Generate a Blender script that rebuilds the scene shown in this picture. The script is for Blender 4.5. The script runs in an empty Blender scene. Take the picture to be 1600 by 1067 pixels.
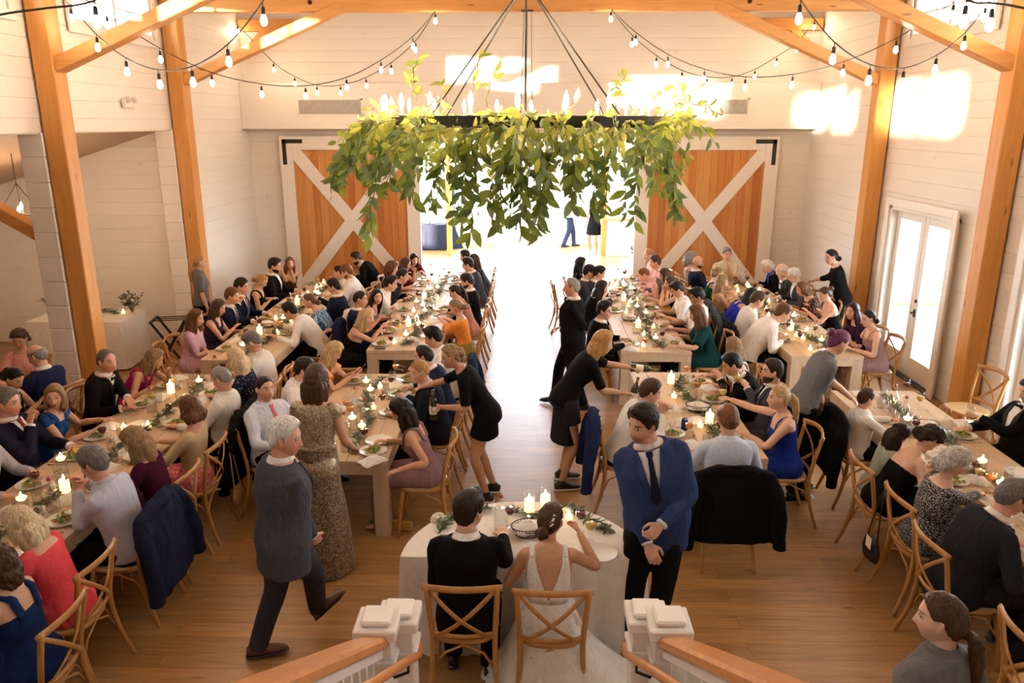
import bpy, bmesh, math, random
import numpy as np
from mathutils import Vector, Matrix, noise as mnoise
random.seed(7)
scene = bpy.context.scene
COL = scene.collection
R = math.radians
# ------------------------------------------------------------ camera
FPX, PITCH, YAW, CAMH = 1213.0, R(15.8), R(1.136), 3.7
cam_data = bpy.data.cameras.new('camera')
cam_data.lens = FPX / 1600.0 * 36.0
cam_data.sensor_width = 36.0
cam_data.clip_start = 0.05
cam = bpy.data.objects.new('camera', cam_data)
COL.objects.link(cam)
cam.location = (0, 0, CAMH)
cam.rotation_euler = (R(90) - PITCH, 0, YAW)
scene.camera = cam
C_F = Vector((-math.sin(YAW) * math.cos(PITCH), math.cos(YAW) * math.cos(PITCH), -math.sin(PITCH)))
C_R = Vector((math.cos(YAW), math.sin(YAW), 0))
C_D = C_F.cross(C_R)
def ray(u, v):
    return C_F + C_R * ((u - 800) / FPX) + C_D * ((v - 533.5) / FPX)
def at_z(u, v, z):
    """the point at height z that the photograph shows at (u, v)"""
    d = ray(u, v); k = (z - CAMH) / d.z
    return Vector((d.x * k, d.y * k, z))
def at_y(u, v, y):
    d = ray(u, v); k = y / d.y
    return Vector((d.x * k, y, CAMH + d.z * k))
def at_x(u, v, x):
    d = ray(u, v); k = x / d.x
    return Vector((x, d.y * k, CAMH + d.z * k))
# ------------------------------------------------------------ view, world, sun
vs = scene.view_settings
vs.view_transform = 'Standard'; vs.look = 'None'; vs.gamma = 1.0; vs.use_curve_mapping = False
vs.exposure = 0.38
scene.cycles.use_denoising = True
scene.cycles.sample_clamp_indirect = 6.0
scene.cycles.max_bounces = 10
scene.cycles.transparent_max_bounces = 24
scene.cycles.caustics_reflective = False
scene.cycles.caustics_refractive = False
world = bpy.data.worlds.new('sky'); scene.world = world
world.use_nodes = True
wn = world.node_tree.nodes; wl = world.node_tree.links
wn.clear()
w_out = wn.new('ShaderNodeOutputWorld'); w_bg = wn.new('ShaderNodeBackground')
w_sky = wn.new('ShaderNodeTexSky'); w_sky.sky_type = 'HOSEK_WILKIE'; w_sky.turbidity = 3.0
w_sky.sun_direction = Vector((-1, -0.95, 0.25)).normalized()
w_mix = wn.new('ShaderNodeMixRGB'); w_mix.inputs[0].default_value = 0.75
w_mix.inputs[2].default_value = (0.86, 0.93, 1.0, 1)
wl.new(w_sky.outputs[0], w_mix.inputs[1]); wl.new(w_mix.outputs[0], w_bg.inputs[0])
w_bg.inputs[1].default_value = 40.0
wl.new(w_bg.outputs[0], w_out.inputs[0])
sun_d = bpy.data.lights.new('sun', 'SUN'); sun_d.energy = 75.0; sun_d.angle = R(1.6); sun_d.color = (1.0, 0.86, 0.66)
sun = bpy.data.objects.new('sun', sun_d); COL.objects.link(sun)
SUN_DIR = Vector((1.0, 0.95, -0.115))
sun.rotation_euler = SUN_DIR.to_track_quat('-Z', 'Y').to_euler()
sun.location = (-20, -14, 12)

# ------------------------------------------------------------ materials
MATS = {}
def new_mat(name):
    m = bpy.data.materials.new(name); m.use_nodes = True
    nt = m.node_tree; b = nt.nodes['Principled BSDF']
    return m, nt, b
def N(nt, kind, **kw):
    n = nt.nodes.new(kind)
    for k, v in kw.items():
        if k.startswith('i_'):
            key = k[2:]
            n.inputs[int(key) if key.isdigit() else key.replace('_', ' ')].default_value = v
        else: setattr(n, k, v)
    return n
def L(nt, a, b): nt.links.new(a, b)
def rgba(c): return (c[0], c[1], c[2], 1.0)
def ramp(nt, stops):
    n = nt.nodes.new('ShaderNodeValToRGB'); cr = n.color_ramp
    while len(cr.elements) < len(stops): cr.elements.new(0.5)
    for e, (p, c) in zip(cr.elements, stops):
        e.position = p; e.color = rgba(c)
    return n
def shade(c, k): return tuple(min(1.0, max(0.0, x * k)) for x in c)
def coords(nt, kind='Object', scale=(1, 1, 1), rot=(0, 0, 0)):
    tc = nt.nodes.new('ShaderNodeTexCoord'); mp = nt.nodes.new('ShaderNodeMapping')
    mp.inputs['Scale'].default_value = scale; mp.inputs['Rotation'].default_value = rot
    L(nt, tc.outputs[kind], mp.inputs[0]); return mp.outputs[0]
def bump(nt, b, height, strength=0.3, dist=0.01):
    bp = nt.nodes.new('ShaderNodeBump'); bp.inputs['Strength'].default_value = strength
    bp.inputs['Distance'].default_value = dist
    L(nt, height, bp.inputs['Height']); L(nt, bp.outputs[0], b.inputs['Normal'])
def plain(name, c, rough=0.5, metal=0.0, var=0.06, scale=14.0, spec=0.5):
    """painted, moulded or metal surface with a slight unevenness"""
    if name in MATS: return MATS[name]
    m, nt, b = new_mat(name)
    co = coords(nt)
    nz = N(nt, 'ShaderNodeTexNoise', i_Scale=scale, i_Detail=3.0); L(nt, co, nz.inputs['Vector'])
    rp = ramp(nt, [(0.3, shade(c, 1 - var)), (0.7, shade(c, 1 + var))]); L(nt, nz.outputs[0], rp.inputs[0])
    L(nt, rp.outputs[0], b.inputs['Base Color'])
    b.inputs['Roughness'].default_value = rough; b.inputs['Metallic'].default_value = metal
    b.inputs['Specular IOR Level'].default_value = spec
    MATS[name] = m; return m
def fabric(name, c, rough=0.85, pattern=None, c2=None, c3=None, wrinkle=0.5, scale=1.0):
    """cloth: fold bumps, a fine weave and, where worn, the printed or woven pattern"""
    if name in MATS: return MATS[name]
    m, nt, b = new_mat(name)
    co = coords(nt)
    big = N(nt, 'ShaderNodeTexNoise', i_Scale=9.0, i_Detail=4.0, i_Distortion=1.2); L(nt, co, big.inputs['Vector'])
    col = ramp(nt, [(0.25, shade(c, 0.93)), (0.75, shade(c, 1.06))]); L(nt, big.outputs[0], col.inputs[0])
    out = col.outputs[0]
    if pattern:
        mix = nt.nodes.new('ShaderNodeMixRGB'); mix.inputs[2].default_value = rgba(c2 or (1, 1, 1))
        L(nt, out, mix.inputs[1])
        if pattern in ('dots', 'flecks', 'floral'):
            vo = N(nt, 'ShaderNodeTexVoronoi', i_Scale={'dots': 42.0, 'flecks': 95.0, 'floral': 26.0}[pattern] * scale)
            L(nt, co, vo.inputs['Vector'])
            th = {'dots': 0.2, 'flecks': 0.38, 'floral': 0.42}[pattern]
            f = ramp(nt, [(th - 0.03, (1, 1, 1)), (th + 0.03, (0, 0, 0))]); f.color_ramp.interpolation = 'LINEAR'
            L(nt, vo.outputs['Distance'], f.inputs[0]); L(nt, f.outputs[0], mix.inputs[0])
        elif pattern == 'plaid':
            w1 = N(nt, 'ShaderNodeTexWave', i_Scale=16.0 * scale, bands_direction='X'); L(nt, co, w1.inputs['Vector'])
            w2 = N(nt, 'ShaderNodeTexWave', i_Scale=16.0 * scale, bands_direction='Z'); L(nt, co, w2.inputs['Vector'])
            mx = N(nt, 'ShaderNodeMath', operation='MAXIMUM'); L(nt, w1.outputs[1], mx.inputs[0]); L(nt, w2.outputs[1], mx.inputs[1])
            f = ramp(nt, [(0.75, (0, 0, 0)), (0.95, (1, 1, 1))]); L(nt, mx.outputs[0], f.inputs[0]); L(nt, f.outputs[0], mix.inputs[0])
        elif pattern == 'swirl':
            wv = N(nt, 'ShaderNodeTexWave', i_Scale=7.0 * scale, i_Distortion=16.0, i_Detail=2.0); L(nt, co, wv.inputs['Vector'])
            f = ramp(nt, [(0.45, (0, 0, 0)), (0.62, (1, 1, 1))]); L(nt, wv.outputs[1], f.inputs[0]); L(nt, f.outputs[0], mix.inputs[0])
        elif pattern == 'stripe':
            wv = N(nt, 'ShaderNodeTexWave', i_Scale=22.0 * scale, bands_direction='X'); L(nt, co, wv.inputs['Vector'])
            f = ramp(nt, [(0.6, (0, 0, 0)), (0.7, (1, 1, 1))]); L(nt, wv.outputs[1], f.inputs[0]); L(nt, f.outputs[0], mix.inputs[0])
        elif pattern == 'sequin':
            vo = N(nt, 'ShaderNodeTexVoronoi', i_Scale=170.0 * scale); L(nt, co, vo.inputs['Vector'])
            wv = N(nt, 'ShaderNodeTexNoise', i_Scale=26.0, i_Detail=2.0, i_Distortion=2.5); L(nt, co, wv.inputs['Vector'])
            bw = nt.nodes.new('ShaderNodeRGBToBW'); L(nt, vo.outputs['Color'], bw.inputs[0])
            ml = N(nt, 'ShaderNodeMath', operation='MULTIPLY'); L(nt, bw.outputs[0], ml.inputs[0]); L(nt, wv.outputs[0], ml.inputs[1])
            f = ramp(nt, [(0.14, (0, 0, 0)), (0.42, (1, 1, 1))]); L(nt, ml.outputs[0], f.inputs[0]); L(nt, f.outputs[0], mix.inputs[0])
            b.inputs['Metallic'].default_value = 0.55; rough = 0.36
        out = mix.outputs[0]
    L(nt, out, b.inputs['Base Color'])
    b.inputs['Roughness'].default_value = rough
    b.inputs['Specular IOR Level'].default_value = 0.07
    st = N(nt, 'ShaderNodeTexNoise', i_Scale=6.0, i_Detail=3.0, i_Distortion=2.5)
    L(nt, coords(nt, 'Object', (1.0, 1.0, 0.45)), st.inputs['Vector'])
    bump(nt, b, st.outputs[0], min(1.0, wrinkle * 1.5), 0.03)
    MATS[name] = m; return m
def wood(name, c1, c2, axis='X', rough=0.5, scale=1.0, knots=True, coord='Object'):
    if name in MATS: return MATS[name]
    m, nt, b = new_mat(name)
    s = {'X': (0.6, 9, 9), 'Y': (9, 0.6, 9), 'Z': (9, 9, 0.6)}[axis]
    co = coords(nt, coord, tuple(x * scale for x in s))
    nz = N(nt, 'ShaderNodeTexNoise', i_Scale=2.2, i_Detail=6.0, i_Roughness=0.62, i_Distortion=0.7); L(nt, co, nz.inputs['Vector'])
    rp = ramp(nt, [(0.28, c2), (0.5, tuple((a + b_) / 2 for a, b_ in zip(c1, c2))), (0.72, c1)]); L(nt, nz.outputs[0], rp.inputs[0])
    out = rp.outputs[0]
    if knots:
        s2 = {'X': (1.2, 5, 5), 'Y': (5, 1.2, 5), 'Z': (5, 5, 1.2)}[axis]
        vo = N(nt, 'ShaderNodeTexVoronoi', i_Scale=1.3); L(nt, coords(nt, coord, tuple(x * scale for x in s2)), vo.inputs['Vector'])
        f = ramp(nt, [(0.05, (0.8, 0.8, 0.8)), (0.11, (0, 0, 0))]); L(nt, vo.outputs['Distance'], f.inputs[0])
        mx = nt.nodes.new('ShaderNodeMixRGB'); mx.inputs[2].default_value = rgba(shade(c2, 0.35))
        L(nt, f.outputs[0], mx.inputs[0]); L(nt, out, mx.inputs[1]); out = mx.outputs[0]
    L(nt, out, b.inputs['Base Color'])
    b.inputs['Roughness'].default_value = rough
    bump(nt, b, nz.outputs[0], 0.12, 0.004)
    MATS[name] = m; return m
def glow(name, c, strength):
    if name in MATS: return MATS[name]
    m, nt, b = new_mat(name)
    b.inputs['Base Color'].default_value = rgba(c)
    b.inputs['Emission Color'].default_value = rgba(c); b.inputs['Emission Strength'].default_value = strength
    MATS[name] = m; return m
def glass(name, tint=(1, 1, 1), clear=0.9, rough=0.03):
    """thin clear glass: see-through with a fresnel sheen"""
    if name in MATS: return MATS[name]
    m, nt, b = new_mat(name); nt.nodes.remove(b)
    tr = N(nt, 'ShaderNodeBsdfTransparent'); tr.inputs[0].default_value = rgba(shade(tint, clear))
    gl = N(nt, 'ShaderNodeBsdfGlossy'); gl.inputs['Roughness'].default_value = rough
    fr = N(nt, 'ShaderNodeLayerWeight', i_Blend=0.3)
    rp = ramp(nt, [(0.0, (0.03,) * 3), (0.6, (0.08,) * 3), (1.0, (0.55,) * 3)])
    L(nt, fr.outputs['Facing'], rp.inputs[0])
    mx = nt.nodes.new('ShaderNodeMixShader')
    L(nt, rp.outputs[0], mx.inputs[0]); L(nt, tr.outputs[0], mx.inputs[1]); L(nt, gl.outputs[0], mx.inputs[2])
    L(nt, mx.outputs[0], nt.nodes['Material Output'].inputs[0])
    MATS[name] = m; return m

# ------------------------------------------------------------ mesh building
class MB:
    """collects shapes into one mesh"""
    def __init__(self): self.v = []; self.f = []; self.m = []
    def add(self, verts, faces, mi=0):
        o = len(self.v); self.v.extend([tuple(p) for p in verts])
        self.f.extend([tuple(i + o for i in f) for f in faces]); self.m.extend([mi] * len(faces)); return self
    def box(self, x0, x1, y0, y1, z0, z1, c=0.0, mi=0, M=None):
        """box with chamfered edges (c)"""
        if c <= 0:
            vs_ = [(x, y, z) for z in (z0, z1) for y in (y0, y1) for x in (x0, x1)]
            fs = [(0, 2, 3, 1), (4, 5, 7, 6), (0, 1, 5, 4), (2, 6, 7, 3), (0, 4, 6, 2), (1, 3, 7, 5)]
        else:
            bm = bmesh.new(); bmesh.ops.create_cube(bm, size=1.0)
            for w in bm.verts: w.co = Vector(((x0 + x1) / 2 + w.co.x * (x1 - x0), (y0 + y1) / 2 + w.co.y * (y1 - y0), (z0 + z1) / 2 + w.co.z * (z1 - z0)))
            bmesh.ops.bevel(bm, geom=bm.edges[:], offset=c, segments=1, affect='EDGES')
            bm.verts.index_update()
            vs_ = [w.co.copy() for w in bm.verts]; fs = [tuple(w.index for w in f.verts) for f in bm.faces]; bm.free()
        if M is not None: vs_ = [M @ Vector(p) for p in vs_]
        return self.add(vs_, fs, mi)
    def prism(self, poly, a0, a1, M, mi=0):
        """polygon in the (x, y) plane pushed from z=a0 to z=a1, then moved by M"""
        n = len(poly)
        vs_ = [M @ Vector((p[0], p[1], a0)) for p in poly] + [M @ Vector((p[0], p[1], a1)) for p in poly]
        fs = [tuple(range(n - 1, -1, -1)), tuple(range(n, 2 * n))] + [(i, (i + 1) % n, n + (i + 1) % n, n + i) for i in range(n)]
        return self.add(vs_, fs, mi)
    def beam(self, p, q, w, h, up=(0, 0, 1), c=0.01, mi=0):
        p = Vector(p); q = Vector(q); z = (q - p); ln = z.length; z.normalize()
        x = z.cross(Vector(up)).normalized(); y = x.cross(z) * -1
        y = z.cross(x)
        M = Matrix((x, y, z)).transposed().to_4x4(); M.translation = p
        return self.box(-w / 2, w / 2, -h / 2, h / 2, 0, ln, c, mi, M)
    def tube(self, pts, rad, seg=8, cap=True, flat=None, up=None, mi=0, closed=False):
        """swept tube; rad a number or a list; flat = (width scale, thickness scale) list or pair"""
        P = [Vector(p) for p in pts]; n = len(P)
        rad = [rad] * n if not hasattr(rad, '__len__') else list(rad)
        if flat is None: fl = [(1, 1)] * n
        elif hasattr(flat[0], '__len__'): fl = list(flat)
        else: fl = [flat] * n
        T = []
        for i in range(n):
            a = P[(i - 1) % n] if (closed or i > 0) else P[i]; b = P[(i + 1) % n] if (closed or i < n - 1) else P[i]
            T.append((b - a).normalized() if (b - a).length > 1e-9 else Vector((0, 0, 1)))
        ref = Vector(up) if up is not None else (Vector((0, 0, 1)) if abs(T[0].z) < 0.9 else Vector((0, 1, 0)))
        vs_, fs = [], []
        X = None
        for i in range(n):
            if up is not None: X = T[i].cross(ref)
            else:
                X = T[i].cross(ref) if X is None else (X - T[i] * X.dot(T[i]))
            if X.length < 1e-6: X = T[i].orthogonal()
            X.normalize(); Y = X.cross(T[i]).normalized() * -1
            Y = T[i].cross(X).normalized()
            for k in range(seg):
                t = 2 * math.pi * k / seg
                vs_.append(P[i] + X * (math.cos(t) * rad[i] * fl[i][0]) + Y * (math.sin(t) * rad[i] * fl[i][1]))
        for i in range(n if closed else n - 1):
            j = (i + 1) % n
            for k in range(seg):
                k2 = (k + 1) % seg
                fs.append((i * seg + k, i * seg + k2, j * seg + k2, j * seg + k))
        if cap and not closed:
            fs.append(tuple(range(seg - 1, -1, -1))); fs.append(tuple((n - 1) * seg + k for k in range(seg)))
        return self.add(vs_, fs, mi)
    def lathe(self, prof, seg=16, M=None, mi=0, cap=True):
        """profile [(r, z), ...] spun about z"""
        vs_, fs = [], []
        n = len(prof)
        for r, z in prof:
            for k in range(seg):
                t = 2 * math.pi * k / seg; vs_.append(Vector((r * math.cos(t), r * math.sin(t), z)))
        for i in range(n - 1):
            for k in range(seg):
                k2 = (k + 1) % seg; fs.append((i * seg + k, i * seg + k2, (i + 1) * seg + k2, (i + 1) * seg + k))
        if cap:
            if prof[0][0] > 1e-5: fs.append(tuple(range(seg - 1, -1, -1)))
            if prof[-1][0] > 1e-5: fs.append(tuple((n - 1) * seg + k for k in range(seg)))
        if M is not None: vs_ = [M @ p for p in vs_]
        return self.add(vs_, fs, mi)
    def mesh(self, name, mats, smooth=False):
        me = bpy.data.meshes.new(name); me.from_pydata(self.v, [], self.f)
        for m in (mats if isinstance(mats, (list, tuple)) else [mats]): me.materials.append(m)
        if any(self.m): me.polygons.foreach_set('material_index', self.m)
        if smooth: me.polygons.foreach_set('use_smooth', [True] * len(self.f))
        me.update(); return me
    def build(self, name, mats, parent=None, smooth=False, angle=None):
        me = self.mesh(name, mats, smooth)
        if angle is not None: me.set_sharp_from_angle(angle=R(angle))
        return link(name, me, parent)
def link(name, data, parent=None):
    o = bpy.data.objects.new(name, data); COL.objects.link(o)
    if parent is not None: o.parent = parent
    return o
def thing(name, label, cat, loc=(0, 0, 0), rz=0.0, group=None):
    o = link(name, None); o.empty_display_size = 0.1
    o.location = loc; o.rotation_euler = (0, 0, rz)
    return tag(o, label, cat, group)
def tag(o, label, cat, group=None):
    o['label'] = label; o['category'] = cat
    if group: o['group'] = group
    return o
def struct(o):
    o['kind'] = 'structure'; return o
def stuff(o):
    o['kind'] = 'stuff'; return o
def copy_tree(o, parent=None):
    c = o.copy(); COL.objects.link(c)
    if parent is not None: c.parent = parent
    for ch in o.children: copy_tree(ch, c)
    return c
def TR(x=0, y=0, z=0, rz=0, rx=0, ry=0, s=1.0):
    return Matrix.Translation((x, y, z)) @ Matrix.Rotation(rz, 4, 'Z') @ Matrix.Rotation(ry, 4, 'Y') @ Matrix.Rotation(rx, 4, 'X') @ Matrix.Scale(s, 4)
# ============================================================ ROOM
def white_boards():
    m, nt, b = new_mat('white painted boards')
    co = coords(nt)
    nz = N(nt, 'ShaderNodeTexNoise', i_Scale=0.9, i_Detail=3.0); L(nt, co, nz.inputs['Vector'])
    rp = ramp(nt, [(0.3, (0.80, 0.75, 0.69)), (0.7, (0.85, 0.805, 0.745))]); L(nt, nz.outputs[0], rp.inputs[0])
    vo = N(nt, 'ShaderNodeTexVoronoi', i_Scale=1.9); L(nt, co, vo.inputs['Vector'])
    f = ramp(nt, [(0.03, (0.35,) * 3), (0.075, (0, 0, 0))]); L(nt, vo.outputs['Distance'], f.inputs[0])
    mx = nt.nodes.new('ShaderNodeMixRGB'); mx.inputs[2].default_value = (0.60, 0.47, 0.34, 1)
    L(nt, f.outputs[0], mx.inputs[0]); L(nt, rp.outputs[0], mx.inputs[1]); L(nt, mx.outputs[0], b.inputs['Base Color'])
    b.inputs['Roughness'].default_value = 0.55
    return m
M_WALL = white_boards()
M_TRIM = plain('white trim paint', (0.84, 0.80, 0.75), 0.45, var=0.02)
M_POST_F = wood('golden timber', (0.66, 0.31, 0.075), (0.52, 0.22, 0.045), 'Z', 0.5)
M_BEAM_X = wood('golden timber beam', (0.66, 0.31, 0.085), (0.52, 0.22, 0.05), 'X', 0.5)
M_IRON = plain('black iron', (0.02, 0.018, 0.016), 0.5, 0.3)
M_GLASS = glass('window glass', (0.97, 1.0, 1.0), 0.97)

def floor_mat():
    m, nt, b = new_mat('oak plank floor')
    co = coords(nt, 'Object')
    br = N(nt, 'ShaderNodeTexBrick', offset=0.37, offset_frequency=2, squash=1.0)
    br.inputs['Color1'].default_value = (0, 0, 0, 1); br.inputs['Color2'].default_value = (1, 1, 1, 1)
    br.inputs['Mortar'].default_value = (0.5, 0.5, 0.5, 1)
    br.inputs['Scale'].default_value = 1.0; br.inputs['Mortar Size'].default_value = 0.0018
    br.inputs['Brick Width'].default_value = 2.6; br.inputs['Row Height'].default_value = 0.17
    L(nt, co, br.inputs['Vector'])
    # each plank gets its own grain by shifting the noise with the plank's random value
    bw = nt.nodes.new('ShaderNodeRGBToBW'); L(nt, br.outputs['Color'], bw.inputs[0])
    cmb = nt.nodes.new('ShaderNodeCombineXYZ')
    ml = N(nt, 'ShaderNodeMath', operation='MULTIPLY'); ml.inputs[1].default_value = 37.0
    L(nt, bw.outputs[0], ml.inputs[0]); L(nt, ml.outputs[0], cmb.inputs[0]); L(nt, ml.outputs[0], cmb.inputs[2])
    ad = N(nt, 'ShaderNodeVectorMath', operation='ADD')
    mp = nt.nodes.new('ShaderNodeMapping'); mp.inputs['Scale'].default_value = (1.1, 16, 1)
    L(nt, co, mp.inputs[0]); L(nt, mp.outputs[0], ad.inputs[0]); L(nt, cmb.outputs[0], ad.inputs[1])
    nz = N(nt, 'ShaderNodeTexNoise', i_Scale=1.6, i_Detail=7.0, i_Roughness=0.62, i_Distortion=0.9); L(nt, ad.outputs[0], nz.inputs['Vector'])
    rp = ramp(nt, [(0.25, (0.20, 0.088, 0.024)), (0.46, (0.315, 0.152, 0.048)), (0.62, (0.38, 0.19, 0.063)), (0.8, (0.44, 0.235, 0.086))])
    L(nt, nz.outputs[0], rp.inputs[0])
    hs = nt.nodes.new('ShaderNodeHueSaturation')
    vr = N(nt, 'ShaderNodeMapRange'); vr.inputs[3].default_value = 0.84; vr.inputs[4].default_value = 1.14
    L(nt, bw.outputs[0], vr.inputs[0]); L(nt, vr.outputs[0], hs.inputs['Value']); L(nt, rp.outputs[0], hs.inputs['Color'])
    kn = N(nt, 'ShaderNodeTexVoronoi', i_Scale=1.0)
    mp2 = nt.nodes.new('ShaderNodeMapping'); mp2.inputs['Scale'].default_value = (1.3, 4.4, 1); L(nt, co, mp2.inputs[0]); L(nt, mp2.outputs[0], kn.inputs['Vector'])
    kf = ramp(nt, [(0.035, (0.85,) * 3), (0.10, (0, 0, 0))]); L(nt, kn.outputs['Distance'], kf.inputs[0])
    mx = nt.nodes.new('ShaderNodeMixRGB'); mx.inputs[2].default_value = (0.11, 0.045, 0.015, 1)
    L(nt, kf.outputs[0], mx.inputs[0]); L(nt, hs.outputs[0], mx.inputs[1])
    jm = nt.nodes.new('ShaderNodeMixRGB'); jm.inputs[2].default_value = (0.13, 0.06, 0.02, 1)
    L(nt, br.outputs['Fac'], jm.inputs[0]); L(nt, mx.outputs[0], jm.inputs[1])
    L(nt, jm.outputs[0], b.inputs['Base Color'])
    b.inputs['Roughness'].default_value = 0.36
    b.inputs['Specular IOR Level'].default_value = 0.7
    bump(nt, b, nz.outputs[0], 0.1, 0.003)
    return m
M_FLOOR = floor_mat()
WX, BY = 5.7, 16.3          # half width of the hall, back wall
FY = -1.2                   # wall behind the gallery
mb = MB(); mb.box(-10.4, WX + .3, FY, 24.6, -0.12, 0.0); mb.box(WX + .3, 9.2, BY, 24.6, -.12, 0)
struct(mb.build('floor', M_FLOOR))

def board_wall(name, origin, sdir, normal, s0, s1, z0, z1, holes=(), bh=0.22, th=0.03, c=0.007, back=0.12, top=None, parent=None, mat=None):
    """wall of horizontal boards with chamfered edges; holes = (s0, s1, z0, z1); top(s) trims a gable"""
    o = Vector(origin); S = Vector(sdir); Nn = Vector(normal); Z = Vector((0, 0, 1))
    mb = MB()
    zs = [z0]
    k = math.floor(z0 / bh) + 1
    while k * bh < z1 - 1e-6:
        if k * bh > zs[-1] + 1e-6: zs.append(k * bh)
        k += 1
    zs.append(z1)
    cuts = sorted({h[2] for h in holes} | {h[3] for h in holes})
    for a, b_ in zip(zs, zs[1:]):
        sub = [a] + [x for x in cuts if a + 1e-6 < x < b_ - 1e-6] + [b_]
        for p, q in zip(sub, sub[1:]):
            ivs = [(s0, s1)]
            for h in holes:
                if h[2] < q - 1e-6 and h[3] > p + 1e-6:
                    nx = []
                    for (l, r) in ivs:
                        if h[1] <= l or h[0] >= r: nx.append((l, r)); continue
                        if h[0] > l: nx.append((l, h[0]))
                        if h[1] < r: nx.append((h[1], r))
                    ivs = nx
            cl = c if p == a else 0.0; ch = c if q == b_ else 0.0
            for (l, r) in ivs:
                l2, r2 = l, r
                if top is not None:
                    w = top(q)
                    l2, r2 = max(l, -w), min(r, w)
                    if r2 - l2 < 0.05: continue
                poly = [(-back, p), (th - cl, p), (th, p + cl), (th, q - ch), (th - ch, q), (-back, q)]
                n = len(poly)
                vs_ = [o + S * l2 + Nn * d + Z * z for d, z in poly] + [o + S * r2 + Nn * d + Z * z for d, z in poly]
                fs = [tuple(range(n - 1, -1, -1)), tuple(range(n, 2 * n))] + [(i, (i + 1) % n, n + (i + 1) % n, n + i) for i in range(n)]
                mb.add(vs_, fs)
    return struct(mb.build(name, mat or M_WALL, parent))

# clerestory windows: pairs of panes per bay
CL = [(yc - 1.1, yc + 1.1) for yc in (0.95, 4.4, 7.9, 11.35)]
CZ0, CZ1 = 4.88, 5.56
cl_holes = [(a, b, CZ0, CZ1) for a, b in CL]
ROOFZ = 6.35
def roof_w(z): return max(0.0, WX + 0.1 - max(0.0, z - ROOFZ) / 0.62)
RIDGE = ROOFZ + (WX + .1) * 0.62
# left wall: boards above the arcade, solid towards the back
HEAD = 3.58
board_wall('wall_left', (-WX - .03, 0, 0), (0, 1, 0), (1, 0, 0), FY, BY, 0, ROOFZ, cl_holes + [(FY - 1, 12.78, -1, HEAD)])
door_y = (10.35, 12.2); door2_y = (6.9, 8.75)
board_wall('wall_right', (WX + .03, 0, 0), (0, 1, 0), (-1, 0, 0), FY, BY, 0, ROOFZ,
           cl_holes + [(door_y[0], door_y[1], -1, 2.47), (door2_y[0], door2_y[1], -1, 2.47)])
OPX = 2.3
board_wall('wall_back', (0, BY + .03, 0), (1, 0, 0), (0, -1, 0), -WX - .1, WX + .1, 0, RIDGE, [(-OPX, OPX, -1, 3.42)], top=roof_w)
board_wall('wall_front', (0, FY - .03, 0), (1, 0, 0), (0, 1, 0), -WX - .1, WX + .1, 0, RIDGE, top=roof_w)
# duct chase along the back wall
mb = MB(); mb.box(-WX, WX, BY - .34, BY - .001, 3.56, 4.44, 0.012)
mb.box(-WX, WX, BY - .37, BY - .34, 3.56, 3.70, 0.006)
struct(mb.build('wall_chase', M_WALL))
# roof
mb = MB()
for sx in (-1, 1):
    a = Vector((sx * (WX + .15), 0, ROOFZ - .05)); bq = Vector((0, 0, RIDGE))
    n_ = Vector((bq.z - a.z, 0, -(bq.x - a.x))).normalized()
    if n_.z < 0: n_ = -n_
    P = [Vector((a.x, FY - .2, a.z)), Vector((a.x, BY + .4, a.z)), Vector((0, BY + .4, RIDGE)), Vector((0, FY - .2, RIDGE))]
    mb.add(P + [p + n_ * .15 for p in P], [(0, 1, 2, 3), (4, 7, 6, 5), (0, 4, 5, 1), (1, 5, 6, 2), (2, 6, 7, 3), (3, 7, 4, 0)])
struct(mb.build('ceiling', M_WALL))

def window(name, x, y0, y1, z0, z1, sx, nz=1):
    """two-light clerestory in a side wall: frame, mullion, glazing bars and panes"""
    w = struct(link(name, None)); w.location = (x, (y0 + y1) / 2, z0)
    hw = (y1 - y0) / 2; h = z1 - z0
    fr = MB(); t = 0.07
    for a, b in ((-hw, -hw + t), (-t / 2, t / 2), (hw - t, hw)): fr.box(-.08, .09, a, b, 0, h, .006)
    for a, b in ((0, t), (h - t, h)): fr.box(-.075, .085, -hw, hw, a, b, .006)
    for s in (-1, 1):
        c = s * hw / 2
        fr.box(-.02, .02, c - .012, c + .012, t, h - t)
    fr.box(-.02, .02, -hw + t, hw - t, h / 2 - .012, h / 2 + .012)
    struct(fr.build('window_frame', M_TRIM, w))
    cs = MB()     # casing on the room side
    d0, d1 = (.09, .115) if sx < 0 else (-.115, -.09)
    cs.box(d0, d1, -hw - .11, hw + .11, -.11, 0, .004); cs.box(d0, d1, -hw - .11, hw + .11, h, h + .11, .004)
    cs.box(d0, d1, -hw - .11, -hw, 0, h); cs.box(d0, d1, hw, hw + .11, 0, h)
    struct(cs.build('window_casing', M_TRIM, w))
    for s in (-1, 1):
        p = MB(); c = s * hw / 2; p.box(-.004, .004, c - hw / 2 + .03, c + hw / 2 - .03, t, h - t)
        struct(p.build('window_pane', glass('tinted clerestory glass', (.97, 1, 1), .8), w))
    return w
k = 0
for sx in (-1, 1):
    for a, b in CL:
        k += 1; window(f'window_{k}', sx * (WX + .06), a, b, CZ0, CZ1, sx)

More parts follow.
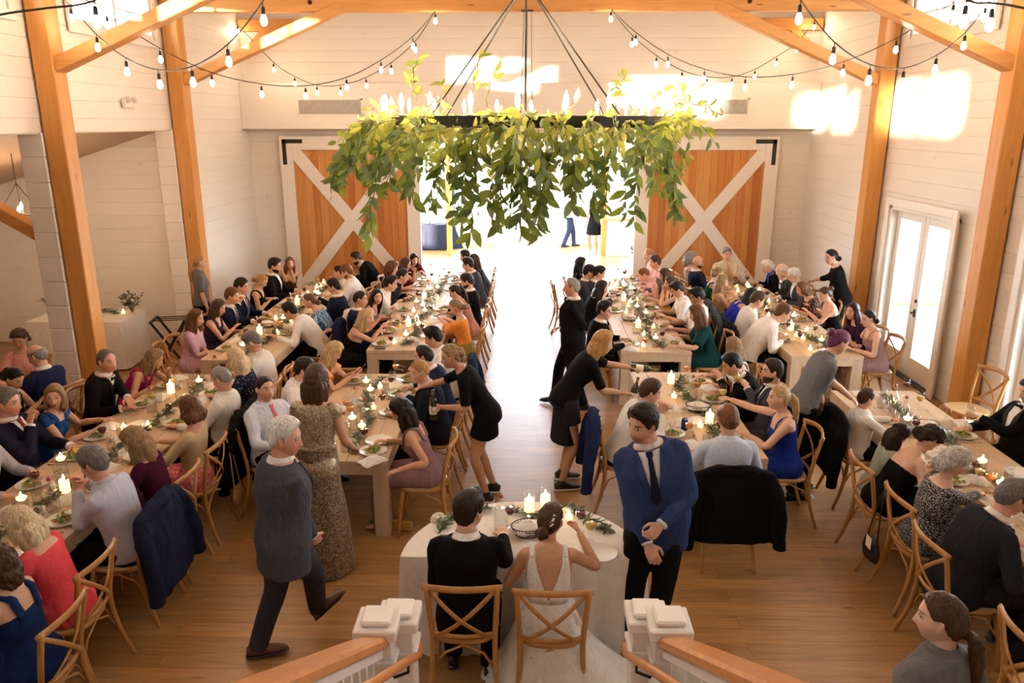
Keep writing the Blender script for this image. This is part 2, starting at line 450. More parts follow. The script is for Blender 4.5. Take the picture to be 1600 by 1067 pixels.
def french_door(name, x, y0, y1, h, handles=True):
    """pair of glazed doors in the right wall"""
    d = struct(link(name, None)); d.location = (x, (y0 + y1) / 2, 0); W = (y1 - y0) / 2
    fr = MB()
    fr.box(-.13, .1, -W, -W + .06, 0, h, .004); fr.box(-.13, .1, W - .06, W, 0, h, .004); fr.box(-.13, .1, -W, W, h - .06, h, .004)
    fr.box(-.16, -.125, -W - .12, -W, 0, h + .12, .004); fr.box(-.16, -.125, W, W + .12, 0, h + .12, .004); fr.box(-.16, -.125, -W, W, h, h + .12, .004)
    struct(fr.build('door_frame', M_TRIM, d))
    th = MB(); th.box(-.13, .12, -W, W, .001, .02, .004); struct(th.build('door_threshold', M_IRON, d))
    for s in (-1, 1):
        lf = MB(); a, b = sorted((s * .006, s * (W - .066)))
        st = .115
        lf.box(-.03, .03, a, a + st, .025, h - .07, .004); lf.box(-.03, .03, b - st, b, .025, h - .07, .004)
        lf.box(-.029, .029, a + st, b - st, .025, .33, .004); lf.box(-.029, .029, a + st, b - st, h - .07 - st, h - .07, .004)
        leaf = struct(lf.build('door_leaf', M_TRIM, d))
        p = MB(); p.box(-.005, .005, a + st, b - st, .33, h - .07 - st); struct(p.build('door_pane', M_GLASS, leaf))
        if handles and s < 0:
            hm = MB(); hm.box(-.045, -.03, b - .075, b - .025, .93, 1.05, .006)
            hm.tube([(-.045, b - .05, 1.0), (-.09, b - .05, 1.0)], .012); hm.tube([(-.09, b - .05, 1.0), (-.095, b - .15, .995)], .011)
            hm.lathe([(.0, 0), (.028, 0), (.028, .012), (0, .016)], 12, TR(-.03, b - .05, 1.17, ry=R(-90)))
            struct(hm.build('door_handle', M_IRON, leaf))
    return d
french_door('door_1', WX + .03, *door_y, 2.47)
french_door('door_2', WX + .03, *door2_y, 2.47)

# timber frames: posts, tie beams and braces
FRAMES = (5.95, 9.42, 12.88)
PX0, PX1 = 5.43, 5.668
for fy in FRAMES:
    for sx in (-1, 1):
        mb = MB(); a, b = sorted((sx * PX0, sx * PX1)); mb.box(a, b, fy - .13, fy + .13, 0, ROOFZ, .012)
        struct(mb.build('timber_post', M_POST_F))
    mb = MB(); mb.box(-PX0, PX0, fy - .09, fy + .09, 5.33, 5.62, .012); struct(mb.build('tie_beam', M_BEAM_X))
    for sx in (-1, 1):
        mb = MB()
        mb.beam((sx * (PX0 + .02), fy, 4.32), (sx * 2.85, fy, 5.42), .16, .2, up=(0, 1, 0))
        o = struct(mb.build('timber_brace', M_BEAM_X))
# short knee brackets where the frame meets the back wall
for sx in (-1, 1):
    mb = MB(); mb.beam((sx * 5.6, BY - .1, 4.95), (sx * 5.05, BY - .1, 5.5), .14, .16, up=(0, 1, 0)); mb.box(min(sx * 5.66, sx * 4.4), max(sx * 5.66, sx * 4.4), BY - .2, BY - .002, 5.4, 5.62, .01)
    struct(mb.build('timber_bracket', M_BEAM_X))
# bolt heads on the tie beam
for sx in (-1, 1):
    mb = MB(); mb.lathe([(0, .02), (.028, .02), (.035, .008), (.035, 0)], 12, TR(sx * 3.35, 12.79, 5.46, rx=R(90))); struct(mb.build('beam_bolt', M_IRON))

# white board piers behind the left posts, opening to the side aisle
for fy in (2.5, 5.95, 9.42, 12.88):
    mb = MB(); k = 0
    while k * .3 < HEAD:
        z0, z1 = k * .3, min(HEAD, (k + 1) * .3); mb.box(-WX - .28, -WX + .015, fy - .14, fy + .14, z0, z1, .012); k += 1
    struct(mb.build('wall_pier', M_WALL))
AX = -10.2
mb = MB(); mb.box(-WX - .3, -WX - .02, FY, 12.8, HEAD - .02, HEAD + .16, .01); struct(mb.build('wall_header', M_TRIM))
aisle_top = lambda x: HEAD + .05 + (x + WX) * .31
M_ANX0 = M_TRIM
mb = MB()
y1 = 12.9
for zi in range(17):
    z0, z1 = zi * .22, (zi + 1) * .22
    xl = AX
    zt = aisle_top(-WX - .2)
    if z0 > zt: continue
    # left end of the board rises with the shed roof
    xa = max(AX, -WX + (z1 - HEAD - .05) / .31)
    if xa > -WX - .1: continue
    poly = [(0, z0), (-.026, z0), (-.033, z0 + .007), (-.033, z1 - .007), (-.026, z1), (0, z1)]
    n = 6
    vs_ = [Vector((xa - .6, y1 + d, z)) for d, z in poly] + [Vector((-WX - .02, y1 + d, z)) for d, z in poly]
    mb.add(vs_, [tuple(range(n - 1, -1, -1)), tuple(range(n, 2 * n))] + [(i, (i + 1) % n, n + (i + 1) % n, n + i) for i in range(n)])
mb.box(AX - .6, -WX - .02, y1, y1 + .1, 0, 3.7)
struct(mb.build('wall_aisle', M_WALL))
board_wall('wall_outer', (AX, 0, 0), (0, 1, 0), (1, 0, 0), FY, 13, 0, 2.6)
mb = MB()
P = [Vector((-WX - .02, FY, aisle_top(-WX))), Vector((-WX - .02, 13, aisle_top(-WX))), Vector((AX - .3, 13, aisle_top(AX - .3))), Vector((AX - .3, FY, aisle_top(AX - .3)))]
up = Vector((0, 0, .12)); mb.add(P + [p + up for p in P], [(0, 3, 2, 1), (4, 5, 6, 7), (0, 1, 5, 4), (1, 2, 6, 5), (2, 3, 7, 6), (3, 0, 4, 7)])
mb2 = MB(); mb2.box(AX - .2, -WX - .05, FY - .15, FY, 0, 3.7); struct(mb2.build('wall_aisle_front', M_ANX0))
M_SOFFIT = wood('bare pine soffit', (0.52, 0.37, 0.26), (0.44, 0.30, 0.2), 'Y', 0.6, knots=False)
struct(mb.build('ceiling_aisle', M_SOFFIT))
mb = MB(); p = at_y(80, 374, 9.42); q = at_y(0, 330, 9.42); q = p + (q - p) * ((aisle_top(p.x) - p.z) / ((q - p).z - .31 * (q - p).x)); mb.beam(p, q, .15, .2, up=(0, 1, 0)); struct(mb.build('aisle_brace', M_BEAM_X))

# ------------------------------------------------------------ sliding barn doors
M_PLANKS = []
for i, (c1, c2) in enumerate([((.58, .23, .05), (.42, .14, .025)), ((.62, .29, .08), (.48, .19, .04)), ((.47, .17, .035), (.36, .11, .02)), ((.66, .34, .11), (.52, .22, .05))]):
    M_PLANKS.append(wood(f'fir plank {i}', c1, c2, 'Z', 0.5, knots=False))
def barn_door(label, x0, x1, sx):
    y = BY - .10; h = 3.42; z0 = .03
    d = thing('barn_door', label, 'door', ((x0 + x1) / 2, y, 0)); W = (x1 - x0) / 2
    rnd = random.Random(int(x0 * 10))
    pl = MB(); x = -W + .04; pw = .145
    while x < W - .05:
        xe = min(x + pw, W - .04); pl.box(x + .001, xe - .001, -.02, .02, z0 + .05, h - .05, .004, rnd.choice([0, 0, 1, 1, 2, 3])); x = xe
    pl.build('plank_panel', M_PLANKS, d)
    fr = MB(); s = .27
    fr.box(-W, -W + s, -.055, .03, z0, h, .006); fr.box(W - s, W, -.055, .03, z0, h, .006)
    fr.box(-W + s, W - s, -.055, .03, h - s, h, .006); fr.box(-W + s, W - s, -.055, .03, z0, z0 + s, .006)
    fr.build('frame', M_TRIM, d)
    for k, dirx in enumerate((-1, 1)):
        cb = MB(); yy = -.052 - .003 * k
        cb.beam((dirx * (W - s - .06), yy + .03, z0 + s - .04), (-dirx * (W - s - .06), yy + .03, h - s + .04), .055, .25, up=(0, 1, 0), c=.004)
        # keep the brace flat in the door's plane
        cb2 = MB(); p = Vector((dirx * (W - s), 0, z0 + s)); q = Vector((-dirx * (W - s), 0, h - s)); u = (q - p).normalized(); nn = Vector((u.z, 0, -u.x)) * .125
        for a_, b_ in ((-.05 - .002 * k, .0),):
            poly = [p - nn - u * .02, p + nn - u * .02, q + nn + u * .02, q - nn + u * .02]
            cb2.add([v + Vector((0, a_, 0)) for v in poly] + [v + Vector((0, b_, 0)) for v in poly], [(0, 1, 2, 3), (7, 6, 5, 4), (0, 4, 5, 1), (1, 5, 6, 2), (2, 6, 7, 3), (3, 7, 4, 0)])
        cb2.build('cross_brace', M_TRIM, d)
    for e in (-1, 1):
        hw = MB(); a = e * (W - .06)
        hw.box(min(a, a - e * .42), max(a, a - e * .42), -.066, -.054, h - .14, h - .06, .003)
        hw.box(min(a, a - e * .08), max(a, a - e * .08), -.066, -.054, h - .56, h - .06, .003)
        hw.build('corner_strap', M_IRON, d)
    return d
barn_door('orange plank barn door with white cross brace, left of the bright opening', -5.05, -2.22, -1)
barn_door('orange plank barn door with white cross brace, right of the bright opening', 2.22, 5.05, 1)

# vents in the duct chase
for x, lab in ((at_y(516, 175, BY - .34).x, 'wide metal grille vent above the barn door on the left'), (at_y(1118, 170, BY - .34).x, 'wide metal grille vent above the barn door on the right, half lost in glare')):
    z = 3.98; t = thing('air_vent', lab, 'vent', (x, BY - .345, z), 0, 'return air vents in the chase')
    W, H = .65, .165
    f = MB(); f.box(-W, W, -.012, 0, -H, -H + .03); f.box(-W, W, -.012, 0, H - .03, H); f.box(-W, -W + .03, -.012, 0, -H, H); f.box(W - .03, W, -.012, 0, -H, H)
    f.build('frame', M_TRIM, t)
    bk = MB(); bk.box(-W + .02, W - .02, -.003, -.001, -H + .02, H - .02); bk.build('backing', plain('vent shadow cavity', (.11, .10, .09), .8), t)  # dark sheet stands in for the shade behind the grille
    g = MB()
    for i in range(46):
        xx = -W + .03 + (i + .5) * (2 * W - .06) / 46; g.box(xx - .0055, xx + .0055, -.010, -.004, -H + .02, H - .02)
    for j in range(9):
        zz = -H + .03 + (j + .5) * (2 * H - .06) / 9; g.box(-W + .03, W - .03, -.0085, -.005, zz - .004, zz + .004)
    g.build('grille', plain('vent metal', (.62, .58, .53), .5), t)
# emergency light on the left wall
p = at_x(195, 162, -WX); t = thing('emergency_light', 'small white twin-lamp emergency light high on the left wall', 'lamp', (p.x + .02, p.y, p.z))
mb = MB(); mb.box(0, .06, -.14, .14, -.06, .06, .012); mb.build('housing', plain('white plastic', (.78, .74, .7), .4), t)
for s in (-1, 1):
    mb = MB(); mb.lathe([(0, .07), (.035, .065), (.045, .03), (.03, 0)], 12, TR(.04, s * .09, .04, ry=R(70))); mb.build('lamp_head', plain('lamp lens', (.6, .57, .53), .3), t)

# ------------------------------------------------------------ annex behind the opening
AY = 24.3
M_ANX = plain('annex white paint', (0.84, 0.81, 0.77), 0.55, var=0.02)
mb = MB()
fd = (-.98, .98); wz = (0.75, 2.6)
holes_x = [(-6.5, -2.6), (-.98, .98), (2.9, 6.5)]
def wall_x(mb, y0, y1, z0, z1, x0, x1, holes):
    for (a, b, p, q) in holes: pass
    xs = sorted({x0, x1} | {h[0] for h in holes} | {h[1] for h in holes})
    for a, b in zip(xs, xs[1:]):
        hs = [h for h in holes if h[0] <= a + 1e-6 and h[1] >= b - 1e-6]
        if not hs: mb.box(a, b, y0, y1, z0, z1)
        else:
            if hs[0][2] > z0: mb.box(a, b, y0, y1, z0, hs[0][2])
            if hs[0][3] < z1: mb.box(a, b, y0, y1, hs[0][3], z1)
wall_x(mb, AY, AY + .2, 0, 3.6, -8.6, 9.0, [(-7.4, -1.5, .9, 3.3), (-1.0, 1.0, -.1, 2.45), (1.5, 7.4, .9, 3.3)])
struct(mb.build('wall_annex', M_ANX))
mb = MB()
for sx, nm in ((-1, 'wall_annex_left'), (1, 'wall_annex_right')):
    mb = MB(); x0, x1 = (-8.8, -8.6) if sx < 0 else (9.0, 9.2)
    mb.box(x0, x1, BY, AY + .2, 0, .8); mb.box(x0, x1, BY, AY + .2, 2.7, 3.6); mb.box(x0, x1, BY, BY + 1, .8, 2.7); mb.box(x0, x1, AY - .8, AY + .2, .8, 2.7); mb.box(x0, x1, BY + 3.9, BY + 4.2, .8, 2.7)
    struct(mb.build(nm, M_ANX))
mb = MB()
for a, b in ((-8.8, -4.6), (4.6, 9.2)): mb.box(a, b, BY + .16, AY + .2, 3.6, 3.75)
mb.box(-4.6, 4.6, BY + .16, BY + 1.2, 3.6, 3.75); mb.box(-4.6, 4.6, AY - .7, AY + .2, 3.6, 3.75)
for k in range(1, 6): x = -4.6 + k * 9.2 / 6; mb.box(x - .06, x + .06, BY + 1.2, AY - .7, 3.6, 3.75)
struct(mb.build('ceiling_annex', M_ANX))  # middle left open between bars for the added skylight
mb = MB(); mb.box(-4.6, 4.6, BY + 1.2, AY - .7, 3.66, 3.67); struct(mb.build('window_11', glass('added skylight glazing', (.9, .95, 1.0), .62, .2)))      # added, unseen skylight that floods the annex with daylight
mb = MB(); mb.box(-8.8, -WX - .1, BY, BY + .15, 0, 3.75); mb.box(WX + .1, 9.2, BY, BY + .15, 0, 3.75); struct(mb.build('wall_annex_front', M_ANX))
# glazed double doors of the annex, and its windows, enlarged to brighten it
d = struct(link('door_3', None)); d.location = (0, AY + .05, 0)
fr = MB()
for a, b in ((-1.0, -.93), (.93, 1.0)): fr.box(a, b, -.08, .1, 0, 2.45)
fr.box(-1, 1, -.08, .1, 2.38, 2.45); struct(fr.build('door_frame', M_TRIM, d))
for s in (-1, 1):
    lf = MB(); a, b = sorted((s * .004, s * .925)); lf.box(a, a + .12, -.03, .03, .02, 2.37, .004); lf.box(b - .12, b, -.03, .03, .02, 2.37, .004); lf.box(a + .12, b - .12, -.03, .03, .02, .4, .004); lf.box(a + .12, b - .12, -.03, .03, 2.25, 2.37, .004)
    lo = struct(lf.build('door_leaf', M_TRIM, d)); p = MB(); p.box(a + .12, b - .12, -.004, .004, .4, 2.25); struct(p.build('door_pane', M_GLASS, lo))
for i, (a, b) in enumerate(((-7.4, -1.5), (1.5, 7.4))):
    w = struct(link(f'window_{9 + i}', None)); w.location = ((a + b) / 2, AY + .05, .9); hw = (b - a) / 2
    fr = MB()
    for q in range(5):
        x = -hw + q * (2 * hw) / 4; fr.box(x - .05, x + .05, -.06, .08, 0, 2.4)
    fr.box(-hw, hw, -.06, .08, 0, .08); fr.box(-hw, hw, -.06, .08, 2.32, 2.4); struct(fr.build('window_frame', M_TRIM, w))
    p = MB(); p.box(-hw, hw, -.004, .004, .05, 2.35); struct(p.build('window_pane', M_GLASS, w))
for u in (701, 945):
    p = at_y(u, 300, 22.3); mb = MB(); mb.box(p.x - .07, p.x + .07, 22.2, 22.4, 0, 3.6, .01); struct(mb.build('timber_post', M_POST_F))
# jamb lining of the opening
mb = MB()
for sx in (-1, 1):
    a, b = sorted((sx * OPX, sx * (OPX + .08))); mb.box(a, b, BY - .06, BY + .18, 0, 3.42, .004)
mb.box(-OPX, OPX, BY - .03, BY + .18, 3.36, 3.42); struct(mb.build('door_4', M_TRIM))

# ------------------------------------------------------------ ground outside
def ground_mat():
    m, nt, b = new_mat('gravel and lawn')
    co = coords(nt)
    nz = N(nt, 'ShaderNodeTexNoise', i_Scale=0.35, i_Detail=6.0); L(nt, co, nz.inputs['Vector'])
    rp = ramp(nt, [(0.35, (.05, .07, .035)), (0.5, (.10, .12, .08)), (0.7, (.15, .15, .13))]); L(nt, nz.outputs[0], rp.inputs[0])
    L(nt, rp.outputs[0], b.inputs['Base Color']); b.inputs['Roughness'].default_value = .95
    return m
mb = MB(); mb.box(-60, 60, -40, 80, -.4, -.14); struct(mb.build('ground', ground_mat()))
mb = MB(); p = at_x(1424, 395, 9.0); mb.box(8.92, 9.08, p.y - .08, p.y + .08, -.14, 3.2, .01); struct(mb.build('porch_post', plain('weathered porch post', (.22, .26, .30), .7)))
mb = MB(); mb.box(8.95, 9.05, p.y - 6, p.y + 6, 1.1, 1.2, .01); struct(mb.build('porch_rail', MATS['weathered porch post']))
# covered porch along the right side; unseen roof, sized to hold back daylight
mb = MB(); mb.box(WX + .2, 9.4, -2, 16.2, 3.0, 3.15, .01); struct(mb.build('roof_porch', plain('porch ceiling boards', (.42, .40, .38), .7)))
mb = MB(); mb.box(WX + .2, 13.0, -2, 16.2, -.14, -.04); struct(mb.build('ground_porch', plain('porch concrete', (.15, .16, .165), .85, var=.2, scale=3)))
# ============================================================ STRING LIGHTS
M_CORD = plain('black rubber cord', (.016, .015, .014), .6)
M_BULB = glow('warm filament bulb', (1.0, .70, .45), 150.0)
def bulb_meshes():
    s = MB(); s.tube([(0, 0, 0), (0, 0, -.045)], .004, 6); s.lathe([(.004, -.035), (.017, -.045), (.018, -.09), (.02, -.095), (.018, -.105), (.0, -.105)], 10)
    b = MB(); b.lathe([(.0, -.1), (.012, -.103), (.022, -.125), (.029, -.15), (.030, -.168), (.024, -.188), (.010, -.200), (0, -.202)], 12)
    return s.mesh('socket', M_CORD, True), b.mesh('bulb', M_BULB, True)
SOCK, BULB = bulb_meshes()
def catmull(P, n=6):
    out = []
    Q = [P[0] * 2 - P[1]] + list(P) + [P[-1] * 2 - P[-2]]
    for i in range(1, len(Q) - 2):
        a, b, c, d = Q[i - 1], Q[i], Q[i + 1], Q[i + 2]
        for k in range(n):
            t = k / n
            out.append(0.5 * ((2 * b) + (c - a) * t + (2 * a - 5 * b + 4 * c - d) * t * t + (3 * b - a - 3 * c + d) * t ** 3))
    out.append(P[-1]); return out
def string_light(label, pts, y0, y1, bulbs=None, rad=.006):
    P = []
    n = len(pts)
    for i, (u, v) in enumerate(pts): P.append(at_y(u, v, y0 + (y1 - y0) * i / (n - 1)))
    t = thing('string_light', label, 'string lights', P[0], 0, 'festoon string lights')
    base = P[0]
    mb = MB(); mb.tube(catmull([p - base for p in P], 6), rad, 6); mb.build('cord', M_CORD, t, True)
    for i in (bulbs if bulbs is not None else range(n)):
        b = link('bulb', BULB, t); b.location = P[i] - base; b.scale = (.88, .88, .88); s = link('socket', SOCK, b)
string_light('festoon lights dipping from the left clerestory window towards the hall middle', [(60, -40), (109, 8), (150, 53), (196, 90), (247, 109), (299, 104), (355, 70), (410, 3), (440, -60)], 9.6, 6.1, range(1, 8))
string_light('thick-corded festoon lights at the upper left with one big bulb', [(-90, 45), (0, 23), (70, 13), (147, 1), (230, -50)], 5.4, 5.7, [3], .008)
string_light('long festoon lights from the left window to the tie beam, crossing the second post', [(146, 2), (166, 21), (249, 75), (330, 113), (408, 131), (477, 134), (541, 121), (595, 94), (645, 57), (680, 18)], 9.6, 12.75, range(1, 9))
string_light('festoon lights from the back left bracket to the tie beam, against the back gable', [(371, 38), (427, 97), (460, 119), (495, 133), (532, 133), (572, 121), (611, 98), (649, 64), (680, 18)], 15.9, 12.75)
string_light('festoon lights from the tie beam to the back right bracket, against the back gable', [(955, 15), (988, 55), (1026, 87), (1066, 110), (1105, 120), (1144, 120), (1180, 108), (1214, 88), (1246, 66), (1273, 31)], 12.75, 15.9)
string_light('long festoon lights from the tie beam to the right window, crossing the far right post', [(955, 15), (994, 51), (1044, 85), (1101, 108), (1165, 120), (1239, 116), (1319, 96), (1402, 59), (1491, 3)], 12.75, 9.6, range(1, 9))
string_light('festoon lights dipping from the hall middle to the right clerestory window', [(1215, -60), (1251, 0), (1304, 66), (1360, 101), (1413, 106), (1464, 86), (1509, 50), (1541, 7), (1570, -40)], 6.1, 9.6, range(1, 8))
string_light('thick-corded festoon lights at the upper right with two big bulbs', [(1430, -50), (1511, 0), (1552, 5), (1605, 14), (1700, 40)], 5.7, 5.4, [1, 2], .008)

# ============================================================ CHANDELIER WITH GREENERY
CHX, CHY, CHZ, CHR = at_z(818, 210, 3.62).x * 0 - .02, 6.6, 3.70, 1.15
ch = thing('ring_chandelier', 'large black iron ring chandelier with candle bulbs over the aisle', 'chandelier', (CHX, CHY, CHZ))
mb = MB()
n = 72
for r0, r1 in ((CHR - .012, CHR + .012),):
    vs_, fs = [], []
    for k in range(n):
        t = 2 * math.pi * k / n
        for r, z in ((r0, -.04), (r1, -.04), (r1, .04), (r0, .04)): vs_.append((r * math.cos(t), r * math.sin(t), z))
    for k in range(n):
        j = (k + 1) % n
        for q in range(4): fs.append((k * 4 + q, j * 4 + q, j * 4 + (q + 1) % 4, k * 4 + (q + 1) % 4))
    mb.add(vs_, fs)
for k in range(3):
    t = math.pi * k / 3; mb.beam((CHR * math.cos(t), CHR * math.sin(t), 0), (-CHR * math.cos(t), -CHR * math.sin(t), 0), .02, .03, c=.003)
mb.build('ring', M_IRON, ch)
M_FLAME = glow('candle bulb glow', (1.0, .68, .42), 360.0)
sl = MB(); sl.lathe([(.0, .02), (.03, .02), (.032, .03), (.012, .036), (.0115, .085), (0, .085)], 10); SL = sl.mesh('candle_sleeve', plain('ivory candle sleeve', (.50, .42, .32), .5), True)
fl = MB(); fl.lathe([(0, .085), (.010, .087), (.0175, .108), (.018, .122), (.012, .150), (.005, .172), (0, .182)], 10); FL = fl.mesh('candle_bulb', M_FLAME, True)
NB = 22
for k in range(NB):
    t = 2 * math.pi * (k + .35) / NB
    s = link('candle_bulb', FL, ch); s.location = (CHR * math.cos(t), CHR * math.sin(t), .02)
    link('candle_sleeve', SL, s)
apex = Vector((0, 0, 1.06))
for k in range(6):
    t = 2 * math.pi * (k + .5) / 6 + R(60) * 0
    p = Vector((CHR * .72 * math.cos(t), CHR * .98 * math.sin(t), .03))
    mb = MB(); mb.tube([p, p.lerp(apex, .5) + Vector((0, 0, -.004)), apex], .006, 6); mb.build('cable', M_IRON, ch)
mb = MB(); mb.lathe([(0, .04), (.05, .03), (.06, 0), (.05, -.03), (0, -.04)], 12, TR(0, 0, 1.06)); mb.tube([(0, 0, 1.06), (0, 0, RIDGE - CHZ - .1)], .012, 8); mb.build('hanging_rod', M_IRON, ch)
# two steadying wires that run to the far tie beam
mb = MB(); q = Vector((-.02 - CHX, 12.75 - CHY, 5.33 - CHZ)); 
for sx in (-.05, .0, .06): mb.tube([(sx, CHR * .98, .03), q + Vector((sx, 0, 0))], .004, 5)
mb.box(q.x - .09, q.x + .09, q.y - .02, q.y + .02, q.z - .015, q.z + .01); mb.build('stay_wire', M_IRON, ch)

def leaf_mat(name, c, trans=0.55):
    if name in MATS: return MATS[name]
    m, nt, b = new_mat(name)
    nz = N(nt, 'ShaderNodeTexNoise', i_Scale=5.0); L(nt, coords(nt), nz.inputs['Vector'])
    rp = ramp(nt, [(.3, shade(c, .75)), (.7, shade(c, 1.25))]); L(nt, nz.outputs[0], rp.inputs[0])
    L(nt, rp.outputs[0], b.inputs['Base Color']); b.inputs['Roughness'].default_value = .42
    tl = N(nt, 'ShaderNodeBsdfTranslucent'); L(nt, rp.outputs[0], tl.inputs[0])
    mx = nt.nodes.new('ShaderNodeMixShader'); mx.inputs[0].default_value = trans
    L(nt, b.outputs[0], mx.inputs[1]); L(nt, tl.outputs[0], mx.inputs[2]); L(nt, mx.outputs[0], nt.nodes['Material Output'].inputs[0])
    MATS[name] = m; return m
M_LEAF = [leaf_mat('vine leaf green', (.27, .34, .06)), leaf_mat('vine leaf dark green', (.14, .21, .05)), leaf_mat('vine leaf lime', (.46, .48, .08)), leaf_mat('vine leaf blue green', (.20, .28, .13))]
M_STEM = plain('vine stem', (.16, .15, .05), .7)
def add_leaf(mb, p, d, nrm, ln, wd, mi, curl=.25):
    """pointed oval leaf folded along its midrib and arched towards the tip"""
    d = d.normalized(); x = d.cross(nrm)
    if x.length < 1e-4: x = d.orthogonal()
    x.normalize(); n = x.cross(d)
    prof = [(0, 0), (.18, .62), (.45, 1.0), (.75, .66), (1, 0)]
    vs_ = []
    for t, w in prof:
        c = p + d * (t * ln) - n * (curl * ln * t * t)
        if w == 0: vs_.append(c)
        else: vs_ += [c - x * (w * wd / 2) + n * (w * wd * .12), c, c + x * (w * wd / 2) + n * (w * wd * .12)]
    fs = [(0, 2, 1), (0, 3, 2), (1, 2, 5, 4), (2, 3, 6, 5), (4, 5, 8, 7), (5, 6, 9, 8), (7, 8, 10), (8, 9, 10)]
    mb.add(vs_, fs, mi)
rnd = random.Random(11)
leaves, stems = MB(), MB()
def rv(s): return Vector((rnd.uniform(-s, s), rnd.uniform(-s, s), rnd.uniform(-s, s)))
def vine(p, d0, length, grav, lsz=.11, dens=.042, jit=.16, mat=None):
    """a trailing vine: starts along d0 and is bent down by its weight"""
    P = [p.copy()]; d = d0.normalized(); st = .05; s = 0; acc = 0
    while s < length:
        d = (d + Vector((0, 0, -grav)) + rv(jit)).normalized(); p = p + d * st; P.append(p.copy()); s += st; acc += st
        while acc > dens:
            acc -= dens
            sd = d.cross(Vector((rnd.uniform(-1, 1), rnd.uniform(-1, 1), rnd.uniform(-.4, .4)))).normalized()
            ld = (d * rnd.uniform(.3, .9) + sd * rnd.uniform(.5, 1.0) + Vector((0, 0, -.55 if grav > 0 else .1))).normalized()
            ln = lsz * rnd.uniform(.6, 1.25)
            h = p.z - 0
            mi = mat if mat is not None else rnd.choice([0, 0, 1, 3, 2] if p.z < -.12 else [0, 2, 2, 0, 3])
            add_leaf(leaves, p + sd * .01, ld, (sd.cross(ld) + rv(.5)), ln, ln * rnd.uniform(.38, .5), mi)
    stems.tube(P, [.0045 * (1 - .6 * i / len(P)) for i in range(len(P))], 5)
for k in range(104):                                   # drape over the ring
    t = 2 * math.pi * (k + rnd.random() * .6) / 120
    r = CHR + rnd.uniform(-.16, .10); c, s = math.cos(t), math.sin(t)
    side = abs(c)
    base = Vector((r * c, r * s, rnd.uniform(-.04, .06)))
    out = Vector((c, s, 0)); tan = Vector((-s, c, 0)) * rnd.choice((-1, 1))
    drop = rnd.uniform(.2, .55) + .22 * max(0, 1 - abs(c) * 1.2)
    vine(base, out * rnd.uniform(.1, .6) + tan * rnd.uniform(0, 1.0) + Vector((0, 0, .1)), drop, .16, .105)
for k in range(84):                                    # bushy top of the ring
    t = 2 * math.pi * rnd.random(); c, s = math.cos(t), math.sin(t)
    rr_ = CHR + rnd.uniform(-.06, .12); vine(Vector((rr_ * c, rr_ * s, rnd.uniform(-.06, .03))), Vector((-s, c, .35)) * rnd.choice((-1, 1)) + rv(.2), rnd.uniform(.2, .4), .05, .085)
for k in range(18):                                    # hangs inside the ring
    t = 2 * math.pi * rnd.random(); r = CHR * math.sqrt(rnd.random()) * .9
    vine(Vector((r * math.cos(t), r * math.sin(t), rnd.uniform(-.1, .0))), rv(1) + Vector((0, 0, -.3)), rnd.uniform(.3, .6), .16, .105)
def from_px(u, v, y): return at_y(u, v, y) - Vector((CHX, CHY, CHZ))
for (u0, v0, u1, v1, y, q) in [                        # the long trails that give the outline
    (610, 195, 530, 300, 6.6, 5), (600, 200, 545, 270, 6.4, 5), (610, 200, 585, 368, 6.3, 4), (625, 200, 540, 290, 6.9, 4), (640, 200, 600, 290, 6.1, 4),
    (1020, 195, 1050, 340, 6.5, 5), (1010, 200, 1030, 300, 6.2, 4), (990, 210, 985, 345, 5.9, 4), (960, 205, 950, 330, 5.7, 3),
    (700, 205, 672, 320, 5.8, 3), (720, 205, 735, 345, 5.6, 4), (760, 205, 725, 365, 5.5, 4), (800, 205, 790, 350, 5.45, 4), (815, 205, 825, 360, 5.45, 5), (850, 205, 850, 345, 5.5, 4), (880, 205, 890, 330, 5.5, 4), (915, 205, 930, 330, 5.6, 3), (830, 205, 760, 340, 5.6, 3), (870, 205, 845, 360, 5.7, 3), (660, 200, 655, 310, 6.0, 3)]:
    for j in range(max(2, q - 2)):
        a = from_px(u0 + rnd.uniform(-12, 12), v0, y + rnd.uniform(-.15, .15)); b = from_px(u1 + rnd.uniform(-14, 14), v1 - rnd.uniform(0, 40) * (j > 0), y + rnd.uniform(-.2, .2))
        m = (a + b) / 2 + Vector(((b.x - a.x) * .35, 0, abs(b.x - a.x) * .25))
        n = max(6, int((b - a).length / .04)); P = []
        for i in range(n + 1):
            t = i / n; p = a * (1 - t) ** 2 + m * 2 * t * (1 - t) + b * t * t + rv(.012); P.append(p)
            if i > 1:
                d = (P[-1] - P[-2]).normalized()
                for _ in range(rnd.choice((1, 1, 2))):
                    sd = d.cross(rv(1)).normalized(); ld = (d * rnd.uniform(.3, .9) + sd + Vector((0, 0, -.5))).normalized()
                    ln = .118 * rnd.uniform(.7, 1.3); add_leaf(leaves, p, ld, sd.cross(ld) + rv(.5), ln, ln * rnd.uniform(.38, .5), rnd.choice([0, 1, 1, 3, 0]))
        stems.tube(P, .004, 5)
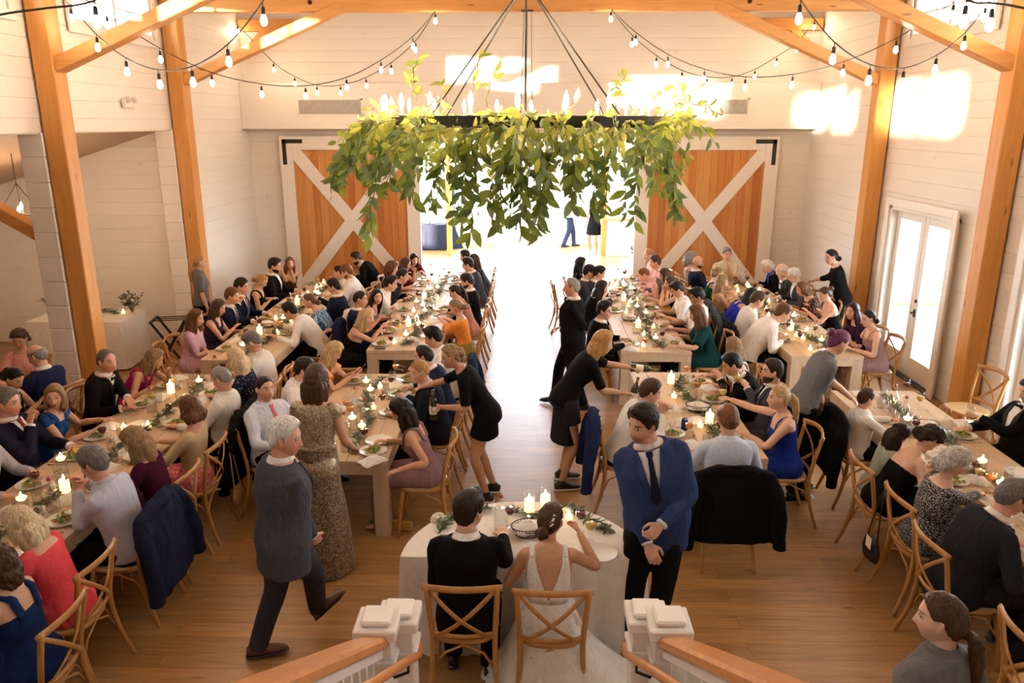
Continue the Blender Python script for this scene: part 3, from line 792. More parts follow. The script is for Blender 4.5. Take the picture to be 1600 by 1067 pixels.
for (u0, v0, u1, v1, y) in [(640, 180, 652, 95, 6.7), (655, 175, 640, 125, 6.5), (735, 175, 752, 90, 5.9), (700, 170, 690, 130, 6.9), (960, 170, 978, 122, 6.6), (985, 170, 965, 140, 6.3), (1030, 170, 1128, 178, 6.5), (1035, 175, 1085, 165, 6.7), (1000, 170, 1072, 140, 6.6), (620, 180, 582, 170, 6.6), (760, 165, 775, 110, 6.2), (615, 190, 560, 205, 6.7)]:
    a = from_px(u0, v0, y); b = from_px(u1, v1, y); n = max(5, int((b - a).length / .035)); P = []
    for i in range(n + 1):
        t = i / n; p = a.lerp(b, t) + rv(.015) + Vector((0, 0, .06 * math.sin(math.pi * t))); P.append(p)
        if t > .25:
            sd = rv(1).normalized(); ln = .095 * rnd.uniform(.7, 1.2); ld = (b - a).normalized() * .6 + sd; add_leaf(leaves, p, ld, rv(1), ln, ln * .45, rnd.choice([0, 2, 2, 0]))
    stems.tube(P, .004, 5)
g = thing('greenery_garland', 'leafy smilax greenery trailing over the ring chandelier above the aisle', 'greenery', (CHX, CHY, CHZ))
stuff(leaves.build('leaves', M_LEAF, g, True)); stems.build('vine_stems', M_STEM, g, True)
print('LEAVES', len(leaves.f) // 8)
# ============================================================ TABLES AND CHAIRS
M_FARM = wood('pale farm table wood', (.60, .44, .29), (.50, .34, .21), 'Y', .55)
M_FARM_E = wood('pale farm table legs', (.58, .42, .28), (.47, .32, .2), 'Z', .6)
M_CHAIR = wood('honey oak chair', (.50, .25, .075), (.36, .16, .04), 'Z', .4, 1.6, knots=False)
M_RATTAN = plain('woven rattan seat', (.52, .34, .16), .7, var=.2, scale=120)
TOPZ = .76
def farm_table_proto():
    """local frame: length along y from 0 to 2.52, width .94"""
    W, LN = .47, 2.52; parts = []
    t = MB(); n = 5
    for i in range(n):
        a = -W + i * 2 * W / n; t.box(a + .0012, a + 2 * W / n - .0012, .0, LN, TOPZ - .045, TOPZ, .003)
    parts.append(('tabletop', t.mesh('tabletop', M_FARM)))
    a = MB()
    for sx in (-1, 1): a.box(min(sx * (W - .004), sx * (W - .05)), max(sx * (W - .004), sx * (W - .05)), .14, LN - .14, TOPZ - .135, TOPZ - .046, .003)
    a.box(-W + .14, W - .14, .004, .05, TOPZ - .135, TOPZ - .046, .003); a.box(-W + .14, W - .14, LN - .05, LN - .004, TOPZ - .135, TOPZ - .046, .003)
    parts.append(('apron', a.mesh('apron', M_FARM)))
    for sx in (-1, 1):
        for y in (.003, LN - .143):
            l = MB(); x0, x1 = sorted((sx * (W - .003), sx * (W - .143))); l.box(x0, x1, y, y + .14, 0, TOPZ - .046, .006); parts.append(('leg', l.mesh('leg', M_FARM_E)))
    return parts
FT = farm_table_proto()
TCX = {'LA': -3.84, 'LB': -3.73, 'LC': -1.72, 'LD': -1.68, 'RC': 1.73, 'RD': 1.72, 'RB': 3.92, 'RA': 3.93}
TABS = {'LA': (3.80, 6.34), 'LB': (9.43, 11.96), 'LC': (6.40,), 'LD': (9.92, 12.45), 'RC': (6.53,), 'RD': (9.90, 12.43), 'RB': (9.75, 12.28), 'RA': (3.36, 5.90)}
TNAME = {'LA': 'in the row beside the white arcade piers', 'LB': 'in the back row along the left wall', 'LC': 'alone behind the man in the grey suit who walks past', 'LD': 'in the back row left of the aisle',
         'RC': 'alone behind the man buttoning his blue jacket', 'RD': 'in the back row right of the aisle', 'RB': 'in the back row along the right wall', 'RA': 'in the row below the glazed doors'}
def farm_table(key, y, nth, many):
    lab = 'long pale farm table ' + (('nearer one ' if nth == 0 else 'farther one ') if many else '') + TNAME[key]
    t = thing('farm_table', lab, 'table', (TCX[key], y, 0), 0, 'long farm tables')
    for nm, me in FT: link(nm, me, t)
    return t
for key, ys in TABS.items():
    for i, y in enumerate(ys): farm_table(key, y, i, len(ys) > 1)

def chair_proto():
    P = []
    s = MB(); n = 28; ring = []
    for z, k in ((.435, .93), (.445, 1.0), (.462, 1.0), (.468, .95)):
        for i in range(n):
            t = 2 * math.pi * i / n; c, q = math.cos(t), math.sin(t)
            r = (abs(c) ** 3.2 + abs(q) ** 3.2) ** (-1 / 3.2)
            ring.append((.205 * k * r * c * (1 + .06 * q), .205 * k * r * q, z))
    fs = [(j * n + i, j * n + (i + 1) % n, (j + 1) * n + (i + 1) % n, (j + 1) * n + i) for j in range(3) for i in range(n)]
    s.add(ring, fs + [tuple(range(n - 1, -1, -1))]); s.add(ring[3 * n:], [tuple(range(n))], 1)
    P.append(('seat', s.mesh('seat', [M_CHAIR, M_RATTAN])))
    for sx in (-1, 1):
        l = MB(); l.tube(catmull([Vector(p) for p in ((sx * .205, .215, 0), (sx * .192, .19, .25), (sx * .175, .165, .445))], 4), [.0135] * 4 + [.017] * 5, 8); P.append(('front_leg', l.mesh('front_leg', M_CHAIR, True)))
        l = MB(); pts = catmull([Vector(p) for p in ((sx * .215, -.285, 0), (sx * .197, -.215, .22), (sx * .19, -.185, .46), (sx * .2, -.215, .68), (sx * .212, -.26, .895))], 4)
        l.tube(pts, [.0135 + .004 * min(1, i / 5) for i in range(len(pts))], 8); P.append(('rear_leg', l.mesh('rear_leg', M_CHAIR, True)))
    r = MB(); pts = [Vector((-.235 + .47 * i / 12, -.245 - .062 * math.sin(math.pi * i / 12), .878 + .022 * math.sin(math.pi * i / 12))) for i in range(13)]
    r.tube(pts, .024, 8, flat=(.5, 1.0), up=(0, 0, 1)); P.append(('top_rail', r.mesh('top_rail', M_CHAIR, True)))
    for sx in (-1, 1):
        r = MB(); pts = []
        for i in range(11):
            t = i / 10; pts.append(Vector((sx * (-.198 + .345 * t), -.238 + .028 * t - .055 * math.sin(math.pi * t) - sx * .004, .855 - .345 * t)))
        r.tube(pts, .015, 6, flat=(1.0, .36), up=(0, 1, 0)); P.append(('cross_slat', r.mesh('cross_slat', M_CHAIR, True)))
    r = MB(); pts = [Vector((-.19 + .38 * i / 10, -.19 - .04 * math.sin(math.pi * i / 10), .515)) for i in range(11)]
    r.tube(pts, .018, 6, flat=(.5, 1.0), up=(0, 0, 1)); P.append(('lower_rail', r.mesh('lower_rail', M_CHAIR, True)))
    for sx in (-1, 1):
        r = MB(); r.tube([Vector((sx * .19, y, z)) for y, z in ((-.205, .24), (-.15, .36), (-.02, .425), (.08, .40), (.185, .25))], .009, 6); P.append(('arched_brace', r.mesh('arched_brace', M_CHAIR, True)))
    for y in (-.19, .18):
        r = MB(); r.tube([Vector((x, y, z)) for x, z in ((-.19, .25), (-.12, .37), (0, .43), (.12, .37), (.19, .25))], .009, 6); P.append(('arched_brace', r.mesh('arched_brace', M_CHAIR, True)))
    return P
CH = chair_proto()
def chair(x, y, rz, label):
    t = thing('cross_back_chair', label, 'chair', (x, y, 0), rz, 'cross back chairs')
    t.scale = (1.06, 1.04, 1.03)
    for nm, me in CH: link(nm, me, t)
    return t
FACE = {'N': 0.0, 'E': -math.pi / 2, 'S': math.pi, 'W': math.pi / 2}

# half-round couple's table under a floor-length cloth
M_LINEN = fabric('white table linen', (.80, .75, .70), wrinkle=.25)
SWX, SWY, SWR = -.02, 4.82, .86
t = thing('half_round_table', 'half-round table hidden under the white floor-length cloth of the couple', 'table', (SWX, SWY, 0))
mb = MB(); pts = [(SWR * .97 * math.cos(math.pi * i / 24), SWR * .92 * math.sin(math.pi * i / 24)) for i in range(25)]; mb.prism(pts, .71, .745, Matrix()); mb.build('tabletop', M_FARM, t)
for x, y in ((-.6, .08), (.6, .08), (0, .68)):
    mb = MB(); mb.tube([(x, y, 0), (x, y, .71)], .02, 8); mb.build('leg', M_IRON, t)
def draped(outline, top, drop, amp, flare, freq, seed, rows=12):
    """cloth over an outline (list of (x, y)): flat top, rounded rim, folds that widen to the hem"""
    rnd = random.Random(seed); n = len(outline); C = Vector((sum(p[0] for p in outline) / n, sum(p[1] for p in outline) / n))
    nrm = []
    for i in range(n):
        a = Vector(outline[i - 1]); b = Vector(outline[(i + 1) % n]); d = (b - a); q = Vector((d.y, -d.x)); q = q.normalized() if q.length else Vector((0, 0))
        if q.dot(Vector(outline[i]) - C) < 0: q = -q
        nrm.append(q)
    V = []; F = []
    ph = [rnd.uniform(0, 6.28) for _ in range(4)]
    for r in range(rows + 1):
        t = r / rows
        z = top if r == 0 else top - .004 - drop * (t ** 1.0)
        for i in range(n):
            a = i / n * 6.2832
            w = math.sin(a * freq + ph[0]) * .5 + math.sin(a * freq * 1.7 + ph[1]) * .3 + math.sin(a * freq * .6 + ph[2]) * .4
            k = (t ** .8)
            o = (.0 if r == 0 else .008 + flare * t) + amp * k * w
            V.append((outline[i][0] + nrm[i].x * o, outline[i][1] + nrm[i].y * o, z))
    for r in range(rows):
        for i in range(n):
            j = (i + 1) % n; F.append((r * n + i, r * n + j, (r + 1) * n + j, (r + 1) * n + i))
    F.append(tuple(range(n)))
    mb = MB(); mb.add(V, F); return mb
def resample(poly, step):
    out = []
    for i in range(len(poly)):
        a = Vector(poly[i]); b = Vector(poly[(i + 1) % len(poly)]); k = max(1, int((b - a).length / step))
        for q in range(k): out.append(tuple(a.lerp(b, q / k)))
    return out
D = [(SWR * math.cos(math.pi * i / 48), SWR * .98 * math.sin(math.pi * i / 48)) for i in range(49)]
cl = draped(resample(D, .02), .76, .75, .028, .05, 17, 3)
o = tag(cl.build('tablecloth', M_LINEN, None, True, 50), 'white floor-length cloth on the half-round table of the couple', 'tablecloth'); o.location = (SWX, SWY, 0)

# side table in the aisle
p0 = at_z(40, 503, .76); p1 = at_z(188, 503, .76)
STX, STY, STW, STD = (p0.x + p1.x) / 2, p0.y, (p1.x - p0.x) / 2, .84
t = thing('folding_table', 'folding table hidden under the white cloth in the side aisle', 'table', (STX, STY, 0))
mb = MB(); mb.box(-STW + .01, STW - .01, .01, STD - .01, .71, .748); mb.build('tabletop', M_FARM, t)
for x in (-STW + .08, STW - .08):
    for y in (.08, STD - .08):
        mb = MB(); mb.tube([(x, y, 0), (x, y, .71)], .018, 8); mb.build('leg', M_IRON, t)
rect = [(-STW, 0), (STW, 0), (STW, STD), (-STW, STD)]
cl = draped(resample(rect, .025), .76, .73, .018, .05, 13, 5)
o = tag(cl.build('tablecloth', M_LINEN, None, True, 50), 'white cloth over the side table behind the white pier', 'tablecloth'); o.location = (STX, STY, 0)
# ============================================================ PEOPLE
PENDING = []          # meshes whose surface is fused and smoothed once at the end
def pend(name, mb, mats, parent, voxel, smooth=2, hc=None, disp=None, factor=.5):
    o = mb.build(name, mats, parent, True)
    r = o.modifiers.new('fuse', 'REMESH'); r.mode = 'VOXEL'; r.voxel_size = voxel; r.use_smooth_shade = True
    if disp:
        tx = bpy.data.textures.get('lock noise %s' % disp[1]) or bpy.data.textures.new('lock noise %s' % disp[1], 'CLOUDS')
        tx.noise_scale = disp[1]; tx.noise_depth = 2
        d = o.modifiers.new('locks', 'DISPLACE'); d.texture = tx; d.strength = disp[0]; d.mid_level = .5; d.texture_coords = 'GLOBAL'
    if smooth:
        s = o.modifiers.new('soft', 'SMOOTH'); s.factor = factor; s.iterations = smooth
    PENDING.append((o, hc)); return o
def finalize_people():
    dg = bpy.context.evaluated_depsgraph_get(); dg.update()
    for o, hc in PENDING:
        ev = o.evaluated_get(dg); me = bpy.data.meshes.new_from_object(ev, depsgraph=dg)
        old = o.data; o.modifiers.clear(); me.name = old.name; 
        if not me.materials:
            for m in old.materials: me.materials.append(m)
        o.data = me; bpy.data.meshes.remove(old)
        n = len(me.polygons); me.polygons.foreach_set('use_smooth', [True] * n)
        if hc is not None:
            co = np.empty(len(me.vertices) * 3, np.float32); me.vertices.foreach_get('co', co); co = co.reshape(-1, 3)
            M = np.array(hc)                                    # local -> head space
            h = co @ M[:3, :3].T + M[:3, 3]
            a = me.attributes.new('head_space', 'FLOAT_VECTOR', 'POINT'); a.data.foreach_set('vector', h.astype(np.float32).ravel())
    PENDING.clear()

SKIN = {'fair': (.62, .36, .25), 'light': (.58, .32, .21), 'tan': (.50, .26, .15), 'red': (.60, .29, .20), 'brown': (.33, .16, .09), 'pale': (.66, .42, .32)}
HAIRC = {'black': (.007, .005, .005), 'dark': (.018, .010, .007), 'brown': (.06, .029, .015), 'chestnut': (.12, .05, .022), 'auburn': (.17, .065, .025), 'dirty': (.25, .15, .07), 'blond': (.46, .30, .14), 'pale': (.60, .45, .27), 'straw': (.38, .20, .07), 'grey': (.25, .22, .2), 'silver': (.46, .43, .40), 'white': (.68, .64, .60), 'purple': (.13, .03, .09), 'plum': (.035, .012, .025), 'salt': (.14, .12, .11)}
def skin_mat(tone, lips, brow, stubble=None):
    nm = f'skin {tone} {lips} {brow} {stubble}'
    if nm in MATS: return MATS[nm]
    c = SKIN[tone]; m, nt, b = new_mat(nm)
    nz = N(nt, 'ShaderNodeTexNoise', i_Scale=22.0, i_Detail=3.0); L(nt, coords(nt), nz.inputs['Vector'])
    rp = ramp(nt, [(.3, shade(c, .93)), (.7, shade(c, 1.07))]); L(nt, nz.outputs[0], rp.inputs[0]); out = rp.outputs[0]
    at = N(nt, 'ShaderNodeAttribute', attribute_name='head_space')
    ab = N(nt, 'ShaderNodeVectorMath', operation='ABSOLUTE'); L(nt, at.outputs['Vector'], ab.inputs[0])
    sx = nt.nodes.new('ShaderNodeSeparateXYZ'); L(nt, at.outputs['Vector'], sx.inputs[0])
    ax = nt.nodes.new('ShaderNodeSeparateXYZ'); L(nt, ab.outputs[0], ax.inputs[0])
    sym = nt.nodes.new('ShaderNodeCombineXYZ'); L(nt, ax.outputs[0], sym.inputs[0]); L(nt, sx.outputs[1], sym.inputs[1]); L(nt, sx.outputs[2], sym.inputs[2])
    fr = N(nt, 'ShaderNodeMath', operation='GREATER_THAN'); fr.inputs[1].default_value = .045; L(nt, sx.outputs[1], fr.inputs[0])
    def spot(cx, cz, rx, rz, col, soft=.25):
        nonlocal out
        s = N(nt, 'ShaderNodeVectorMath', operation='SUBTRACT'); s.inputs[1].default_value = (cx, 0, cz); L(nt, sym.outputs[0], s.inputs[0])
        q = N(nt, 'ShaderNodeVectorMath', operation='MULTIPLY'); q.inputs[1].default_value = (1 / rx, 0, 1 / rz); L(nt, s.outputs[0], q.inputs[0])
        ln = N(nt, 'ShaderNodeVectorMath', operation='LENGTH'); L(nt, q.outputs[0], ln.inputs[0])
        mr = N(nt, 'ShaderNodeMapRange'); mr.inputs[1].default_value = 1 + soft; mr.inputs[2].default_value = 1 - soft; L(nt, ln.outputs['Value'], mr.inputs[0])
        g = N(nt, 'ShaderNodeMath', operation='MULTIPLY'); L(nt, mr.outputs[0], g.inputs[0]); L(nt, fr.outputs[0], g.inputs[1])
        mx = nt.nodes.new('ShaderNodeMixRGB'); mx.inputs[2].default_value = rgba(col); L(nt, g.outputs[0], mx.inputs[0]); L(nt, out, mx.inputs[1]); out = mx.outputs[0]
    spot(.040, -.035, .022, .018, tuple(min(1, x * y) for x, y in zip(c, (1.08, .86, .82))), .6)
    if stubble: spot(0, -.085, .062, .05, tuple(x * .55 + y * .45 for x, y in zip(c, HAIRC[stubble])), .3)
    spot(.032, .013, .0165, .0085, shade(HAIRC['dark'], 1.5) if lips == 'w' else shade(c, .55), .3)
    spot(.032, .0125, .0125, .0052, (.72, .68, .64), .2)
    spot(.032, .0125, .0062, .0062, (.035, .022, .016), .2)
    spot(.033, .036, .019, .0045 if lips == 'w' else .0062, tuple(x * .8 + y * .12 for x, y in zip(HAIRC[brow], c)), .35)
    spot(0, -.061, .023, .0085, (.46, .12, .10) if lips == 'w' else tuple(x * y for x, y in zip(c, (.86, .6, .58))), .3)
    spot(0, -.0605, .020, .0016, shade(c, .22), .4)
    spot(.0085, -.041, .004, .003, shade(c, .3), .4)
    L(nt, out, b.inputs['Base Color']); b.inputs['Roughness'].default_value = .5; b.inputs['Specular IOR Level'].default_value = .35
    b.inputs['Subsurface Weight'].default_value = 0.0
    MATS[nm] = m; return m
def hair_mat(cn):
    nm = 'hair ' + cn
    if nm in MATS: return MATS[nm]
    c = HAIRC[cn]; m, nt, b = new_mat(nm)
    nz = N(nt, 'ShaderNodeTexNoise', i_Scale=1.0, i_Detail=4.0, i_Distortion=.5); L(nt, coords(nt, 'Object', (95, 95, 12)), nz.inputs['Vector'])
    rp = ramp(nt, [(.28, shade(c, .5)), (.55, c), (.78, shade(c, 1.7))]); L(nt, nz.outputs[0], rp.inputs[0]); L(nt, rp.outputs[0], b.inputs['Base Color'])
    b.inputs['Roughness'].default_value = .45; b.inputs['Specular IOR Level'].default_value = .2
    bump(nt, b, nz.outputs[0], .55, .006)
    MATS[nm] = m; return m

# ---- head shape (head space: x right, y forward, z up, metres)
NU, NV = 72, 46
_th = np.linspace(0, 2 * np.pi, NU, endpoint=False); _ph = np.linspace(0, np.pi, NV)[1:-1]
HD = np.concatenate([np.array([[0, 0, 1.0]]), np.stack([np.outer(np.sin(_ph), np.sin(_th)).ravel(), np.outer(np.sin(_ph), np.cos(_th)).ravel(), np.repeat(np.cos(_ph), NU)], 1), np.array([[0, 0, -1.0]])])
HF = []
_nr = NV - 2
for _k in range(NU): HF.append((0, 1 + (_k + 1) % NU, 1 + _k))
for _r in range(_nr - 1):
    for _k in range(NU):
        a_ = 1 + _r * NU + _k; b_ = 1 + _r * NU + (_k + 1) % NU; HF.append((a_, b_, b_ + NU, a_ + NU))
for _k in range(NU): HF.append((len(HD) - 1, 1 + (_nr - 1) * NU + _k, 1 + (_nr - 1) * NU + (_k + 1) % NU))
def sstep(x, a, b):
    t = np.clip((x - a) / (b - a), 0, 1); return t * t * (3 - 2 * t)
def head_shape(D, female=False):
    x, y, z = D[:, 0], D[:, 1], D[:, 2]
    px = .0735 * x; py = np.where(y > 0, .090 * np.abs(y) ** .88, -.103 * np.abs(y) ** .95); pz = .118 * z
    k = np.clip((-pz - .012) / .106, 0, 1)
    px = px * (1 - (.42 if female else .34) * k ** 1.4); py = np.where(y < 0, py * (1 - .5 * k), py + .012 * k * sstep(y, 0, .6))
    px = px * (1 - .05 * np.exp(-((pz - .03) / .03) ** 2) * (y > .4))
    f = sstep(y, .2, .6)
    nose = np.where(pz > -.032, np.clip((.022 - pz) / .054, 0, 1) ** 1.1, np.clip((pz + .047) / .015, 0, 1))
    wd = .0085 + .006 * np.clip((.02 - pz) / .05, 0, 1)
    py = py + f * .026 * nose * np.exp(-(px / wd) ** 2) * (pz < .03)
    py = py - f * .009 * np.exp(-((np.abs(px) - .032) / .015) ** 2 - ((pz - .012) / .012) ** 2)
    py = py + f * .005 * np.exp(-((np.abs(px) - .03) / .02) ** 2 - ((pz - .036) / .009) ** 2)
    py = py + f * .005 * np.exp(-(px / .022) ** 2 - ((pz + .062) / .012) ** 2) - f * .003 * np.exp(-(px / .02) ** 2 - ((pz + .0605) / .003) ** 2)
    py = py + f * .008 * np.exp(-(px / .02) ** 2 - ((pz + .1) / .014) ** 2)
    return np.stack([px, py, pz], 1)
HP = {False: head_shape(HD, False), True: head_shape(HD, True)}
AZ = np.degrees(np.arctan2(np.abs(HD[:, 0]), HD[:, 1]))
_azk = [0, 35, 60, 78, 92, 108, 140, 180]
HLINE = {'short': [.080, .074, .046, -.005, .030, -.03, -.062, -.072], 'recede': [.102, .09, .058, .0, .035, -.03, -.062, -.072], 'buzz': [.083, .078, .05, .01, .03, -.025, -.055, -.065],
         'back': [.082, .076, .052, .022, .028, -.03, -.07, -.085], 'long': [.084, .070, .035, -.05, -.10, -.115, -.118, -.118], 'fringe': [.048, .045, .03, -.04, -.09, -.11, -.115, -.118]}
def hair_shell(line, top, side, female, bald=False, seed=0, rough=0.0):
    P = HP[female].copy(); pz = P[:, 2]
    ln = np.interp(AZ, _azk, HLINE[line])
    m = sstep(pz, ln - .006, ln + .008)
    if bald: m = m * (1 - sstep(pz, .052, .07))
    th = side + (top - side) * sstep(pz, .0, .09)
    r = np.linalg.norm(P, axis=1)
    k = (1 + th / r) * m + .86 * (1 - m)
    return P * k[:, None]

# ---- body sections: (t, half width, half depth, forward shift)
SEC = {'m': [(-.10, .155, .108, -.01), (0, .172, .122, -.012), (.10, .160, .116, 0), (.18, .152, .112, .004), (.30, .170, .120, .006), (.40, .186, .122, 0), (.455, .176, .100, -.01), (.492, .125, .078, -.014), (.525, .066, .066, -.012)],
       'f': [(-.10, .160, .112, -.012), (0, .172, .120, -.014), (.10, .146, .102, 0), (.18, .124, .092, .002), (.30, .146, .100, .006), (.40, .156, .098, 0), (.455, .146, .082, -.008), (.492, .100, .064, -.012), (.525, .054, .055, -.01)]}
def sec(sex, t, w=1.0):
    S = SEC[sex]; ts = [q[0] for q in S]
    return tuple(float(np.interp(t, ts, [q[i] for q in S])) for i in (1, 2, 3))
def gk(t): return 1.7 - 1.4 * float(sstep(np.float64(t), .28, .48))
class Body:
    def __init__(s, sex='m', scale=1.0, lean=0, side=0, twist=0, hz=.55, hy=0, hp=0, hr=0, girth=1.0, neck=None):
        s.sex, s.s, s.g, s.hz = sex, scale, girth, hz
        s.sp = []; p = Vector((0, 0, hz)); n = 24; tot = .53
        for i in range(n + 1):
            f = i / n
            M = Matrix.Rotation(R(side) * f ** .7, 3, 'Y') @ Matrix.Rotation(-R(lean) * (.5 + .6 * f), 3, 'X') @ Matrix.Rotation(R(twist) * f, 3, 'Z')
            s.sp.append((f * tot, p.copy(), M)); p = p + M @ Vector((0, 0, tot / n * scale))
        nk = s.sp[-1][1]; up = s.sp[-1][2] @ Vector((0, 0, 1))
        nd = (up * (1 - (neck if neck is not None else .45)) + Vector((0, 0, 1)) * (neck if neck is not None else .45)).normalized()
        s.HM = (Matrix.Rotation(R(hy) + R(twist) * .3, 3, 'Z') @ Matrix.Rotation(R(hr), 3, 'Y') @ Matrix.Rotation(-R(hp), 3, 'X'))
        hs = scale * (1.0 if sex == 'm' else .985); s.hs = hs
        fwd = s.HM @ Vector((0, 1, 0)); fwd.z = 0
        s.neck_top = nk + nd * (.055 * scale)
        s.head = nk + nd * (.124 * scale) + fwd * .026 * scale
    def at(s, t):
        f = min(max(t / .53, 0), 1) * 24; i = min(int(f), 23); a, b = s.sp[i], s.sp[i + 1]; k = f - i
        p = a[1].lerp(b[1], k); M = b[2] if k > .5 else a[2]
        if t < 0: p = p + M @ Vector((0, 0, t * s.s))
        return p, M
    def ring(s, t, g=0, n=28, e=2.35, bust=.0, gw=None):
        p, M = s.at(t); a, b, yo = sec(s.sex, t); a = a * s.s * (1 + (s.g - 1) * (.4 + .6 * (gk(t) - .3) / 1.4)) + g; b = b * s.s * (1 + (s.g - 1) * gk(t)) + g; out = []
        for k in range(n):
            th = 2 * math.pi * k / n; c, q = math.cos(th), math.sin(th); r = (abs(c) ** e + abs(q) ** e) ** (-1 / e)
            x, y = a * r * c, b * r * q
            if s.sex == 'f' and q > 0: y += s.s * .034 * math.exp(-((abs(x) - .062) / .042) ** 2 - ((t - .315) / .052) ** 2)
            out.append(p + M @ Vector((x, y + yo * s.s, 0)))
        return out
    def surf(s, t, x, g, back=False, e=2.35):
        """point on the torso at height t, sideways x, g above the skin"""
        p, M = s.at(t); a, b, yo = sec(s.sex, t); a = a * s.s * (1 + (s.g - 1) * (.4 + .6 * (gk(t) - .3) / 1.4)) + g; b = b * s.s * (1 + (s.g - 1) * gk(t)) + g
        y = b * max(0.0, 1 - min(1, abs(x) / a) ** e) ** (1 / e)
        if s.sex == 'f' and not back: y += s.s * .034 * math.exp(-((abs(x) - .062) / .042) ** 2 - ((t - .315) / .052) ** 2)
        return p + M @ Vector((x, (-y if back else y) + yo * s.s, 0))
    def torso(s, mb, t0, t1, g=0, n=28, g0=None):
        ts = [t0 + (t1 - t0) * i / 16 for i in range(17)]; vs_ = []; fs = []
        for i, t in enumerate(ts): vs_ += s.ring(t, (g if g0 is None else g0 + (g - g0) * min(1, i / 6)) + (.011 * float(sstep(np.float64(t), .44, .495)) if t1 > .515 and g > .008 else 0), n)
        for i in range(16):
            for k in range(n): fs.append((i * n + k, i * n + (k + 1) % n, (i + 1) * n + (k + 1) % n, (i + 1) * n + k))
        fs.append(tuple(range(n - 1, -1, -1))); fs.append(tuple(16 * n + k for k in range(n))); mb.add(vs_, fs)
    def panel(s, rows, g, back=False, n=6):
        """patch on the torso: rows = (t, x left, x right)"""
        mb = MB(); vs_ = []; fs = []
        for t, x0, x1 in rows:
            for k in range(n + 1): vs_.append(s.surf(t, x0 + (x1 - x0) * k / n, g, back))
        m = len(vs_)
        for t, x0, x1 in rows:
            for k in range(n + 1): vs_.append(s.surf(t, x0 + (x1 - x0) * k / n, g - .012, back))
        for i in range(len(rows) - 1):
            for k in range(n):
                a = i * (n + 1) + k; fs.append((a, a + 1, a + n + 2, a + n + 1)); fs.append((m + a, m + a + n + 1, m + a + n + 2, m + a + 1))
        edge = [k for k in range(n + 1)] + [(i + 1) * (n + 1) + n for i in range(len(rows) - 1)] + [(len(rows) - 1) * (n + 1) + k for k in range(n - 1, -1, -1)] + [i * (n + 1) for i in range(len(rows) - 2, 0, -1)]
        for a, b in zip(edge, edge[1:] + edge[:1]): fs.append((a, m + a, m + b, b))
        mb.add(vs_, fs); return mb
def ik(S, W, l1, l2, pole):
    d = W - S; ln = d.length; mx = (l1 + l2) * .992
    if ln > mx: W = S + d * (mx / ln); d = W - S; ln = mx
    if ln < abs(l1 - l2) + .05: ln = abs(l1 - l2) + .05
    n = d.normalized(); a = (l1 * l1 - l2 * l2 + ln * ln) / (2 * ln); h = math.sqrt(max(0, l1 * l1 - a * a))
    p = pole - n * pole.dot(n); p = p.normalized() if p.length > 1e-5 else n.orthogonal()
    return S + n * a + p * h, W
def smooth_path(P, r, n=4):
    Q = catmull(P, n); m = len(P) - 1; rr = []
    for i in range(len(Q)): rr.append(float(np.interp(i / n, range(m + 1), r)))
    return Q, rr
def hand(mb, W, d, nrm, right, sc, curl=.5, spread=1.0):
    """palm, four unequal bent fingers and a thumb set on the side of the palm"""
    d = d.normalized(); n = (nrm - d * nrm.dot(d)); n = n.normalized() if n.length > 1e-4 else d.orthogonal().normalized()
    l = d.cross(n); th = l * (1 if right else -1)
    mb.tube([W - d * .02 * sc, W + d * .02 * sc, W + d * .055 * sc, W + d * .088 * sc, W + d * .097 * sc], [.026 * sc, .033 * sc, .041 * sc, .040 * sc, .03 * sc], 12, flat=(1.0, .38), up=n)
    for k, (o, ln) in enumerate(((.030, .070), (.010, .080), (-.011, .074), (-.030, .057))):
        b = W + th * (o * sc * spread) + d * (.088 - .004 * abs(k - 1)) * sc
        fd = (d + th * (o * 1.6 * spread)).normalized(); P = [b - fd * .012 * sc, b]; a = 0; q = b
        for sgm, ca in ((.44, .55), (.31, .85), (.25, .6)):
            a += curl * ca * 1.25; q = q + (fd * math.cos(a) + n * math.sin(a)) * (ln * sgm * sc); P.append(q)
        mb.tube(P, [.0092 * sc, .0092 * sc, .0086 * sc, .008 * sc, .0062 * sc], 8)
    b = W + d * .028 * sc + th * .028 * sc
    t1 = b + (d * .62 + th * .62 + n * .25).normalized() * .042 * sc; t2 = t1 + (d * .85 + th * (.28 - .5 * curl) + n * (.2 + .4 * curl)).normalized() * .03 * sc; t3 = t2 + (d * .9 + th * (.05 - .5 * curl) + n * (.2 + .4 * curl)).normalized() * .022 * sc
    mb.tube([b - (d * .3 + th * .3) * .03 * sc, b, t1, t2, t3], [.013 * sc, .0135 * sc, .0108 * sc, .0095 * sc, .007 * sc], 8)
PEOPLE = {}
def head_to_ground(P):
    """where the person stands so that the head shows at P['uv']"""
    b = P['_b']; h = b.head; rz = P['_rz']
    p = at_z(P['uv'][0], P['uv'][1], h.z); o = Matrix.Rotation(rz, 3, 'Z') @ Vector((h.x, h.y, 0))
    return Vector((p.x - o.x, p.y - o.y, 0))
FABN = {}
def cloth(spec):
    """spec = (name, colour, pattern, second colour[, scale])"""
    if isinstance(spec, str): return MATS[spec]
    nm, c = spec[0], spec[1]
    return fabric('cloth ' + nm, c, pattern=spec[2] if len(spec) > 2 else None, c2=spec[3] if len(spec) > 3 else None, scale=spec[4] if len(spec) > 4 else 1.0, rough=.62 if 'silk' in nm else .85)
WHITE = ('white shirt', (.78, .74, .70)); BLACK = ('black suit', (.006, .0055, .006)); NAVY = ('navy suit', (.011, .014, .036)); BTIE = ('black silk', (.01, .01, .011))
M_SHOE = plain('black shoe leather', (.015, .013, .013), .3); M_SOLE = plain('white rubber sole', (.72, .68, .62), .6); M_BROWN = plain('brown shoe leather', (.10, .035, .02), .35)
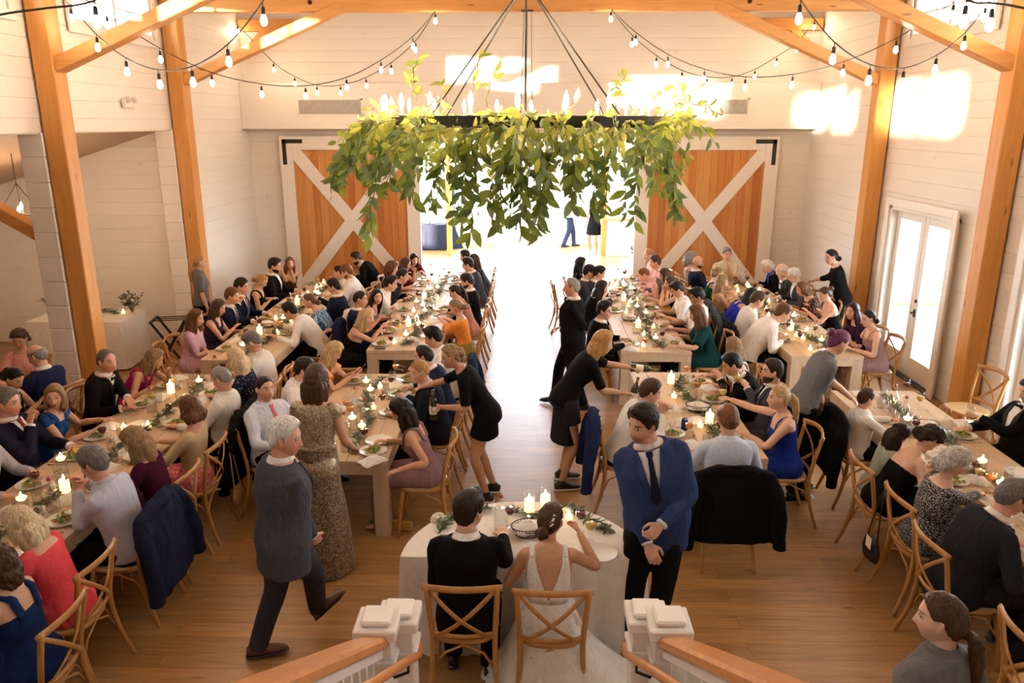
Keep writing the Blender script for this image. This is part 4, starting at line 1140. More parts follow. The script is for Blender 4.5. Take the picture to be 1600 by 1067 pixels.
def person(key, label, uv, face, sex='m', sit=True, hipx=None, lean=None, side=0, twist=0, hy=0, hp=None, hr=0, s=None, girth=1.0,
           top='jacket', c=BLACK, shirt=WHITE, tie=None, trousers=None, hem=.40, skirt=None, hair='short', hc='dark', tone='light', beard=None, lips=None,
           L=None, Rh=None, curl=(.5, .5), hn=(None, None), pole=(None, None), feet=None, shoe=None, glasses=False, sleeve=None, straps=None, top_t=None, roll=1.0, lod=None, seat=True, hz=None, legs='auto', ground=None, neck=None, footyaw=(0, 0), toe=(0, 0), hd=(None, None), bag=None, kneex=None, chair_label=None, collar_on=True, group='dinner guests', dy=0):
    sex_f = sex == 'f'
    s = (s or (1.0 if sex == 'm' else .94)) * 1.035
    rz = FACE[face] if isinstance(face, str) else R(face)
    hz = hz if hz is not None else (.565 if sit else .93 * s)
    hp_ = hp if hp is not None else (14 if sit else 6)
    def mk(ln): return Body(sex, s, ln, side, twist, hz, hy, hp_, hr, girth, neck)
    if lean is None and hipx is not None:
        best = None
        for ln in range(-6, 52, 2):
            b = mk(ln); g = head_to_ground({'_b': b, 'uv': uv, '_rz': rz}); e = abs(g.x - hipx)
            if best is None or e < best[0]: best = (e, ln)
        lean = best[1]
    b = mk(lean or 0)
    G = Vector(ground) if ground is not None else head_to_ground({'_b': b, 'uv': uv, '_rz': rz})
    G.y += dy
    if hipx is not None: G.x += max(-.12, min(.12, hipx - G.x)) * .5
    dist = (G - Vector((0, 0, 0))).length
    dep = dist + 1.0
    vb = min(.011, max(.0062, dep * .00082)); vg = min(.017, max(.0095, dep * .0015)); vh = min(.012, max(.0065, dep * .0009))
    root = thing('person', label, 'person', G, rz, group)
    inv = root.matrix_basis.inverted() if False else (Matrix.Rotation(-rz, 4, 'Z') @ Matrix.Translation(-G))
    loc = lambda p: (inv @ Vector(p))
    fem = .86 if sex_f else 1.0
    # ---- arms
    tab = .80
    arms = []
    for i, (sd, tgt) in enumerate(((-1, L), (1, Rh))):
        p, M = b.at(.44); S = p + M @ Vector((sd * (.172 if not sex_f else .146) * s, -.005, 0))
        if tgt is None: W = Vector((sd * .17, .40, tab)) if sit else (p + Vector((sd * .27 * s, .04, -.52 * s)))
        elif max(abs(tgt[0]), abs(tgt[1])) > 4: W = loc(at_z(tgt[0], tgt[1], tgt[2]))     # where the photograph shows the wrist, at that height
        else: W = Vector(tgt)
        pl = Vector(pole[i]) if pole[i] is not None else (Vector((sd * .75, -.35, -.9)) if sit else Vector((sd * .35, -1, -.2)))
        E, W = ik(S, W, .285 * s, .255 * s, pl)
        d = (W - E).normalized()
        if hd[i] is not None: d = Vector(hd[i]).normalized()
        n = Vector(hn[i]) if hn[i] is not None else (Vector((0, 0, -1)) if abs(d.z) < .8 else Vector((-sd, .15, 0)))
        arms.append((sd, S, E, W, d, n, p + M @ Vector((sd * .09 * s, -.005, -.01))))
    # ---- the body: one surface
    mb = MB()
    b.torso(mb, -.1, .525)
    nk0 = b.at(.49)[0]; back = b.HM @ Vector((0, -.012, -.03))
    nr = (.058 if not sex_f else .046) * s
    mb.tube([nk0, b.neck_top, b.head + back], [nr * 1.12, nr, nr * .95], 16)
    HMs = b.HM.to_4x4() @ Matrix.Scale(b.hs, 4); HMs.translation = b.head
    mb.add([HMs @ Vector(q) for q in HP[sex_f]], HF)
    for sd in (-1, 1):
        ear = [HMs @ Vector((sd * x, y, z)) for x, y, z in ((.066, .004, -.028), (.074, .0, -.016), (.079, -.008, .006), (.078, -.012, .022), (.070, -.006, .030))]
        mb.tube(ear, [.007 * s, .011 * s, .015 * s, .013 * s, .007 * s], 8, flat=(.62, 1.15), up=b.HM @ Vector((1, 0, 0)))
    ar = [.050, .053, .047, .040, .041, .034, .026]
    for k, (sd, S, E, W, d, n, I) in enumerate(arms):
        P, rr = smooth_path([I, S, S.lerp(E, .5), E, E.lerp(W, .35), E.lerp(W, .7), W], [x * fem * s for x in ar]); mb.tube(P, rr, 12)
        hand(mb, W, d, n, sd > 0, s * fem * 1.02, curl[k])
    # ---- legs
    if feet is not None: feet = [(tuple(loc(at_z(*f[1:4]))) if f[0] == 'px' else f) for f in feet]
    kn = []
    kx = kneex if kneex is not None else (.12 if not sex_f else .085)
    bare = top in ('dress', 'skirt') and legs == 'auto' or legs == 'bare'
    for i, sd in enumerate((-1, 1)):
        H = Vector((sd * .088 * s, 0, hz - .01))
        if sit:
            K = Vector((sd * kx, .44 * s, max(.50, hz - .03))) if feet is None or len(feet[i]) < 5 else Vector(feet[i][3:6])
            A = Vector((sd * kx * .95, .44 * s - .02, .09)) if feet is None else Vector(feet[i][:3])
        else:
            A = Vector((sd * .105, 0, .085)) if feet is None else Vector(feet[i][:3])
            if feet is not None and len(feet[i]) == 3 or feet is None: K, A = ik(H, A, .435 * s, .425 * s, Vector((sd * .1, 1, 0)))
        kn.append((sd, H, K, A))
        if bare:
            P, rr = smooth_path([H + Vector((0, 0, .04)), H.lerp(K, .5), K, K.lerp(A, .3), K.lerp(A, .7), A, A + Vector((0, .01, -.05))], [x * s * (.95 if sex_f else 1) for x in (.088, .078, .056, .056, .042, .032, .034)]); mb.tube(P, rr, 14)
            fy = R(footyaw[i]); fd = Vector((-math.sin(fy), math.cos(fy), 0))
            mb.tube([A + fd * -.05 + Vector((0, 0, -.05)), A + fd * .03 + Vector((0, 0, -.035)), A + fd * .12 + Vector((0, 0, -.055)), A + fd * .18 + Vector((0, 0, -.066))], [.03, .036, .034, .022], 10, flat=(1, .7), up=(0, 0, 1))
    brow = {'white': 'silver', 'purple': 'brown', 'pale': 'dirty', 'blond': 'dirty'}.get(hc, hc)
    hinv = (HMs).inverted()
    pend('body', mb, skin_mat(tone, lips or ('w' if sex_f else 'm'), brow, beard[1:] if (beard or '').startswith('~') else None), root, vb, 2, hinv)
    # ---- hair
    def hair_part(name, mb2, mat, disp=(.012, .02), sm=2): return pend(name, mb2, mat, root, vh, sm, None, disp)
    hm = hair_mat(hc); hb = MB(); HS = HMs
    down = Vector((0, 0, -1)); bk = b.HM @ Vector((0, -1, 0)); bk.z = 0; bk.normalize(); rt = b.HM @ Vector((1, 0, 0)); rt.z = 0; rt.normalize()
    spd = -(b.sp[-1][2] @ Vector((0, 0, 1))); hang = (down * .55 + spd * .45).normalized()
    def add_shell(line, top_, side_, bald=False): hb.add([HS @ Vector(q) for q in hair_shell(line, top_, side_, sex_f, bald)], HF)
    def tail(start, outv, ln, w, t, steps=6, n_=None):
        P = [start]; v = outv.normalized(); q = start
        for i in range(steps): v = (v * .45 + hang * .75).normalized(); q = q + v * (ln / steps); P.append(q)
        hb.tube(P, [w * x for x in [.75, 1.05, 1.1, 1.05, .95, .75, .35][:steps + 1]], 12, flat=(1, t / w), up=n_ or bk)
    HV = lambda x, y, z: HS @ Vector((x, y, z))
    disp = (.010, .02)
    if hair == 'short': add_shell('short', .026, .011)
    elif hair == 'quiff': add_shell('short', .036, .010); hb.tube([HV(-.04, .05, .115), HV(0, .07, .122), HV(.045, .05, .115)], [.022, .028, .022], 10)
    elif hair == 'buzz': add_shell('buzz', .009, .006); disp = (.003, .01)
    elif hair == 'recede': add_shell('recede', .014, .012)
    elif hair == 'bald': add_shell('short', .012, .013, True); disp = (.006, .015)
    elif hair == 'shaved': hb = None
    elif hair in ('long', 'wavy', 'halfup', 'bob', 'shoulder'):
        add_shell('long', .024, .020)
        ln = {'long': .36, 'wavy': .34, 'halfup': .3, 'bob': .12, 'shoulder': .2}[hair] * s
        for x, w in ((-.045, .05), (0, .058), (.045, .05)): tail(HV(x, -.078, -.01), bk * .5 + hang, ln, w, .04)
        for sd in (-1, 1):
            tail(HV(sd * .076, -.03, -.02), hang + rt * sd * .15 + bk * .1, ln * .85, .038, .03, n_=rt)
            if hair != 'halfup': tail(HV(sd * .070, .028, .0), hang + rt * sd * .22 - bk * .06, ln * .62, .024, .02, n_=rt)
        if hair == 'halfup': hb.tube([HV(-.07, -.03, .05), HV(0, -.112, .045), HV(.07, -.03, .05)], [.02, .028, .02], 10)
        disp = (.022, .045) if hair == 'wavy' else (.014, .03)
    elif hair == 'curly':
        add_shell('long', .045, .045); tail(HV(0, -.08, -.02), bk + hang * .6, .16, .085, .055); disp = (.045, .03)
    elif hair == 'afrobob':
        add_shell('back', .035, .03); hb.tube([HV(-.06, -.06, -.06), HV(0, -.11, -.05), HV(.06, -.06, -.06)], [.04, .055, .04], 12); disp = (.03, .028)
    elif hair in ('bun', 'lowbun', 'updo', 'pony', 'lowpony'):
        add_shell('back', .014, .011)
        if hair == 'bun': hb.tube([HV(0, -.09, .045), HV(0, -.125, .055), HV(0, -.155, .05)], [.034, .046, .03], 12)
        elif hair == 'lowbun': hb.tube([HV(-.03, -.105, -.055), HV(0, -.13, -.06), HV(.03, -.105, -.055)], [.034, .046, .034], 12)
        elif hair == 'updo':
            for x, z, r_ in ((-.045, .0, .036), (.045, .0, .036), (0, .03, .04), (0, -.04, .042), (-.03, -.055, .03), (.03, -.055, .03)): hb.tube([HV(x * .8, -.085, z), HV(x, -.115, z + .01), HV(x * 1.1, -.13, z)], [r_, r_, r_ * .7], 10)
            disp = (.024, .026)
        else:
            z0 = .035 if hair == 'pony' else -.045
            hb.tube([HV(0, -.09, z0), HV(0, -.128, z0 + .002)], [.024, .019], 10); tail(HV(0, -.122, z0), bk * 1.2 + down * .25, .30 * s, .036, .032)
    elif hair == 'boy': add_shell('short', .02, .012)
    if hb is not None: hair_part('hair', hb, hm, disp)
    if beard and not beard.startswith('~'):
        P = HP[False].copy(); m = sstep(-P[:, 2], .030, .042) * (1 - sstep(AZ, 92, 104)) * (1 - np.exp(-(P[:, 0] / .02) ** 2 - ((P[:, 2] + .061) / .008) ** 2)); m = np.where(np.abs(P[:, 0]) < .022, m * sstep(-P[:, 2], .044, .050), m)
        k = 1 + .009 / np.linalg.norm(P, axis=1); k = k * m + .88 * (1 - m); bb = MB(); bb.add([HS @ Vector(q) for q in P * k[:, None]], HF)
        pend('beard', bb, hair_mat(beard), root, vh, 1, None, (.006, .012))
    if glasses:
        g = MB()
        for sd in (-1, 1):
            g.tube([HV(sd * .033 + .021 * math.cos(t), .098, .010 + .016 * math.sin(t)) for t in np.linspace(0, 6.283, 15)[:-1]], .0022, 5, closed=True); g.tube([HV(sd * .055, .097, .014), HV(sd * .077, .05, .014), HV(sd * .079, -.01, .012)], .002, 5)
        g.tube([HV(-.012, .1, .012), HV(.012, .1, .012)], .002, 5); g.build('glasses', M_IRON, root, True)
    # ---- clothes
    def sleeves(mb2, g, frac=1.0, puff=0.0):
        for sd, S, E, W, d, n, I in arms:
            P = [I, S, S.lerp(E, .5), E, E.lerp(W, .5), E.lerp(W, .96)]; r = [x * fem * s + g for x in (.046, .054, .047, .042, .037, .028 if frac == 1 else .032)]
            r = [x + puff * (i in (2, 3, 4)) for i, x in enumerate(r)]
            m = {1.0: 6, .75: 5, .5: 4, .3: 3, .2: 3}[frac]
            if frac == .75: P[4] = E.lerp(W, .4)
            if frac == .5: P[3] = S.lerp(E, .92)
            if frac == .3: P[2] = S.lerp(E, .55)
            if frac == .2: P[2] = S.lerp(E, .25)
            Q, rr = smooth_path(P[:m], r[:m]); mb2.tube(Q, rr, 14)
    def collar(mat, g=.0, nm='collar'):
        mb2 = MB(); p, M = b.at(.498); q, M2 = b.at(.525); r0 = nr * 1.06 + .006 + g
        ups = (b.neck_top - q).normalized(); c0 = p + M2 @ Vector((0, -.012 * s, 0)); c1 = q + ups * .020 * s + M2 @ Vector((0, -.008 * s, .004 * s))
        cw = 1.42 if top in ('jacket', 'tux') else 1.72; pl_, Ml_ = b.at(.486); mb2.tube([pl_ + Ml_ @ Vector((0, -.012 * s, 0)), b.at(.508)[0] + M2 @ Vector((0, -.012 * s, 0)), c0.lerp(c1, .75), c1], [r0 * cw, r0 * (cw - .22), r0 * 1.06, r0 * .99], 18, cap=False); mb2.tube([c1 - ups * .001, c1 - ups * .016, c1 - ups * .028], [r0 * .99, r0 * 1.10, r0 * 1.22], 18, cap=False)
        return mb2.build(nm, mat, root, True)
    def cuffs(mat, g):
        for sd, S, E, W, d, n, I in arms:
            mb2 = MB(); mb2.tube([E.lerp(W, .93), E.lerp(W, 1.01)], [.029 * fem * s + g, .029 * fem * s + g], 12); mb2.build('cuff', mat, root, True)
    ct = cloth(c)
    neckw = .05 * s
    if top in ('jacket', 'tux'):
        g = .021 * s; mb2 = MB(); b.torso(mb2, -.13 if sit else -.2, .512, g, g0=g + .012); sleeves(mb2, .013 * s); pend('jacket', mb2, ct, root, vg, 3)
        sm = cloth(shirt); collar(sm)
        t0 = .17 if top == 'tux' else .22
        b.panel([(t0 + (.512 - t0) * i / 7, -(.006 + (neckw + .012) * (i / 7) ** .9), (.006 + (neckw + .012) * (i / 7) ** .9)) for i in range(8)], g + .004).build('shirt_front', sm, root, True)
        lap = MB()
        for sd in (-1, 1):
            rows = []
            for i in range(8):
                e = .006 + (neckw + .012) * (i / 7) ** .9; w = .012 + .034 * math.sin(math.pi * min(1, (i / 7) * 1.05) ** 1.3) + (.018 if i == 5 else 0)
                rows.append((t0 + (.508 - t0) * i / 7, sd * e, sd * (e + w)) if sd > 0 else (t0 + (.508 - t0) * i / 7, -(e + w), -e))
            q = b.panel(rows, g + .015); lap.add(q.v, q.f)
        lap.build('lapel', ct if top == 'jacket' else cloth(('black satin silk', (.02, .019, .02))), root, True)
        cuffs(sm, .009 * s)
    elif top in ('shirt', 'vest'):
        g = .013 * s; mb2 = MB(); b.torso(mb2, -.06 if sit else -.05, .522, g, g0=g + .006); sleeves(mb2, .010 * s, roll); pend('shirt', mb2, ct, root, vg, 3)
        if collar_on: collar(ct, -.004)
        pk = b.panel([(.05 + .45 * i / 6, -.016, .016) for i in range(7)], g + .004); pk.build('placket', ct, root, True)
        if roll < 1: pass
        if top == 'vest':
            mb2 = MB(); b.torso(mb2, -.05, .47, g + .012); pend('waistcoat', mb2, cloth(shirt), root, vg, 3)
    elif top == 'tee':
        g = .013 * s; mb2 = MB(); b.torso(mb2, -.07, .50, g, g0=g + .008); sleeves(mb2, .014 * s, sleeve or .5); pend('top', mb2, ct, root, vg, 3)
    elif top in ('dress', 'skirt'):
        g = .009 * s; mb2 = MB(); tt = top_t if top_t is not None else (.40 if straps or not sleeve else .47)
        b.torso(mb2, -.08, tt, g)
        if sleeve: sleeves(mb2, .012 * s, sleeve if sleeve in (1.0, .75, .5, .3, .2) else .5, .028 if straps == 'puff' else 0)
        pend('dress' if top == 'dress' else 'top', mb2, ct, root, vg, 3)
        if straps and straps != 'puff':
            for sd in (-1, 1):
                st = MB(); w = .030 if straps == 'wide' else .011
                pts = [b.surf(tt - .02, sd * .075 * s, g + .003)] + [b.surf(t, sd * (.075 + .012 * (t > .44)) * s, .008) for t in (.44, .47)] + [b.at(.487)[0] + b.at(.487)[1] @ Vector((sd * .083 * s, -.012, .012 * s))] + [b.surf(t, sd * .083 * s, .008, True) for t in (.46, .42)] + [b.surf(tt - .03, sd * .07 * s, g + .002, True)]
                st.tube(catmull(pts, 3), w, 8, flat=(1, .3), up=None); st.build('strap', ct, root, True)
        sk = MB(); skm = cloth(skirt) if skirt else ct
        if sit:
            for sd, H, K, A in kn:
                sk.tube([H + Vector((0, -.06, .0)), H.lerp(K, .5), K + Vector((0, .02, 0))], [.118 * s, .105 * s, .082 * s], 14)
            sk.tube([Vector((0, -.03, hz - .02)), Vector((0, .42 * s, hz - .03))], [.09, .07], 12)
            if hem < .42:
                sk.tube([Vector((0, .40 * s, hz - .04)), Vector((0, .46 * s, (hz + hem) / 2)), Vector((0, .44 * s, max(.04, hem)))], [.10, .115, .125], 16, flat=(1.55, .8), up=(0, 1, 0))
            b.torso(sk, -.09, .14, g + .004)
        else:
            vs_ = []; n = 32; rows = 12
            for i in range(rows + 1):
                t = i / rows; z = hz + .16 * s + (hem - hz - .16 * s) * t
                a0, b0, _ = sec(sex, max(-.1, .16 - .3 * t)); fl = max(0, t - .3); a = a0 * s + g + .022 + fl * (.07 if hem > .3 else .10); d_ = b0 * s + g + .022 + fl * (.09 if hem > .3 else .14)
                p0 = b.at(.16)[0].lerp(Vector((0, 0, hz)), min(1, t * 3))
                for k in range(n):
                    th = 2 * math.pi * k / n; w = 1 + (.05 * math.sin(th * 7 + i * .1) + .03 * math.sin(th * 11)) * fl
                    vs_.append(Vector((p0.x + a * math.cos(th) * w, p0.y - .01 + d_ * math.sin(th) * w, z)))
            sk.add(vs_, [(i * n + k, i * n + (k + 1) % n, (i + 1) * n + (k + 1) % n, (i + 1) * n + k)[::-1] for i in range(rows) for k in range(n)] + [tuple(range(n)), tuple(rows * n + k for k in range(n - 1, -1, -1))])
        pend('skirt', sk, skm, root, vg, 2)
    if top not in ('dress', 'skirt') and legs != 'bare':
        tr = MB(); tm = cloth(trousers or (c if top in ('jacket', 'tux') else BLACK)); b.torso(tr, -.1, .12, .012 if top in ('shirt', 'vest', 'tee') else .006)
        for sd, H, K, A in kn:
            P, rr = smooth_path([H + Vector((0, 0, .02)), H.lerp(K, .5), K, K.lerp(A, .5), A + Vector((0, 0, -.02))], [x * s * girth ** .5 for x in (.100, .092, .072, .066, .060)]); tr.tube(P, rr, 14)
        pend('trousers', tr, tm, root, vg, 2)
    if legs == 'bare' and top == 'tee':
        tr = MB(); tm = cloth(trousers or BLACK); b.torso(tr, -.1, .13, .014)
        for sd, H, K, A in kn: tr.tube([H + Vector((0, 0, .02)), H.lerp(K, .3), H.lerp(K, .52)], [.110 * s, .108 * s, .108 * s], 14)
        tr.tube([Vector((0, 0, hz - .02)), Vector((0, 0, hz - (.24 if skirt is None else .46)))], [.12, .135 if skirt is None else .16], 16, flat=(1.3, .95), up=(0, 1, 0))
        pend('shorts', tr, tm, root, vg, 2)
    if shoe is not None or (top not in ('dress', 'skirt')):
        for i, (sd, H, K, A) in enumerate(kn):
            fy = R(footyaw[i]); tp = R(toe[i]); fd = Vector((-math.sin(fy) * math.cos(tp), math.cos(fy) * math.cos(tp), math.sin(tp))); u = Vector((math.sin(fy) * math.sin(tp), -math.cos(fy) * math.sin(tp), math.cos(tp)))
            if u.z < 0: u = -u
            o = A - u * .085
            sh = MB(); sh.tube([o + fd * -.075 + u * .045, o + fd * -.03 + u * .052, o + fd * .05 + u * .046, o + fd * .12 + u * .036, o + fd * .18 + u * .028, o + fd * .205 + u * .024], [.032, .040, .040, .042, .034, .016], 12, flat=[(1, 1.15), (1, 1.2), (1, 1.05), (1, .78), (1, .7), (1, .8)], up=u)
            sh.tube([A + Vector((0, 0, .03)), o + u * .05], [.042, .04], 12)
            so = pend('shoe', sh, shoe if shoe not in (None, 'sneaker') else M_SHOE, root, vg * .8, 2)
            sl_ = MB(); sl_.tube([o + fd * -.085 + u * .010, o + fd * -.02 + u * .010, o + fd * .06 + u * .010, o + fd * .14 + u * .010, o + fd * .212 + u * .012], [.034, .041, .041, .044, .022], 14, flat=(1, .26), up=u); sl_.build('sole', M_SOLE if shoe == 'sneaker' else M_SHOE, so, True)
    if top in ('jacket', 'tux', 'shirt') and tie:
        tm = cloth(tie) if not isinstance(tie, str) else cloth(BTIE); gg = (.021 if top != 'shirt' else .013) * s + .012
        if tie == 'bow':
            p = b.surf(.507, 0, gg + .004); _, M = b.at(.507); bw = MB()
            for sd in (-1, 1): bw.tube([p + M @ Vector((sd * .004, .008, 0)), p + M @ Vector((sd * .028, .008, .0)), p + M @ Vector((sd * .05, .004, 0))], [.010, .015, .023], 8, flat=(.55, 1.0), up=M @ Vector((0, 0, 1)))
            bw.tube([p + M @ Vector((0, .01, .012)), p + M @ Vector((0, .01, -.012))], .012, 8); bw.build('bow_tie', tm, root, True)
        else:
            t1 = .08 if top == 'shirt' else .18; q = b.panel([(t1, -.004, .004)] + [(t, -w_, w_) for t, w_ in ((t1 + .035 + k * (.485 - t1 - .035) / 12, .034 - .019 * k / 12) for k in range(13))] + [(.49, -.022, .022), (.515, -.022, .022)], gg + .004); q.build('tie', tm, root, True)
    W2 = Matrix.Translation(G) @ Matrix.Rotation(rz, 4, 'Z')
    info = {'root': root, 'g': G, 'rz': rz, 'M': W2, 'hands': [W2 @ (a[3] + a[4] * .09 * s) for a in arms], 'hdir': [W2.to_3x3() @ a[4] for a in arms], 'hnrm': [W2.to_3x3() @ a[5] for a in arms], 'face': face, 'b': b, 'label': label, 'lean': lean}
    PEOPLE[key] = info
    return info
# ============================================================ THE GUESTS
COLS = {'LAw': (-4.64, 'E', 'on the pier side of the table by the arcade'), 'LAe': (-3.04, 'W', 'on the aisle side of the table by the arcade'),
        'LBw': (-4.53, 'E', 'on the wall side of the back left table'), 'LBe': (-2.93, 'W', 'on the aisle side of the back left table'),
        'LCw': (-2.53, 'E', 'at the single table left of the aisle'), 'LCe': (-.92, 'W', 'at the single table left of the aisle'),
        'LDw': (-2.48, 'E', 'at the long table left of the aisle'), 'LDe': (-.87, 'W', 'at the long table left of the aisle'),
        'RDw': (.92, 'E', 'at the long table right of the aisle'), 'RDe': (2.53, 'W', 'at the long table right of the aisle'),
        'RCw': (.92, 'E', 'at the single table right of the aisle'), 'RCe': (2.53, 'W', 'at the single table right of the aisle'),
        'RBw': (3.11, 'E', 'at the table along the right wall'), 'RBe': (4.73, 'W', 'on the wall side of the right table'),
        'RAw': (3.12, 'E', 'at the table below the glazed doors'), 'RAe': (4.74, 'W', 'on the door side of the near right table')}
SHORT = {}; SEATED = []
def brief(t, most=8):
    """a short way to name a guest in the labels of the things around"""
    w = t.replace(',', '').split()[:most]
    while w[-1] in ('and', 'with', 'in', 'of', 'the', 'a', 'an', 'at', 'his', 'her', 'by', 'to', 'from', 'for', 'against', 'on', 'over', 'beside', 'dark', 'white', 'black', 'brown', 'cropped', 'long', 'loose', 'half', 'near', 'far', 'pale', 'short', 'pinned', 'turning', 'bent', 'lifting', 'seen', 'looking', 'staring', 'auburn', 'blond', 'honey', 'straight', 'streaked', 'braided', 'grinning', 'reaching', 'dark-haired', 'back', 'low', 'deep', 'shiny', 'strawberry', 'head', 'wavy'): w.pop()
    t = ' '.join(w)
    assert t not in SHORT.values(), t
    return t
def guest(key, col, short, uv, sex='m', **kw):
    hx, fc, where = COLS[col]
    lab = f'{short}, seated {where}'
    if len(lab.split()) > 16: lab = f'{short} {where}'
    if len(lab.split()) > 16: lab = short
    SHORT[key] = brief(short)
    face = kw.pop('face', fc)
    mkchair = kw.pop('chair', True)
    hipx = kw.pop('hipx', hx)
    i = person(key, lab, uv, face, sex, hipx=hipx, **kw)
    i['col'] = col; i['seatface'] = fc; SEATED.append(key)
    if mkchair: seat_chair(key, fc)
    return i
def seat_chair(key, fc):
    i = PEOPLE[key]; g = i['g']; fw = Vector((-math.sin(FACE[fc]), math.cos(FACE[fc]), 0))
    p = g + fw * .035
    i['chair'] = chair(p.x, p.y, FACE[fc], 'oak cross back chair under the ' + SHORT[key])
C_PALEBLUE = ('pale blue shirt', (.56, .62, .74)); C_LAV = ('lavender shirt', (.52, .53, .66)); C_GREY = ('grey suit', (.055, .058, .072)); C_DKGREY = ('charcoal suit', (.04, .042, .048))
C_BLACK = ('black dress', (.006, .0055, .006)); C_SERV = ('server grey shirt', (.135, .125, .125))
PINKTIE = ('pink silk', (.72, .16, .25)); REDTIE = ('dark red silk', (.22, .02, .03)); GREYTIE = ('grey silk', (.09, .09, .11)); NAVYTIE = ('navy silk', (.012, .014, .035))
# --- table by the arcade, pier side
guest('a0', 'LAw', 'person in a pale grey shirt cut off by the left edge', (-32, 676), top='shirt', c=('pale grey shirt', (.42, .40, .45)), L=None, Rh=(8, 775, .82))
guest('a1', 'LAw', 'grey-haired man in navy suit and dark red tie, fingers at his mouth', (13, 630), c=('deep navy suit', (.014, .014, .03)), tie=REDTIE, hc='salt', tone='red', Rh=(.05, .21, 1.10), hn=(None, (-1, .3, .2)), hp=4, s=1.06, curl=(.5, .9))
guest('a2', 'LAw', 'woman in royal blue ruffled dress turning to the camera', (86, 620), 'f', hy=-72, hp=4, hair='shoulder', hc='dirty', tone='light', top='dress', c=('royal blue', (.012, .055, .22)), sleeve=.2, straps='wide', top_t=.42, L=(160, 655, .82), Rh=(143, 674, .82))
guest('a3', 'LAw', 'man in black tuxedo with white shirt and bow tie', (172, 562), top='tux', tie='bow', hc='salt', hair='recede', tone='red', hy=-22, hp=8, L=(204, 628, .90), Rh=(190, 638, .82), s=1.03, dy=-0.06)
guest('a4', 'LAw', 'woman in fuchsia sleeveless dress with wavy blond hair', (234, 566), 'f', hair='wavy', hc='dirty', top='dress', c=('fuchsia', (.50, .008, .16)), straps='wide', hp=22, L=(264, 580, .95), Rh=(238, 604, .82), tone='tan', dy=0.12)
# --- aisle side
guest('b8', 'LAe', 'man in white shirt with a bowed grey head', (386, 542), top='shirt', c=WHITE, hair='short', hc='salt', hp=42, trousers=BLACK, dy=0.2)
guest('b7', 'LAe', 'woman in polka dot dress with pale bob and glasses', (372, 558), 'f', hair='shoulder', hc='pale', top='dress', c=('navy polka dot', (.012, .014, .028), 'dots', (.8, .78, .74)), sleeve=.5, glasses=True, hy=-10, dy=-0.06)
guest('b1', 'LAe', 'man in white shirt with cropped grey hair', (346, 592), top='shirt', c=WHITE, hair='buzz', hc='grey', tone='red', hp=24, hy=-10)
guest('b2', 'LAe', 'woman in beige shawl over pink dress with dark red bob', (300, 640), 'f', hair='bob', hc='chestnut', top='skirt', c=('beige shawl', (.50, .36, .20)), sleeve=.75, top_t=.475, skirt=('pink floral', (.56, .11, .14), 'floral', (.70, .28, .28)), hp=18, hy=-25, Rh=(250, 690, .83), s=.97)
guest('b3', 'LAe', 'woman in plum top with long ash blond hair', (200, 698), 'f', hair='long', hc='dirty', top='dress', c=('plum', (.055, .008, .025)), sleeve=.5, hp=30, hy=12, dy=0.12)
guest('b4', 'LAe', 'man in lavender shirt wiping his mouth', (157, 716), top='shirt', c=C_LAV, hair='short', hc='salt', tone='red', hp=20, L=(122, 765, 1.0), Rh=(132, 752, 1.02), trousers=BLACK, s=1.03, dy=-0.1)
guest('b5', 'LAe', 'woman in coral dress with pale blond hair', (22, 818), 'f', hair='shoulder', hc='pale', top='dress', c=('coral', (.72, .075, .09)), sleeve=.3, top_t=.43, hp=22, lean=26)
guest('b6', 'LAe', 'woman in deep blue dress with dark brown curls', (2, 884), 'f', hair='curly', hc='brown', top='dress', c=('deep blue', (.008, .022, .085)), straps='wide', hp=18, lean=14, top_t=.36, s=.98)
# --- side aisle
for key, short, uv, face, kw in (
    ('z1', 'woman in pink cardigan with dark curly hair', (31, 530), 200, dict(sex='f', hair='afrobob', hc='brown', top='dress', c=('shell pink', (.66, .30, .25)), sleeve=1.0, hp=26, hy=-10, tone='tan')),
    ('z2', 'balding man in navy suit seen from behind', (58, 556), 75, dict(c=('ink navy suit', (.012, .018, .06)), hair='bald', hc='grey', hp=22, hy=20, lean=8)),
    ('z3', 'woman in black dress with pinned-up black curls', (22, 592), 'E', dict(sex='f', hair='updo', hc='black', top='dress', c=C_BLACK, straps='thin', hp=30, hy=-12, tone='tan', Rh=(62, 628, .88), lean=22))):
    sx = kw.pop('sex', 'm'); SHORT[key] = brief(short)
    i = person(key, short + ', in the side aisle behind the first post', uv, face, sx, **kw); i['seatface'] = face; i['col'] = 'Z'
    rzz = i['rz']; p = i['g'] + Matrix.Rotation(rzz, 3, 'Z') @ Vector((0, .035, 0)); i['chair'] = chair(p.x, p.y, rzz, 'oak cross back chair under the ' + SHORT[key])
# --- back left table
guest('c1', 'LBw', 'woman in lilac sequin dress with long brown hair', (306, 497), 'f', hair='long', hc='chestnut', top='dress', c=('lilac sequin', (.46, .26, .34), 'flecks', (.72, .50, .58)), sleeve=.5, top_t=.47, L=(.1, .3, .72), Rh=(-.05, .33, .72))
guest('c2', 'LBw', 'woman in dark navy sleeveless dress with brown hair', (341, 481), 'f', hair='shoulder', hc='brown', top='dress', c=('navy print dress', (.02, .016, .035), 'floral', (.06, .03, .05)), straps='wide', hp=20, Rh=(366, 512, .86), lean=None)
guest('c3', 'LBw', 'man in navy suit biting a bread roll', (362, 463), c=NAVY, tie=GREYTIE, hair='short', hc='chestnut', Rh=(373, 474, 1.06), curl=(.5, .9))
guest('c4', 'LBw', 'man in navy suit with shiny grey tie and dark hair', (377, 448), c=NAVY, tie=GREYTIE, hair='short', hc='dark', s=1.04)
